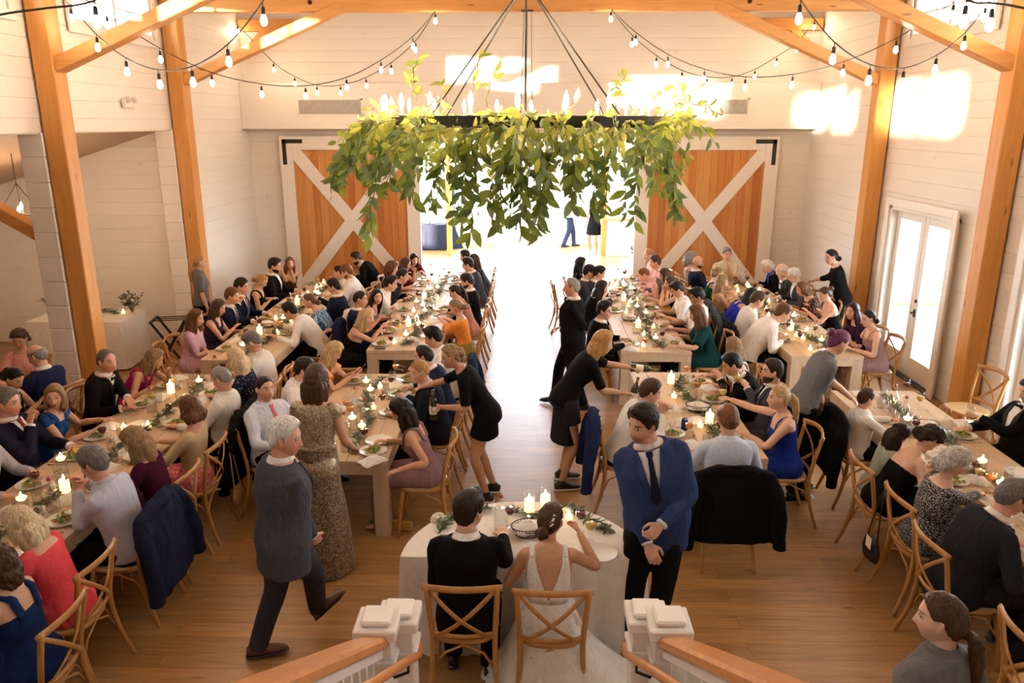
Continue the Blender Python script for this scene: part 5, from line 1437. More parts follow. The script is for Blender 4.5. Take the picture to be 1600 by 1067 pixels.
guest('c5', 'LBw', 'woman in black v-neck dress cutting her food', (409, 439), 'f', hair='lowbun', hc='straw', top='dress', c=C_BLACK, straps='wide', hp=34, L=(424, 466, .82), Rh=(420, 471, .82))
guest('c6', 'LBw', 'bearded man in black suit with dark quiff', (429, 416), c=BLACK, hair='quiff', hc='dark', beard='dark', tie=None, s=1.04)
guest('c7', 'LBw', 'woman in strapless dress with long strawberry hair, hands raised', (453, 412), 'f', face=-150, hair='long', hc='auburn', top='dress', c=('bronze dress', (.10, .06, .03)), L=(.18, .26, 1.08), Rh=(-.02, .22, 1.06), hp=0)
guest('d1', 'LBe', 'man in white shirt with dark hair reaching for his plate', (454, 484), top='shirt', c=WHITE, hair='short', hc='black', hp=24, L=(432, 527, .82), Rh=(440, 508, .84), tone='tan', dy=-0.1)
guest('d2', 'LBe', 'woman in blue patterned blouse with low bun', (477, 476), 'f', hair='lowbun', hc='chestnut', top='skirt', c=('blue paisley', (.05, .15, .34), 'swirl', (.35, .48, .62)), sleeve=.5, top_t=.47, skirt=BLACK, hy=18, dy=0.22)
guest('d3', 'LBe', 'man in navy suit with dark hair and bread in his fingers', (511, 457), c=NAVY, hair='short', hc='dark', hp=18, Rh=(494, 466, 1.0), dy=0.42)
guest('d4', 'LBe', 'man in white shirt with a dark fade haircut', (525, 428), top='shirt', c=WHITE, hair='buzz', hc='dark', hp=12, dy=0.15)
guest('d5', 'LBe', 'bearded man in white shirt with auburn hair', (547, 421), top='shirt', c=WHITE, hair='short', hc='auburn', beard='auburn', hp=26, dy=-0.25)
guest('d6', 'LBe', 'bearded man in black suit by the orange barn door', (555, 404), c=BLACK, hair='short', hc='dark', beard='dark', hy=30, hp=24)
# --- single table left of the aisle
guest('e1', 'LCw', 'man in pale shirt and pink tie grinning to his side', (414, 608), face=-122, top='shirt', c=('white blue shirt', (.62, .64, .74)), tie=PINKTIE, hair='buzz', hc='dark', hy=-8, hp=-2, tone='fair', hipx=None, lean=-2)
guest('e2', 'LCw', 'man in white shirt and glasses half hidden by the gold gown', (476, 578), top='shirt', c=WHITE, hair='short', hc='dark', glasses=True, hp=12, tone='red')
guest('e3', 'LCw', 'woman in peach wrap dress looking down at a phone', (521, 549), 'f', hair='long', hc='blond', top='dress', c=('peach', (.68, .32, .16)), sleeve=.3, straps='puff', top_t=.45, hp=38, L=(556, 582, .90), Rh=(549, 588, .88), curl=(.8, .8), hn=((0, .3, 1), (0, .3, 1)))
guest('f1', 'LCe', 'woman in mauve cutout dress with long dark hair', (628, 642), 'f', hair='wavy', hc='dark', top='dress', c=('mauve', (.27, .15, .17)), straps='wide', top_t=.36, hem=.05, hp=34, hy=10, L=(622, 735, .75), lean=24, tone='tan')
guest('f2', 'LCe', 'man in dark suit with fair crew cut turned to the camera', (655, 581), c=('midnight suit', (.012, .013, .022)), hair='buzz', hc='straw', hy=32, tone='fair')
guest('f3', 'LCe', 'man in dark jacket drinking, dark hair swept back', (662, 557), c=NAVY, hair='recede', hc='dark', hp=14)
guest('f4', 'LCe', 'man in white shirt with thick black hair', (677, 528), top='shirt', c=WHITE, hair='quiff', hc='black', hp=18, tone='tan')
# --- long table left of the aisle
guest('u1', 'LDw', 'woman in strapless black dress with long honey blond hair', (571, 497), 'f', hair='wavy', hc='blond', top='dress', c=C_BLACK, top_t=.34, L=(593, 498, 1.0), Rh=(596, 512, .95), tone='tan', hp=10)
guest('u2', 'LDw', 'man in navy suit with a dark fade', (563, 468), c=NAVY, hair='buzz', hc='dark', hp=10, tone='tan')
guest('u3', 'LDw', 'woman with loose dark curls looking at the camera', (589, 464), 'f', hair='wavy', hc='black', top='dress', c=('olive print', (.09, .08, .06), 'flecks', (.25, .22, .18)), straps='thin', hy=-60, hp=2)
guest('u4', 'LDw', 'man in white shirt and dark tie with folded arms', (611, 444), top='shirt', c=WHITE, tie=NAVYTIE, hair='quiff', hc='dark', hp=10, L=(.12, .32, .82), Rh=(-.12, .36, .84))
guest('u5', 'LDw', 'man in black shirt with short dark hair', (629, 432), top='shirt', c=('black shirt', (.014, .013, .014)), hair='short', hc='dark', hp=12)
guest('u6', 'LDw', 'woman with bushy brown curls', (613, 420), 'f', hair='curly', hc='chestnut', top='dress', c=('tan dress', (.25, .13, .08)), straps='wide')
guest('u7', 'LDw', 'woman lifting food to her mouth, brown hair', (634, 413), 'f', hair='shoulder', hc='brown', top='dress', c=('rust dress', (.24, .10, .05)), straps='wide', L=(648, 424, 1.05))
guest('u8', 'LDw', 'woman in dark red top with straight dark hair facing the camera', (649, 406), 'f', face=-150, hair='long', hc='dark', top='dress', c=('oxblood', (.10, .01, .012)), sleeve=.5, top_t=.46)
guest('w1', 'LDe', 'woman in orange dotted blouse with blond updo', (713, 480), 'f', hair='lowbun', hc='dirty', top='skirt', c=('orange dots', (.70, .24, .04), 'dots', (.80, .60, .40)), sleeve=.75, straps='puff', top_t=.47, skirt=('olive skirt', (.28, .19, .04)), hp=26, L=(690, 500, .95))
guest('w2', 'LDe', 'woman with long dark ponytail and bare shoulders', (711, 457), 'f', hair='pony', hc='dark', top='dress', c=('blush dress', (.48, .22, .15)), straps='thin', hp=20)
guest('w3', 'LDe', 'bearded man in black suit beside the aisle', (730, 440), c=BLACK, hair='short', hc='dark', beard='dark', hp=22)
guest('w4', 'LDe', 'man in slate suit with glasses, second seat from the far end', (731, 414), c=C_GREY, hair='short', hc='dark', glasses=True, hp=14)
guest('w5', 'LDe', 'woman with long brown hair at the far end of the aisle', (741, 407), 'f', hair='long', hc='brown', top='dress', c=C_BLACK, sleeve=.5)
guest('w6', 'LDe', 'man with short dark hair at the far end of the aisle', (727, 401), c=C_DKGREY, hair='short', hc='dark')
# --- long table right of the aisle
guest('h1', 'RDw', 'man in tuxedo and glasses with dark quiff', (945, 486), top='tux', tie='bow', hair='quiff', hc='dark', glasses=True, hy=-30, hp=6)
guest('h2', 'RDw', 'woman in profile with long dark hair', (940, 450), 'f', hair='long', hc='dark', top='dress', c=C_BLACK, sleeve=.5, hp=10, Rh=(956, 452, 1.0))
guest('h3', 'RDw', 'man with short black hair bending over his plate', (943, 430), c=C_DKGREY, hair='short', hc='black', hp=20, lean=18, dy=0.15)
guest('h4', 'RDw', 'man in dark grey suit with hand raised', (919, 423), c=C_DKGREY, hair='short', hc='black', tone='tan', L=(934, 424, 1.05), dy=-0.15)
guest('h5', 'RDw', 'woman with long black hair at the far end', (907, 412), 'f', hair='long', hc='black', top='dress', c=C_BLACK, sleeve=.5)
guest('j1', 'RDe', 'woman in dark teal dress with long auburn hair', (1088, 490), 'f', hair='long', hc='chestnut', top='dress', c=('dark teal', (.006, .035, .034)), sleeve=.5, straps='puff', top_t=.47, hp=20, hy=-10, L=(1056, 541, .82), Rh=(1062, 524, .84), s=.98)
guest('j2', 'RDe', 'man in white polo with black curls', (1090, 464), top='shirt', c=WHITE, hair='quiff', hc='black', hp=22, roll=.5, tone='brown')
guest('j3', 'RDe', 'youth in white polo with dark brown mop of hair', (1059, 453), top='shirt', c=WHITE, hair='quiff', hc='dark', hp=32, roll=.5, s=.95)
guest('j4', 'RDe', 'young woman in black dress leaning on her hand', (1047, 443), 'f', hair='halfup', hc='brown', top='dress', c=C_BLACK, straps='wide', L=(1036, 455, 1.05), hp=10)
guest('j5', 'RDe', 'woman in mustard top with straight brown hair', (1037, 429), 'f', hair='shoulder', hc='brown', top='dress', c=('mustard', (.56, .28, .04)), straps='wide', hp=18, dy=-0.08)
guest('j6', 'RDe', 'balding man in grey waistcoat over pink shirt', (1006, 433), top='vest', c=('pink plaid', (.60, .26, .26), 'plaid', (.75, .55, .53)), shirt=('waistcoat grey', (.09, .085, .08)), hair='recede', hc='auburn', tone='red', hp=40, dy=0.22)
guest('j7', 'RDe', 'man in checked pink shirt with brown hair', (1026, 413), top='shirt', c=('rose check', (.58, .22, .22), 'plaid', (.7, .5, .48)), hair='short', hc='brown', hp=14, dy=0.2)
guest('j8', 'RDe', 'sandy-haired man in pale pink shirt at the far end', (1014, 399), top='shirt', c=('pale pink shirt', (.66, .42, .38)), hair='recede', hc='straw', hp=10)
# --- single table right of the aisle
guest('k2', 'RCw', 'man in white shirt with clasped hands', (1016, 613), top='shirt', c=WHITE, hair='short', hc='brown', hp=16, L=(1038, 640, .98), Rh=(1034, 646, .98), curl=(.8, .8), hn=((1, 0, 0), (-1, 0, 0)))
guest('l1', 'RCe', 'woman in royal blue dress with blond ponytail', (1208, 622), 'f', hair='pony', hc='blond', top='dress', c=('cobalt dress', (.012, .03, .22)), straps='thin', top_t=.37, hem=.28, hp=-2, Rh=(1128, 620, 1.0), L=(1160, 676, .84), tone='fair', lean=12, s=.98)
guest('l2', 'RCe', 'bearded man in grey suit drinking white wine', (1206, 581), c=C_GREY, tie=BLACK, hair='short', hc='dark', beard='brown', Rh=None, L=(1167, 606, 1.0), hp=0, curl=(.9, .5))
guest('l3', 'RCe', 'man in black suit and rust tie with black hair', (1144, 570), c=BLACK, tie=('rust silk', (.32, .05, .02)), hair='short', hc='black', tone='tan', hp=24, L=(1125, 592, .95), lean=None)
guest('l4', 'RCe', 'woman with light brown curls seen from behind', (1146, 543), 'f', hair='wavy', hc='dirty', top='dress', c=('white blouse', (.7, .66, .6)), straps='wide', hp=8, hy=-60)
# --- right wall table
guest('m1', 'RBw', 'broad man in white shirt with cropped brown hair', (1219, 487), top='shirt', c=WHITE, hair='short', hc='chestnut', girth=1.15, s=1.05, hp=24, dy=-0.1)
guest('m2', 'RBw', 'dark-haired man in white shirt beside the broad man', (1196, 479), top='shirt', c=WHITE, hair='short', hc='brown', hp=24, dy=0.4)
guest('m3', 'RBw', 'woman in cobalt sleeveless dress with long black hair', (1168, 456), 'f', hair='long', hc='black', top='dress', c=('bright cobalt', (.02, .03, .36)), straps='wide', hp=8, L=(1182, 462, 1.05), girth=1.1, dy=-0.28)
guest('m4', 'RBw', 'woman in camel strap dress with long streaked hair', (1133, 445), 'f', hair='wavy', hc='dirty', top='dress', c=('camel dress', (.46, .27, .12)), straps='wide', hp=6, dy=0.2)
guest('m5', 'RBw', 'woman in bottle green dress with braided updo', (1118, 424), 'f', hair='updo', hc='dirty', top='dress', c=('bottle green', (.012, .055, .03)), straps='wide', hp=10, dy=-0.22)
guest('m6', 'RBw', 'bald bearded man in navy suit', (1095, 414), c=NAVY, hair='shaved', hc='dark', beard='brown', tone='tan', hp=8, dy=0.25)
guest('m7', 'RBw', 'woman with loose grey curls in white top', (1083, 407), 'f', hair='curly', hc='grey', top='dress', c=('white top', (.68, .64, .6)), straps='wide', dy=0.2)
guest('m8', 'RBw', 'man in cream polo sipping a drink against the barn door', (1142, 402), face='S', hipx=None, top='shirt', c=('cream polo', (.68, .60, .45)), roll=.5, hair='short', hc='grey', L=(.02, .2, 1.08), chair=False, hp=4, dy=0.3)
guest('n1', 'RBe', 'elderly woman with white curls and blue top', (1198, 417), 'f', hair='afrobob', hc='white', top='jacket', c=BLACK, shirt=('bright blue blouse', (.02, .06, .42)), trousers=BLACK, tone='fair', hp=26)
guest('n2', 'RBe', 'elderly bald man with hands at his chin', (1223, 424), c=C_DKGREY, hair='bald', hc='white', tone='pale', L=(.06, .24, 1.0), Rh=(-.03, .24, 1.0), dy=0.08)
guest('n3', 'RBe', 'elderly white-haired man in grey suit and glasses', (1239, 430), c=C_GREY, hair='short', hc='white', glasses=True, tone='pale', hp=22, dy=-0.05)
guest('n4', 'RBe', 'woman in dark floral dress with auburn bob', (1263, 457), 'f', hair='bob', hc='chestnut', top='dress', c=('dark floral', (.02, .015, .015), 'floral', (.22, .10, .05)), sleeve=.75, hp=20, dy=0.25)
guest('n5', 'RBe', 'woman in strapless black dress with pinned hair', (1284, 457), 'f', hair='bun', hc='brown', top='dress', c=C_BLACK, top_t=.33, hp=24, L=(1262, 487, .90), Rh=(1266, 478, .88), tone='fair', dy=-0.15)
guest('n6', 'RBe', 'woman with long plum hair staring at the camera', (1331, 487), 'f', hair='long', hc='plum', top='dress', c=('aubergine', (.035, .01, .03)), sleeve=.5, hy=30, hp=0, tone='fair')
guest('n7', 'RBe', 'woman in dusty mauve gown with dark bun', (1356, 498), 'f', hair='lowbun', hc='dark', top='dress', c=('dusty mauve', (.32, .19, .19)), straps='thin', hem=.05, hp=10, tone='fair', hy=10)
# --- near right table
guest('q1', 'RAw', 'boy in white shirt with brown hair', (1354, 623), top='shirt', c=WHITE, hair='boy', hc='brown', s=.80, hz=.54, hp=10, hy=8, hipx=3.3)
guest('q3', 'RAw', 'girl with a white hair clip bowed against the bare-backed woman', (1405, 679), 'f', hair='halfup', hc='dark', top='dress', c=('sage dress', (.30, .32, .26)), sleeve=.3, s=.76, hz=.56, hp=40, chair=False)
guest('q2', 'RAw', 'woman in strapless black dress with bare back, bent low', (1446, 686), 'f', hair='afrobob', hc='dark', top='dress', c=C_BLACK, top_t=.33, hp=58, lean=40, tone='fair', girth=1.1, side=-6)
guest('q4', 'RAw', 'grey-haired woman in speckled black and white cardigan', (1490, 724), 'f', hair='afrobob', hc='silver', top='skirt', c=('speckled knit', (.04, .04, .045), 'flecks', (.55, .53, .52)), sleeve=1.0, top_t=.47, skirt=('speckled knit skirt', (.04, .04, .045), 'flecks', (.55, .53, .52)), hp=30, tone='fair', girth=1.12, Rh=(1530, 772, .84))
guest('q5', 'RAw', 'grey-haired man in black suit and glasses at the near right', (1568, 778), c=('worn black suit', (.016, .017, .02)), hair='short', hc='salt', glasses=True, tone='red', hp=26, lean=28, s=1.05, girth=1.08)
guest('r1', 'RAe', 'man in tuxedo reaching in from the right edge', (1612, 612), top='tux', tie='bow', hair='short', hc='dark', L=(1530, 652, .92), curl=(.9, .5))

# --- the couple
SHORT['groom'] = 'groom'; SHORT['bride'] = 'bride'
i = person('groom', 'groom in black tuxedo seen from behind at the half-round table', (733, 800), 'N', 'm', lean=7, top='tux', tie='bow', hair='quiff', hc='dark', hy=-40, hp=2, tone='fair', L=(-.12, .33, .80), Rh=(786, 838, .84), s=1.03, pole=((-.25, -.4, -1), (.35, -.3, -1)), group='the couple', feet=[(-.12, .22, .09, -.14, .40, .52), (.14, .10, .09, .15, .40, .52)]); i['seatface'] = 'N'; i['col'] = 'S'
p = i['g']; i['chair'] = chair(p.x - .01, p.y + .03, 0, 'oak cross back chair under the groom in tuxedo')
i = person('bride', 'bride in white lace gown with an open back at the half-round table', (860, 814), 'N', 'f', lean=8, top='dress', c=('ivory lace', (.74, .70, .66), 'flecks', (.84, .82, .80)), top_t=.16, hem=.03, hair='lowbun', hc='brown', hy=-25, hp=14, tone='tan', Rh=(905, 832, .98), L=(-.12, .3, .79), hn=(None, (-.6, 0, -.5)), curl=(.4, .9), group='the couple', s=.96); i['seatface'] = 'N'; i['col'] = 'S'
p = i['g']; i['chair'] = chair(p.x + .02, p.y + .02, 0, 'oak cross back chair under the bride in white')
BR = i
# --- standing
SERV = 'serving staff'
person('c8', 'server in grey shirt with tied pale hair, standing at the left wall', (332, 417), -60, 'f', sit=False, ground=(-5.25, 12.15, 0), top='shirt', c=C_SERV, hair='lowpony', hc='straw', hy=0, group=SERV, roll=.5)
person('f5', 'server in black tee and shorts leaning in to pour wine', (681, 580), 90, 'f', sit=False, top='tee', c=BLACK, legs='bare', lean=38, hair='updo', hc='dirty', hp=12, hy=18, Rh=(626, 618, .98), L=(690, 636, 1.02), shoe='sneaker', trousers=BLACK, curl=(.9, .5), hn=((0, 1, 0), None), group=SERV, tone='tan', feet=[(-.10, .0, .09), (.12, -.06, .09)], s=.97, ground=(-.40, 7.2, 0))
person('g1', 'woman in gold sequin gown standing with her back to the camera', (494, 594), -8, 'f', sit=False, top='dress', c=('gold sequin', (.20, .15, .09), 'sequin', (.62, .52, .38)), skirt=('bronze sequin', (.10, .065, .04), 'sequin', (.42, .33, .24)), sleeve=.2, top_t=.47, hem=.02, hair='shoulder', hc='brown', lean=8, hp=16, L=(-.2, .28, 1.0), Rh=(.2, .3, 1.0), s=1.02, tone='tan')
person('g2', 'white-haired man in grey suit striding past the tables', (446, 684), -52, 'm', sit=False, top='jacket', c=('slate suit', (.060, .058, .072)), trousers=('slate trousers', (.035, .034, .045)), hair='short', hc='white', hy=-42, hp=8, tone='red', lean=4, girth=1.08, shoe=M_BROWN, feet=[('px', 402, 1010, .09), ('px', 498, 950, .16)], toe=(0, 34), footyaw=(-20, -8), Rh=(498, 862, .78), L=(-.28, .12, .86), curl=(.6, .7), s=1.05)
person('i1', 'man in black tuxedo walking along the aisle with a glass', (911, 452), 80, 'm', sit=False, top='tux', tie='bow', hair='recede', hc='grey', tone='red', hy=12, hp=4, L=(886, 512, 1.1), Rh=(.2, .2, 1.05), curl=(.9, .6), girth=1.08, feet=[(-.08, -.18, .09), (.1, .24, .09)], ground=(.60, 9.85, 0))
person('k1', 'server with strawberry blond hair in black tee and skirt, holding out a bottle', (990, 536), -80, 'f', sit=False, top='tee', c=BLACK, legs='bare', lean=42, hair='shoulder', hc='straw', hp=14, hy=-6, L=(1066, 594, .98), Rh=(975, 614, 1.02), curl=(1.0, .9), group=SERV, trousers=('black denim', (.022, .02, .022)), shoe='sneaker', feet=[(-.10, .0, .09), (.16, -.06, .09)], s=1.0, tone='tan', ground=(.40, 7.55, 0), skirt=1)
person('k3', 'smiling man in blue blazer buttoning his cuff', (1004, 664), 172, 'm', sit=False, top='jacket', c=('blue blazer', (.028, .045, .125)), tie=NAVYTIE, trousers=BLACK, shirt=('pale white shirt', (.66, .64, .66)), hair='quiff', hc='dark', beard='~dark', hy=-42, hp=10, hr=-4, lean=8, side=16, girth=1.14, L=(-.02, .30, 1.12), Rh=(.06, .24, .93), curl=(.9, .5), hn=((.2, -1, 0), (0, -1, -.3)), s=1.07, feet=[(-.02, .02, .09), (.16, .16, .09)], tone='light', pole=((-.9, -.2, -.5), (.9, -.3, -.4)))
person('k4x', 'man in pale blue shirt with sandy hair at the end of the table', (1138, 657), 'N', 'm', top='shirt', c=C_PALEBLUE, hair='short', hc='auburn', hp=18, lean=8, ground=None, s=1.02); SHORT['k4x'] = 'man in pale blue shirt'; PEOPLE['k4x']['col'] = 'S2'; PEOPLE['k4x']['seatface'] = 'N'; seat_chair('k4x', 'N')
person('n8', 'server in black reaching over the elderly guests', (1289, 407), 78, 'f', sit=False, ground=(5.12, 12.45, 0), top='tee', c=BLACK, sleeve=.75, trousers=BLACK, hair='lowbun', hc='black', lean=24, hp=14, hy=20, L=(1247, 447, 1.0), Rh=None, group=SERV, tone='light', s=1.0)
person('p1', 'server with purple hair in grey shirt bending over the boy', (1328, 537), -84, 'f', sit=False, top='shirt', c=('server slate shirt', (.15, .15, .16)), roll=.5, trousers=BLACK, hair='bun', hc='purple', lean=31, hp=30, L=(-.05, .62, .92), Rh=(1283, 640, .90), group=SERV, tone='fair', s=1.02, ground=(2.76, 7.36, 0), feet=[(-.10, .06, .09), (.14, -.06, .09)])
person('s1', 'server in grey shirt with brown ponytail, back to the camera', (1470, 968), 22, 'f', sit=False, top='shirt', c=C_SERV, hair='lowpony', hc='brown', hy=38, hp=4, group=SERV, tone='fair', trousers=BLACK, s=.98, girth=1.16, L=(-.34, .08, .92), Rh=(.34, .08, .92))
g = at_z(889, 386, 0); person('v1', 'man in white shirt walking in the bright room beyond the doors', (889, 304), -70, 'm', sit=False, top='shirt', c=WHITE, trousers=('navy trousers', (.03, .04, .08)), hair='short', hc='dark', ground=g, feet=[(-.08, .2, .09), (.08, -.22, .1)], L=(.02, .3, 1.1))
g = at_z(927, 396, 0); person('v2', 'woman in black dress in the bright room beyond the doors', (927, 325), 150, 'f', sit=False, top='dress', c=C_BLACK, straps='wide', hem=.55, hair='shoulder', hc='brown', ground=g)

q = PEOPLE['k1']; q['b'].panel([(.22, -.012, .012), (.32, -.03, .03), (.42, -.045, .045), (.50, -.05, .05)], .02).build('red_scarf', cloth(('red silk scarf', (.30, .015, .03))), q['root'], True)
# --- empty chairs
p = at_z(1497, 640, .46); chair(p.x + .1, p.y, R(100), 'empty oak chair in front of the right post, beyond the table')
p = at_z(104, 588, .89); 
p = at_z(885, 478, .46); chair(p.x, p.y - .1, R(-85), 'empty oak chair standing out in the bright aisle')
p = at_z(1610, 950, .89); CHX_ = chair(3.1, 3.85, FACE['E'], 'oak chair with a dark coat at the lower right edge')
p = at_z(282, 545, .85); chair(p.x, p.y, R(-70), 'empty oak chair beside the black tray stand')
# --- bride's gown: straps, train and comb
root = BR['root']; b = BR['b']; mt = cloth(('ivory lace', (.74, .70, .66), 'flecks', (.84, .82, .80)))
for sd in (-1, 1):
    rows = [(t, min(sd * x0, sd * x1), max(sd * x0, sd * x1)) for t, x0, x1 in ((.14, .0, .125), (.18, .012, .13), (.24, .03, .138), (.30, .052, .142), (.36, .072, .138), (.42, .085, .128), (.465, .088, .122))]
    q = b.panel(rows, .013, True); q.build('lace_back_panel', mt, root, True)
    rows = [(t, min(sd * x0, sd * x1), max(sd * x0, sd * x1)) for t, x0, x1 in ((.14, .0, .135), (.30, .012, .15), (.36, .04, .14), (.42, .07, .12), (.465, .088, .118))]
    b.panel(rows, .013).build('lace_front_panel', mt, root, True)
    s_ = MB(); pts = [b.surf(.455, sd * .105, .012, True), b.at(.475)[0] + b.at(.475)[1] @ Vector((sd * .105, -.02, .022)), b.at(.475)[0] + b.at(.475)[1] @ Vector((sd * .103, .02, .018)), b.surf(.455, sd * .103, .012)]
    s_.tube(catmull(pts, 4), .018, 8, flat=(1, .35)); s_.build('strap', mt, root, True)
M_TULLE = fabric('ivory tulle', (.78, .74, .70), wrinkle=.7)
tr = MB(); n = 40; rows = 14; V = []
W0 = BR['g']
for i in range(rows + 1):
    t = i / rows
    for k in range(n):
        a = 2 * math.pi * k / n
        c_, s2 = math.cos(a), math.sin(a)
        fold = 1 + .06 * math.sin(a * 9 + t) * t + .035 * math.sin(a * 15 + 2) * t
        rx = (.185 + .26 * t ** 1.2) * fold; ry = (.165 + .20 * t ** 1.2) * fold
        side = max(0, c_) ** 1.5; back_ = max(0, -s2)
        x = rx * c_ + .38 * side * t ** 2; y = ry * s2 + .02 - .12 * back_ * t * max(0, c_) ; z = .60 * (1 - t ** .92) + .012
        V.append((x, y, z))
tr.add(V, [(i * n + k, (i + 1) * n + k, (i + 1) * n + (k + 1) % n, i * n + (k + 1) % n) for i in range(rows) for k in range(n)])
tr.build('tulle_skirt', M_TULLE, root, True)
H = b.head; HM = b.HM.to_4x4(); HM.translation = H; HM = HM @ Matrix.Scale(b.hs, 4)
cm = MB()
for k in range(7):
    p = HM @ Vector((.045 + .012 * math.sin(k * 2.2), -.102 + .004 * k, .0 + .011 * k)); cm.lathe([(0, -.006), (.008, -.003), (.009, .002), (0, .007)], 8, Matrix.Translation(p))
cm.build('hair_comb', plain('pearl', (.8, .77, .74), .25), root, True)
finalize_people()
# ============================================================ ON THE TABLES
M_CHINA = plain('white china', (.80, .77, .72), .25, var=.02); M_CUT = plain('polished cutlery', (.55, .52, .48), .25, 1.0)
M_GL = glass('drinking glass', (1, 1, 1), .985, .02); M_WATER = glass('water in glass', (.97, .99, .98), .96, .02)
M_RED = plain('red wine', (.10, .006, .012), .08, spec=.8); M_WHITEW = plain('white wine', (.70, .50, .10), .08, spec=.8); M_AMBER = plain('orange cocktail', (.75, .26, .03), .1, spec=.8)
M_WAX = plain('candle wax', (.86, .74, .55), .5); MATS['candle wax'].node_tree.nodes['Principled BSDF'].inputs['Emission Color'].default_value = (1, .62, .28, 1); MATS['candle wax'].node_tree.nodes['Principled BSDF'].inputs['Emission Strength'].default_value = 2.2  # wax emits by itself, standing in for flame light shining through it
M_FLM = glow('candle flame', (1.0, .62, .26), 90.0)
M_NAPK = fabric('napkin linen', (.82, .79, .75), wrinkle=.6)
M_PAPER = plain('cream paper', (.80, .74, .64), .8); M_INK = plain('printed ink', (.18, .15, .13), .8)
M_BROWN_G = plain('brown bottle glass', (.14, .035, .01), .12, spec=.8); M_DKGLASS = plain('dark green bottle glass', (.018, .022, .008), .1, spec=.8)
SAL = [leaf_mat('salad leaf', (.20, .30, .05), .3), leaf_mat('salad leaf pale', (.42, .46, .16), .3), plain('roasted squash', (.55, .22, .04), .6)]
GAR = [leaf_mat('olive leaf', (.05, .085, .035), .15), leaf_mat('olive leaf pale', (.12, .16, .085), .15)]
M_ROSE = plain('white rose petals', (.84, .78, .68), .7)
def parts(*ps): return [(n, mb.mesh(n, m, sm)) for n, mb, m, sm in ps]
def proto_plate():
    a = MB(); a.lathe([(0, .006), (.075, .006), (.088, .012), (.128, .021), (.131, .0225), (.126, .018), (.085, .004), (.06, .0), (0, .0)], 28); return parts(('plate', a, M_CHINA, True))
def proto_salad(seed):
    r = random.Random(seed); a = MB()
    for k in range(34):
        q = r.uniform(0, 6.28); d = r.uniform(0, .062); p = Vector((d * math.cos(q), d * math.sin(q), .014 + .028 * (1 - d / .065) * r.random()))
        add_leaf(a, p, Vector((r.uniform(-1, 1), r.uniform(-1, 1), r.uniform(.05, .7))), Vector((r.uniform(-1, 1), r.uniform(-1, 1), 1)), r.uniform(.035, .06), r.uniform(.02, .035), r.choice((0, 0, 1)), .5)
    for k in range(4):
        q = r.uniform(0, 6.28); d = r.uniform(.03, .065); a.lathe([(0, -.012), (.014, -.006), (.016, .003), (.008, .012), (0, .013)], 8, Matrix.Translation((d * math.cos(q), d * math.sin(q), .022)), 2)
    return a.mesh('salad', SAL, True)
def proto_wine(mat, red=True):
    b = MB(); b.lathe([(.003, .088), (.020, .095), (.036, .118), (.041, .145), (.037, .185), (.033, .205), (.0318, .205), (.0358, .185), (.0396, .145), (.035, .12), (.019, .098), (0, .093)], 18, cap=False)
    s = MB(); s.lathe([(.0045, .006), (.0035, .03), (.0035, .07), (.006, .09)], 8); f = MB(); f.lathe([(0, .007), (.006, .006), (.034, .0015), (.034, 0), (0, 0)], 18)
    w = MB(); w.lathe([(0, .0955), (.018, .1), (.033, .121), (.0375, .142), (.0365, .150), (0, .150)], 16)
    return parts(('bowl', b, M_GL, True), ('stem', s, M_GL, True), ('foot', f, M_GL, True), ('wine', w, mat, True))
def proto_tumbler():
    b = MB(); b.lathe([(0, .0), (.033, .0), (.035, .004), (.038, .13), (.0365, .13), (.0335, .008), (0, .008)], 18, cap=False); w = MB(); w.lathe([(0, .0085), (.033, .0085), (.0355, .085), (0, .085)], 16)
    return parts(('glass', b, M_GL, True), ('water', w, M_WATER, True))
def proto_candle(h=.20, r=.046, pillar=False):
    g = MB(); g.lathe([(0, 0), (r, 0), (r, h), (r - .003, h), (r - .003, .006), (0, .006)], 20, cap=False)
    w = MB(); w.lathe([(0, .0065), (r - .0035, .0065), (r - .0035, h * .62), (0, h * .62)], 18)
    c = MB(); z = h * .6
    if pillar: w = MB(); w.lathe([(0, .0065), (r - .0035, .0065), (r - .0035, .018), (0, .018)], 18); c.lathe([(0, .018), (r * .8, .018), (r * .8, z + .02), (r * .7, z + .026), (.006, z + .022), (0, z + .022)], 16)
    else: c.lathe([(0, z - .004), (r * .55, z), (r * .82, z + .014), (r * .84, z + .026), (r * .6, z + .03), (.006, z + .026), (0, z + .026)], 16)
    f = MB(); f.lathe([(0, z + .028), (.005, z + .032), (.0085, z + .042), (.006, z + .056), (.002, z + .068), (0, z + .072)], 8)
    return parts(('glass_cylinder', g, M_GL, True), ('water', w, M_WATER, True), ('floating_candle', c, M_WAX, True), ('flame', f, M_FLM, True))
def proto_votive():
    g = MB(); g.lathe([(0, 0), (.03, 0), (.036, .07), (.034, .07), (.029, .005), (0, .005)], 16, cap=False); c = MB(); c.lathe([(0, .006), (.028, .006), (.03, .04), (0, .04)], 14); f = MB(); f.lathe([(0, .042), (.005, .046), (.008, .055), (.005, .068), (0, .08)], 8)
    return parts(('glass_cup', g, M_GL, True), ('wax', c, M_WAX, True), ('flame', f, M_FLM, True))
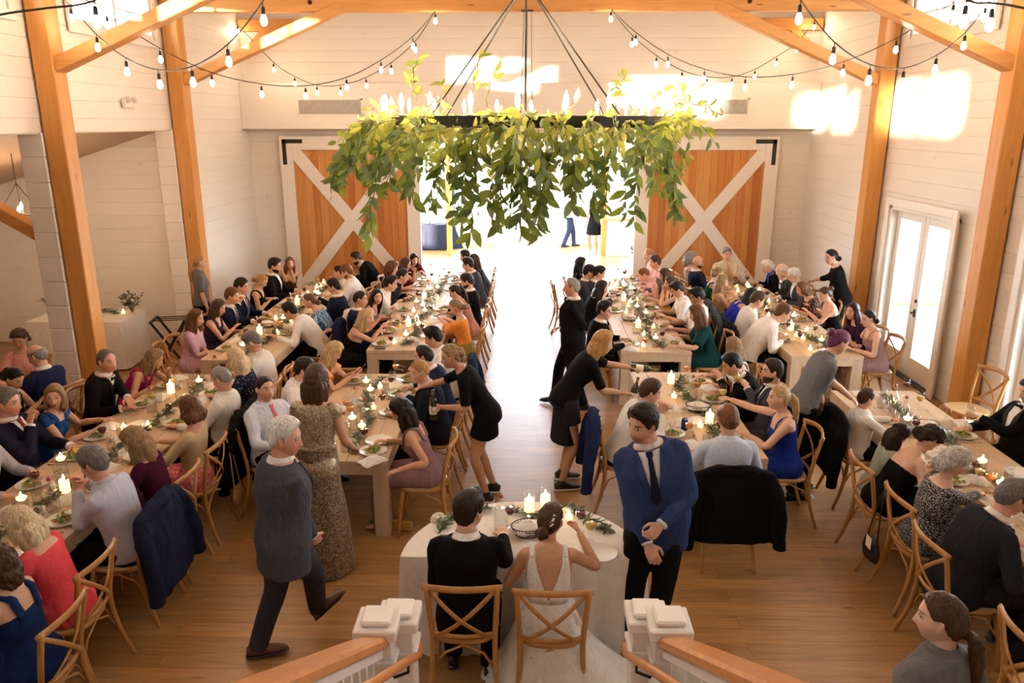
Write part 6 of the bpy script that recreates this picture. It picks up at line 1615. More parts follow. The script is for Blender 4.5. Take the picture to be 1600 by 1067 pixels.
def proto_carafe():
    b = MB(); b.lathe([(0, 0), (.052, 0), (.056, .006), (.056, .13), (.050, .165), (.024, .215), (.019, .245), (.021, .262), (.018, .262), (.017, .245), (.022, .212), (.047, .163), (.053, .13), (.053, .008), (0, .008)], 20, cap=False)
    w = MB(); w.lathe([(0, .009), (.0525, .009), (.0525, .13), (.047, .16), (0, .16)], 18); s = MB(); s.lathe([(0, .258), (.014, .258), (.017, .27), (.012, .285), (0, .288)], 12)
    k = MB(); k.tube([(.021, 0, .235), (.034, 0, .255), (.02, 0, .285), (0, 0, .291), (-.02, 0, .285), (-.034, 0, .255), (-.021, 0, .235)], .0018, 5)
    return parts(('bottle', b, M_GL, True), ('water', w, M_WATER, True), ('stopper', s, plain('red rubber stopper', (.45, .06, .03), .5), True), ('wire_bail', k, M_CUT, True))
def proto_fork():
    a = MB(); a.tube([(0, -.1, .003), (0, -.03, .004), (0, .035, .006)], [.0055, .003, .003], 6, flat=(1, .4), up=(0, 0, 1)); a.tube([(0, .035, .006), (0, .05, .004), (0, .062, .004)], [.004, .011, .011], 8, flat=(1, .2), up=(0, 0, 1))
    for x in (-.009, -.003, .003, .009): a.tube([(x, .06, .004), (x, .1, .007)], .0015, 5)
    return parts(('fork', a, M_CUT, True))
def proto_knife():
    a = MB(); a.tube([(0, -.11, .004), (0, -.01, .004)], [.007, .005], 8, flat=(1, .5), up=(0, 0, 1)); a.tube([(0, -.01, .004), (.001, .05, .003), (0, .11, .002)], [.008, .009, .002], 8, flat=(1, .12), up=(0, 0, 1)); return parts(('knife', a, M_CUT, True))
def proto_napkin(seed):
    r = random.Random(seed); n = 16; V = []; F = []
    for i in range(n + 1):
        for j in range(n + 1):
            x, y = (i / n - .5) * .23, (j / n - .5) * .17
            z = .016 + .03 * abs(mnoise.noise(Vector((x * 14 + seed * 3, y * 14, seed)))) + .035 * math.exp(-(x * x + y * y) / .004) * r.uniform(.7, 1)
            k = max(abs(i / n - .5), abs(j / n - .5)) * 2
            V.append((x * (1 + .25 * mnoise.noise(Vector((y * 9, seed, 1)))), y * (1 + .3 * mnoise.noise(Vector((x * 9, seed, 4)))), z * (1 - k ** 5) + .003))
    for i in range(n):
        for j in range(n): a = i * (n + 1) + j; F.append((a, a + n + 1, a + n + 2, a + 1))
    m = len(V); V += [(x, y, max(0, z - .004) if z < .01 else .001) for x, y, z in V]; F += [tuple(m + q for q in reversed(f)) for f in F]
    a = MB(); a.add(V, F); return parts(('napkin', a, M_NAPK, True))
def proto_card():
    a = MB(); a.add([(-.045, -.02, 0), (.045, -.02, 0), (.045, 0, .05), (-.045, 0, .05), (-.045, .02, 0), (.045, .02, 0)], [(0, 1, 2, 3), (3, 2, 5, 4)]); a.box(-.025, .025, -.0125, -.0105, .022, .026, 0, 1)
    return parts(('card', a, [M_PAPER, M_INK], False))
def proto_menu():
    a = MB(); a.box(-.07, .07, -.125, .125, 0, .0012); rr = random.Random(4)
    t = MB()
    for k in range(15):
        w = rr.uniform(.02, .05); y = .1 - k * .0145; t.box(-w, w, y - .0016, y + .0016, .0013, .0016)
    return parts(('sheet', a, M_PAPER, False), ('text_lines', t, M_INK, False))
def proto_minibottle():
    b = MB(); b.lathe([(0, 0), (.017, 0), (.0185, .004), (.0185, .045), (.008, .058), (.008, .068), (0, .068)], 12); c = MB(); c.lathe([(0, .066), (.0095, .066), (.0095, .082), (0, .082)], 10); l = MB(); l.lathe([(.0188, .012), (.0190, .013), (.0190, .036), (.0188, .037)], 12, cap=False)
    return parts(('bottle', b, M_BROWN_G, True), ('cap', c, plain('dark red cap', (.22, .03, .02), .5), True), ('paper_label', l, M_PAPER, True))
def proto_basket():
    w = MB(); n = 26
    for z, r in ((.004, .085), (.03, .098), (.055, .108), (.075, .115)): w.tube([(r * 1.15 * math.cos(t), r * .85 * math.sin(t), z) for t in np.linspace(0, 6.2832, n + 1)[:-1]], .0035, 5, closed=True)
    for t in np.linspace(0, 6.2832, 31)[:-1]: w.tube([(.085 * 1.15 * math.cos(t), .085 * .85 * math.sin(t), .004), (.115 * 1.15 * math.cos(t), .115 * .85 * math.sin(t), .075)], .0026, 5)
    c = MB(); V = []; F = []; k = 30; rows = 7
    for i in range(rows + 1):
        for j in range(k):
            t = 6.2832 * j / k; q = i / rows; r = .118 * (1 - q); V.append((r * 1.2 * math.cos(t) * (1 + .06 * math.sin(5 * t)), r * .9 * math.sin(t) * (1 + .06 * math.sin(5 * t)), .045 + .06 * math.sin(q * 1.5) + .014 * mnoise.noise(Vector((4 * math.cos(t), 4 * math.sin(t), q * 4)))))
    for i in range(rows):
        for j in range(k): F.append((i * k + j, i * k + (j + 1) % k, (i + 1) * k + (j + 1) % k, (i + 1) * k + j))
    F.append(tuple(range(k - 1, -1, -1))); c.add(V, F)
    return parts(('wire_basket', w, M_IRON, True), ('napkin_lining', c, M_NAPK, True))
def proto_can():
    a = MB(); a.lathe([(0, 0), (.026, 0), (.033, .006), (.033, .112), (.027, .122), (.026, .120), (0, .118)], 18); return parts(('can', a, plain('blue drink can', (.015, .06, .30), .3, .6), True))
def proto_roll():
    a = MB(); a.lathe([(0, 0), (.035, .002), (.042, .018), (.032, .036), (.012, .043), (0, .044)], 14); return parts(('bread_roll', a, plain('baked bread crust', (.50, .25, .08), .7, var=.25), True))
PROTO = {'plate': proto_plate(), 'red': proto_wine(M_RED), 'white': proto_wine(M_WHITEW), 'amber': proto_wine(M_AMBER), 'water': proto_tumbler(), 'candle': proto_candle(), 'short_candle': proto_candle(.17, .05, True), 'votive': proto_votive(), 'carafe': proto_carafe(),
         'fork': proto_fork(), 'knife': proto_knife(), 'card': proto_card(), 'menu': proto_menu(), 'mini': proto_minibottle(), 'basket': proto_basket(), 'can': proto_can(), 'roll': proto_roll()}
NAPS = [proto_napkin(i) for i in range(4)]; SALS = [proto_salad(i) for i in range(5)]
INFO = {'plate': ('dinner_plate', 'plate', 'dinner plates'), 'red': ('wine_glass', 'glass', 'wine glasses'), 'white': ('wine_glass', 'glass', 'wine glasses'), 'amber': ('cocktail_glass', 'glass', 'wine glasses'), 'water': ('water_glass', 'glass', 'water glasses'),
        'candle': ('candle_cylinder', 'candle', 'floating candles'), 'short_candle': ('candle_cylinder', 'candle', 'floating candles'), 'votive': ('votive_candle', 'candle', 'votive candles'), 'carafe': ('water_carafe', 'bottle', 'water carafes'), 'fork': ('dinner_fork', 'fork', 'cutlery'), 'knife': ('dinner_knife', 'knife', 'cutlery'),
        'card': ('place_card', 'card', 'place cards'), 'menu': ('menu_sheet', 'menu', 'menus'), 'mini': ('syrup_bottle', 'bottle', 'little favour bottles'), 'basket': ('bread_basket', 'basket', 'bread baskets'), 'can': ('drink_can', 'can', None), 'roll': ('bread_roll', 'bread', 'bread rolls'), 'napkin': ('napkin', 'napkin', 'napkins')}
def put(kind, x, y, label, rz=0.0, z=TOPZ + .0005, ps=None):
    nm, cat, grp = INFO[kind]; ps = ps or PROTO[kind]
    if len(ps) == 1:
        o = link(nm, ps[0][1]); tag(o, label, cat, grp); o.location = (x, y, z); o.rotation_euler = (0, 0, rz); return o
    t = thing(nm, label, cat, (x, y, z), rz, grp)
    for n, me in ps: link(n, me, t)
    return t
TSHORT = {'LA': 'arcade table', 'LB': 'back left table', 'LC': 'single table left of the aisle', 'LD': 'long table left of the aisle', 'RC': 'single table right of the aisle', 'RD': 'long table right of the aisle', 'RB': 'right wall table', 'RA': 'near right table', 'SW': "couple's half-round table"}
ORD = ['nearest', 'second', 'third', 'fourth', 'fifth', 'sixth', 'seventh', 'eighth', 'ninth', 'tenth', 'eleventh', 'twelfth', 'thirteenth', 'fourteenth', 'fifteenth', 'sixteenth', 'seventeenth', 'eighteenth', 'nineteenth', 'twentieth', 'twenty-first', 'twenty-second', 'twenty-third', 'twenty-fourth']
rt = random.Random(21)
USED = {k: [] for k in TSHORT}
def free(key, x, y, r):
    return all((x - a) ** 2 + (y - b) ** 2 > (r + q) ** 2 for a, b, q in USED[key])
# centre pieces: where the photograph shows them on the near tables, spaced along the far ones
CENTRE = {
 'LA': [('short_candle', 103, 771), ('candle', 38, 803), ('short_candle', 268, 616), ('candle', 313, 612), ('votive', 194, 672), ('votive', 232, 668), ('carafe', 84, 798), ('carafe', 225, 606)],
 'LC': [('candle', 552, 672), ('candle', 573, 613), ('votive', 594, 607), ('carafe', 556, 644), ('votive', 584, 640)],
 'RC': [('short_candle', 1048, 601), ('votive', 1053, 622), ('votive', 1094, 668), ('short_candle', 1108, 664), ('carafe', 1081, 625), ('basket', 1090, 642), ('can', 1069, 672)],
 'RA': [('basket', 1447, 672), ('carafe', 1476, 682), ('candle', 1531, 742), ('votive', 1575, 762), ('votive', 1395, 632)],
 'SW': [('short_candle', 827, 803), ('short_candle', 852, 796), ('votive', 889, 812), ('carafe', 783, 826), ('basket', 826, 834)]}
CNAME = {'candle': 'floating candle in tall glass', 'short_candle': 'pillar candle in wide glass', 'votive': 'small lit votive candle', 'carafe': 'clear water carafe', 'basket': 'wire bread basket with napkin', 'can': 'blue drink can', 'water': 'clear tumbler', 'amber': 'orange cocktail', 'napkin': 'crumpled napkin'}
for key in ('LB', 'LD', 'RB', 'RD'):
    L0 = []; y = TABS[key][0] + .3; k = 0
    while y < TABS[key][1] + 2.3:
        for kd, dx in ((('candle', .02), ('votive', -.14)), (('carafe', .12), ('votive', -.05)), (('short_candle', -.08), ('votive', .15)), (('candle', .1), ('basket', -.14)))[k % 4]: L0.append((kd, TCX[key] + dx, y + rt.uniform(-.06, .06), 'w'))
        y += .46; k += 1
    CENTRE[key] = L0
for key in ('LA', 'LC', 'RC', 'RA', 'LB', 'LD', 'RB', 'RD'):
    y0, y1 = TABS[key][0] + .2, TABS[key][-1] + 2.35; have = []
    for q in CENTRE[key]:
        if len(q) == 4: have.append((q[1], q[2]))
        else: p = at_z(q[1], q[2], TOPZ); have.append((p.x, p.y))
    y = y0
    while y < y1:
        for _ in range(2):
            x = TCX[key] + rt.uniform(-.2, .2); yy = y + rt.uniform(-.08, .08)
            if all((x - a) ** 2 + (yy - b) ** 2 > .0144 for a, b in have):
                have.append((x, yy)); CENTRE[key].append((rt.choice(['water', 'votive', 'carafe', 'water', 'amber', 'candle', 'napkin', 'water']), x, yy, 'w'))
        y += .36
for key, lst in CENTRE.items():
    pts = []
    for q in lst:
        if len(q) == 4: pts.append((q[0], q[1], q[2]))
        else: p = at_z(q[1], q[2], TOPZ); pts.append((q[0], p.x, p.y))
    cnt = {}
    for kd, x, y in sorted(pts, key=lambda p: p[2]):
        n = cnt.get(kd, 0); cnt[kd] = n + 1; tot = sum(1 for p in pts if p[0] == kd)
        lab = f"{CNAME[kd]} on the {TSHORT[key]}" + (f", {ORD[n]} from front" if tot > 1 else '')
        put(kd, x, y, lab, rt.uniform(-.4, .4), ps=NAPS[n % 4] if kd == 'napkin' else None); USED[key].append((x, y, {'basket': .125, 'carafe': .06}.get(kd, .05)))
# greenery with white roses down the middle of each table
def rose(mb, r):
    for lay, (rr, z, n, tilt) in enumerate(((.30, .9, 3, .2), (.62, .62, 5, .55), (1.0, .35, 6, 1.0))):
        for k in range(n):
            t = 6.2832 * (k + .4 * lay) / n; c = Vector((math.cos(t), math.sin(t), 0)); s = Vector((-math.sin(t), math.cos(t), 0)); p = c * (r * rr * .35); V = []
            for i in range(4):
                q = i / 3
                for j in range(4):
                    e = j / 3 - .5; V.append(p + c * (r * rr * .65 * math.sin(q * 1.4) * (1 + tilt * q * .3)) + s * (e * r * rr * 1.3 * math.sin(.6 + q * 1.7)) + Vector((0, 0, r * z * q - abs(e) * r * .25 + .2 * r * (1 - q))))
            mb.add(V, [(i * 4 + j, i * 4 + j + 1, i * 4 + j + 5, i * 4 + j + 4) for i in range(3) for j in range(3)])
    mb.lathe([(0, 0), (r * .35, r * .1), (r * .42, r * .5), (r * .3, r * .85), (0, r * .9)], 10)
rm = MB(); rose(rm, .036); ROSE = rm.mesh('rose', M_ROSE, True)
def garland(key, path, label, dens=1.0, roses=5, seed=0):
    r = random.Random(seed); g = thing('table_garland', label, 'greenery', (path[0].x, path[0].y, TOPZ), 0, 'olive greenery on the tables'); base = Vector((path[0].x, path[0].y, TOPZ))
    lv, st = MB(), MB(); P = catmull([p - base for p in path], 8) if len(path) > 2 else [path[0].lerp(path[1], k / 30) - base for k in range(31)]
    st.tube([p + Vector((0, 0, .012)) for p in P], .004, 5)
    for a, b in zip(P, P[1:]):
        ln = (b - a).length; n = max(1, int(ln * 190 * dens)); d = (b - a).normalized()
        for k in range(n):
            p = a.lerp(b, r.random()) + Vector((r.uniform(-.02, .02), r.uniform(-.02, .02), r.uniform(.006, .03))); sd = Vector((r.uniform(-1, 1), r.uniform(-1, 1), r.uniform(-.05, .55)))
            l = r.uniform(.045, .09); add_leaf(lv, p, d * r.uniform(-.2, .9) + sd, Vector((r.uniform(-.5, .5), r.uniform(-.5, .5), 1)), l, l * .3, r.choice((0, 0, 1)), .15)
    stuff(lv.build('leaves', GAR, g, True)); st.build('stem', M_STEM, g, True)
    for k in range(roses):
        p = P[int((k + .5) / roses * (len(P) - 1))]; o = link('rose', ROSE, g); o.location = p + Vector((r.uniform(-.07, .07), r.uniform(-.05, .05), .012)); o.rotation_euler = (r.uniform(-.6, .6), r.uniform(-.6, .6), r.uniform(0, 6)); s = r.uniform(1.0, 1.45); o.scale = (s, s, s)
    return g
for key in TABS:
    y0, y1 = TABS[key][0] + .2, TABS[key][-1] + 2.3
    n = max(3, int((y1 - y0) / .4)); rr = random.Random(len(key) + ord(key[0]) + ord(key[1]))
    path = [Vector((TCX[key] + rr.uniform(-.08, .08) + .05, y0 + (y1 - y0) * i / n, TOPZ)) for i in range(n + 1)]
    garland(key, path, 'trail of dark olive leaves and white roses along the ' + TSHORT[key], roses=max(5, int((y1 - y0) * 2.4)), seed=ord(key[1]) + ord(key[0]))
garland('SW', [at_z(u, v, TOPZ) for u, v in ((684, 836), (700, 815), (730, 803), (765, 797))], "short olive sprig with a white rose on the left of the couple's table", 1.3, 2, 5)
garland('SW', [at_z(u, v, TOPZ) for u, v in ((800, 801), (840, 806), (885, 797), (905, 805), (940, 826), (955, 832))], "olive sprig with white roses on the right of the couple's table", 1.3, 3, 6)
# place settings
for key in SEATED + ['k4x', 'groom', 'bride']:
    i = PEOPLE[key]; c = i['col']; sh = SHORT[key]
    far = i['g'].y > 9.3
    if c in ('S', 'S2'):
        if c == 'S': continue
        edge = Vector((i['g'].x, 6.53, 0)); f = Vector((0, 1, 0)); tk = 'RC'
    else:
        tk = c[:2]; w = .47; sx = -1 if c[2] == 'w' else 1
        edge = Vector((TCX[tk] + sx * w, i['g'].y, 0)); f = Vector((-sx, 0, 0))
        ys = TABS[tk]
        if key in ('c7', 'm8', 'u8'): edge.y = min(edge.y, ys[-1] + 2.3)
        if not (ys[0] + .12 < edge.y < ys[-1] + 2.42): edge.y = min(max(edge.y, ys[0] + .16), ys[-1] + 2.3)
    rgt = Vector((f.y, -f.x, 0)); rz = math.atan2(f.y, f.x) - math.pi / 2
    p = edge + f * .165
    if not free(tk, p.x, p.y, .12): p = p + rgt * .05
    if free(tk, p.x, p.y, .09):
        put('plate', p.x, p.y, 'white plate of salad in front of the ' + sh, 0); USED[tk].append((p.x, p.y, .125))
        o = link('salad', SALS[rt.randrange(5)]); tag(o, 'leafy salad on the plate of the ' + sh, 'food', 'salads'); o.location = (p.x, p.y, TOPZ + .006); o.rotation_euler = (0, 0, rt.uniform(0, 6)); stuff(o); del o['group']
    if not far:
        q = p - rgt * .165; put('fork', q.x, q.y, 'steel fork left of the plate of the ' + sh, rz); q = p + rgt * .165; put('knife', q.x, q.y, 'steel knife right of the plate of the ' + sh, rz)
    kd = rt.choice(['red', 'red', 'red', 'white', 'amber']); nmw = {'red': 'stemmed glass of red wine', 'white': 'stemmed glass of white wine', 'amber': 'stemmed glass of orange cocktail'}[kd]
    for kk, lab, a, b_, r_ in ((kd, nmw, .30, .13, .04), ('water', 'tall clear water glass', .31, -.06, .04)) + ((('mini', 'little brown favour bottle', .27, .02, .02), ('card', 'white folded place card', .34, .05, .04)) if not far else ()):
        for tr_ in range(6):
            q = edge + f * (a + rt.uniform(-.03, .03)) + rgt * (b_ + rt.uniform(-.05, .05))
            if free(tk, q.x, q.y, r_): put(kk, q.x, q.y, f'{lab} near the {sh}', rz + rt.uniform(-.3, .3)); USED[tk].append((q.x, q.y, r_)); break
    if rt.random() < .5:
        for tr_ in range(5):
            q = edge + f * rt.uniform(.13, .36) + rgt * rt.choice((-1, 1)) * rt.uniform(.2, .28)
            if free(tk, q.x, q.y, .085): put('napkin', q.x, q.y, 'crumpled white napkin near the ' + sh, rt.uniform(0, 3), ps=NAPS[rt.randrange(4)]); USED[tk].append((q.x, q.y, .1)); break
# on the couple's table
for kd, u, v, lab in (('red', 797, 822, "glass of red wine beside the carafe on the couple's table"), ('red', 907, 829, "glass of red wine right of the bride"), ('white', 922, 846, "champagne glass at the right on the couple's table"), ('plate', 936, 866, "white plate with butter on the couple's table"), ('roll', 781, 836, 'bread roll in front of the groom'), ('fork', 845, 845, "steel fork left of the bride's place")):
    p = at_z(u, v, TOPZ); put(kd, p.x, p.y, lab)
# other things seen on the near tables
for kd, u, v, lab, rz in (('menu', 587, 706, 'printed menu sheet at the near end of the single left table', 1.4), ('plate', 592, 690, 'white plate of salad near the corner of the single left table', 0), ('red', 1414, 618, 'red wine glass at the far corner of the near right table', 0), ('white', 1435, 640, 'half full white wine glass behind the bread basket', 0), ('red', 1522, 748, 'red wine glass left of the tall candle on the near right table', 0), ('amber', 1543, 768, 'orange cocktail in front of the grey-haired woman', 0),
                     ('plate', 1596, 742, 'white plate at the right edge of the near right table', 0), ('water', 60, 790, 'clear water glass behind the pale blond woman', 0), ('red', 58, 765, 'red wine glass beside the man in navy at the left edge', 0)):
    p = at_z(u, v, TOPZ); put(kd, p.x, p.y, lab, rz)
def phone(x, y, z, rz, label, M=None):
    a = MB(); a.box(-.037, .037, -.076, .076, -.004, .004, .003); b = MB(); b.box(-.033, .033, -.07, .07, .004, .0046)
    t = thing('phone', label, 'phone', (x, y, z), rz); a.build('case', plain('phone case', (.03, .03, .035), .4), t); b.build('screen', plain('phone screen', (.02, .022, .03), .1), t)
    if M is not None: t.matrix_world = M
    return t
p = at_z(594, 545, TOPZ); phone(p.x, p.y, TOPZ + .005, 1.5, 'dark phone lying on the near end of the long left table')
for u, v in ((1508, 664),):
    p = at_z(u, v, TOPZ); put('napkin', p.x, p.y, 'white napkin on the table by the reaching tuxedo man', 1.2, ps=NAPS[1])
# ---- things held in hands
def in_hand(key, side, lift=.02): return PEOPLE[key]['hands'][side] + Vector((0, 0, lift))
def put_held(kd, key, side, lab, dz=-.09, tilt=(0, 0)):
    p = in_hand(key, side); nm, cat, grp = INFO[kd]; t = thing(nm, lab, cat, (p.x, p.y, p.z + dz), 0, grp)
    t.rotation_euler = (tilt[0], tilt[1], 0)
    for n, me in PROTO[kd]: link(n, me, t)
put_held('white', 'l2', 0, 'white wine glass lifted by the bearded man in grey suit', -.10, (0, -.5))
put_held('water', 'r1', 0, 'clear glass in the reaching hand of the tuxedo man', -.07)
put_held('white', 'l1', 1, 'wine glass held out by the woman with blond ponytail', -.10)
put_held('red', 'i1', 0, 'red wine glass held by the man walking the aisle', -.10)
o = link('bread_roll', PROTO['roll'][0][1]); tag(o, 'bread roll at the mouth of the man in navy suit', 'bread', 'bread rolls'); o.location = in_hand('c3', 1, -.01)
o = link('bread_roll', PROTO['roll'][0][1]); tag(o, 'bread roll in the raised hand of the strawberry blond woman', 'bread', 'bread rolls'); o.location = in_hand('c7', 0, .0)
p = (PEOPLE['e3']['hands'][0] + PEOPLE['e3']['hands'][1]) / 2; M = Matrix.Translation(p + Vector((.02, 0, .03))) @ Matrix.Rotation(-math.pi / 2, 4, 'Z') @ Matrix.Rotation(.7, 4, 'X'); phone(0, 0, 0, 0, 'phone in the hands of the woman in peach', M)
def wine_bottle(M, label):
    b = MB(); b.lathe([(0, 0), (.036, 0), (.038, .005), (.038, .18), (.032, .205), (.016, .235), (.0145, .29), (.0165, .292), (.0165, .305), (0, .305)], 18); l = MB(); l.lathe([(.0385, .06), (.0387, .061), (.0387, .14), (.0385, .141)], 18, cap=False); c = MB(); c.lathe([(.0152, .255), (.0158, .256), (.0158, .288), (.0152, .289)], 12, cap=False)
    t = thing('wine_bottle', label, 'bottle', (0, 0, 0), 0, 'wine bottles'); b.build('bottle', M_DKGLASS, t, True); l.build('paper_label', M_PAPER, t, True); c.build('neck_foil', plain('gold foil', (.30, .2, .08), .3, .8), t, True); t.matrix_world = M
h = PEOPLE['k1']['hands'][0]; wine_bottle(Matrix.Translation(h + Vector((-.09, 0, .02))) @ Matrix.Rotation(R(97), 4, 'Y'), 'dark wine bottle tipped to pour by the strawberry blond server')
h = PEOPLE['k1']['hands'][1]; wine_bottle(Matrix.Translation(h + Vector((.0, .0, -.12))) @ Matrix.Rotation(R(12), 4, 'Y'), 'wine bottle held upright against the strawberry blond server')
h = PEOPLE['f5']['hands'][0]; wine_bottle(Matrix.Translation(h + Vector((.0, .0, -.13))), 'dark wine bottle upright in the hand of the server in shorts')
# ---- coats and bags on chairs
def hung_coat(key, c, label, wide=1.0, low=.30):
    ch_ = PEOPLE[key]['chair']; t = thing('suit_jacket', label, 'jacket', ch_.location, ch_.rotation_euler.z, 'jackets over chair backs'); t.scale = (1.07, 1.06, 1.035)
    mb = MB(); W = .25 * wide
    mb.tube([(-W, -.27, .86), (-W * .5, -.285, .915), (0, -.295, .925), (W * .5, -.285, .915), (W, -.27, .86)], [.045, .052, .055, .052, .045], 12)
    mb.tube([(0, -.285, .90), (0, -.31, .75), (0, -.32, .55), (0, -.325, low + .05), (0, -.325, low)], [.27 * wide, .26 * wide, .265 * wide, .28 * wide, .27 * wide], 20, flat=(1, .15), up=(0, 1, 0))
    for s in (-1, 1): mb.tube([(s * (W - .02), -.275, .86), (s * (W + .035), -.31, .74), (s * (W + .06), -.35, .54), (s * (W + .075), -.37, .28)], [.05, .06, .056, .05], 12)
    pend('shell', mb, cloth(c), t, .012, 3, None, (.03, .16))
    cb = MB(); cb.tube([(-.08, -.235, .925), (-.06, -.30, .955), (0, -.325, .965), (.06, -.30, .955), (.08, -.235, .925)], .022, 8, flat=(.5, 1), up=(0, 0, 1)); cb.build('collar', cloth(c), t, True)
for k, c, lab in (('b4', NAVY, 'navy jacket'), ('b1', BLACK, 'black jacket'), ('e1', BLACK, 'black jacket'), ('d1', NAVY, 'dark navy jacket'), ('f4', NAVY, 'navy jacket'), ('k2', ('ink navy suit', (.012, .018, .06)), 'long navy jacket'), ('k4x', BLACK, 'black suit jacket'), ('m1', BLACK, 'black jacket'), ('m2', NAVY, 'navy jacket'), ('q1', BLACK, 'black coat'), ('j2', C_GREY, 'grey jacket'), ('e2', BLACK, 'black jacket'), ('d2', ('cream knit', (.60, .52, .42)), 'cream cardigan'), ('m3', C_GREY, 'grey jacket')):
    hung_coat(k, c, f'{lab} hung over the chair of the {SHORT[k]}', 1.12 if k in ('b4', 'k4x') else 1.0, .24 if k in ('b4', 'k2') else .32)
def strap_bag(key, side, label, c, zb, strapc, w=.17, h=.17, mat=None):
    ch_ = PEOPLE[key]['chair']; t = thing('handbag', label, 'bag', ch_.location, ch_.rotation_euler.z)
    x = side * .2; a = MB(); a.tube([(x, -.33, zb), (x, -.33, zb + h * .5), (x, -.33, zb + h)], [.5 * w, .55 * w, .42 * w], 12, flat=(1, .35), up=(0, 1, 0)); pend('pouch', a, mat or plain('bag ' + label[:12], c, .5), t, .01, 3)
    for s in (-1, 1):
        q = MB(); q.tube([(x, -.262, .905), (x + s * .02, -.30, .80), (x + s * w * .36, -.33, zb + h * .95)], .006, 6); q.build('strap', plain('strap ' + label[:12], strapc, .5), t, True)
    return t
strap_bag('b2', 1, 'tan leather bag hanging from the chair of the woman in beige shawl', (.33, .19, .07), .22, (.55, .34, .14), .2, .16)
t = strap_bag('q4', -1, 'black handbag hanging from the chair of the grey-haired woman', (.012, .012, .012), .26, (.012, .012, .012), .24, .16)
q = MB(); q.box(-.19, -.10, -.385, -.383, .38, .48); q.build('paper_tag', M_PAPER, t)
# gold clutch on the floor
p = at_z(628, 828, 0); t = thing('clutch_bag', 'gold clutch bag lying on the floor by the table leg', 'bag', (p.x, p.y, 0), -.15)
M_GOLD = plain('gold satin', (.55, .36, .10), .3, .6)
a = MB(); a.box(-.1, .1, -.025, .025, .001, .10, .012); a.build('body', M_GOLD, t); a = MB(); a.box(-.102, .102, -.028, .0, .055, .103, .006); a.build('flap', M_GOLD, t); a = MB(); a.lathe([(0, 0), (.008, 0), (.008, .004), (0, .006)], 10, TR(0, -.028, .066, rx=R(90))); a.build('clasp', M_CUT, t)
finalize_people()
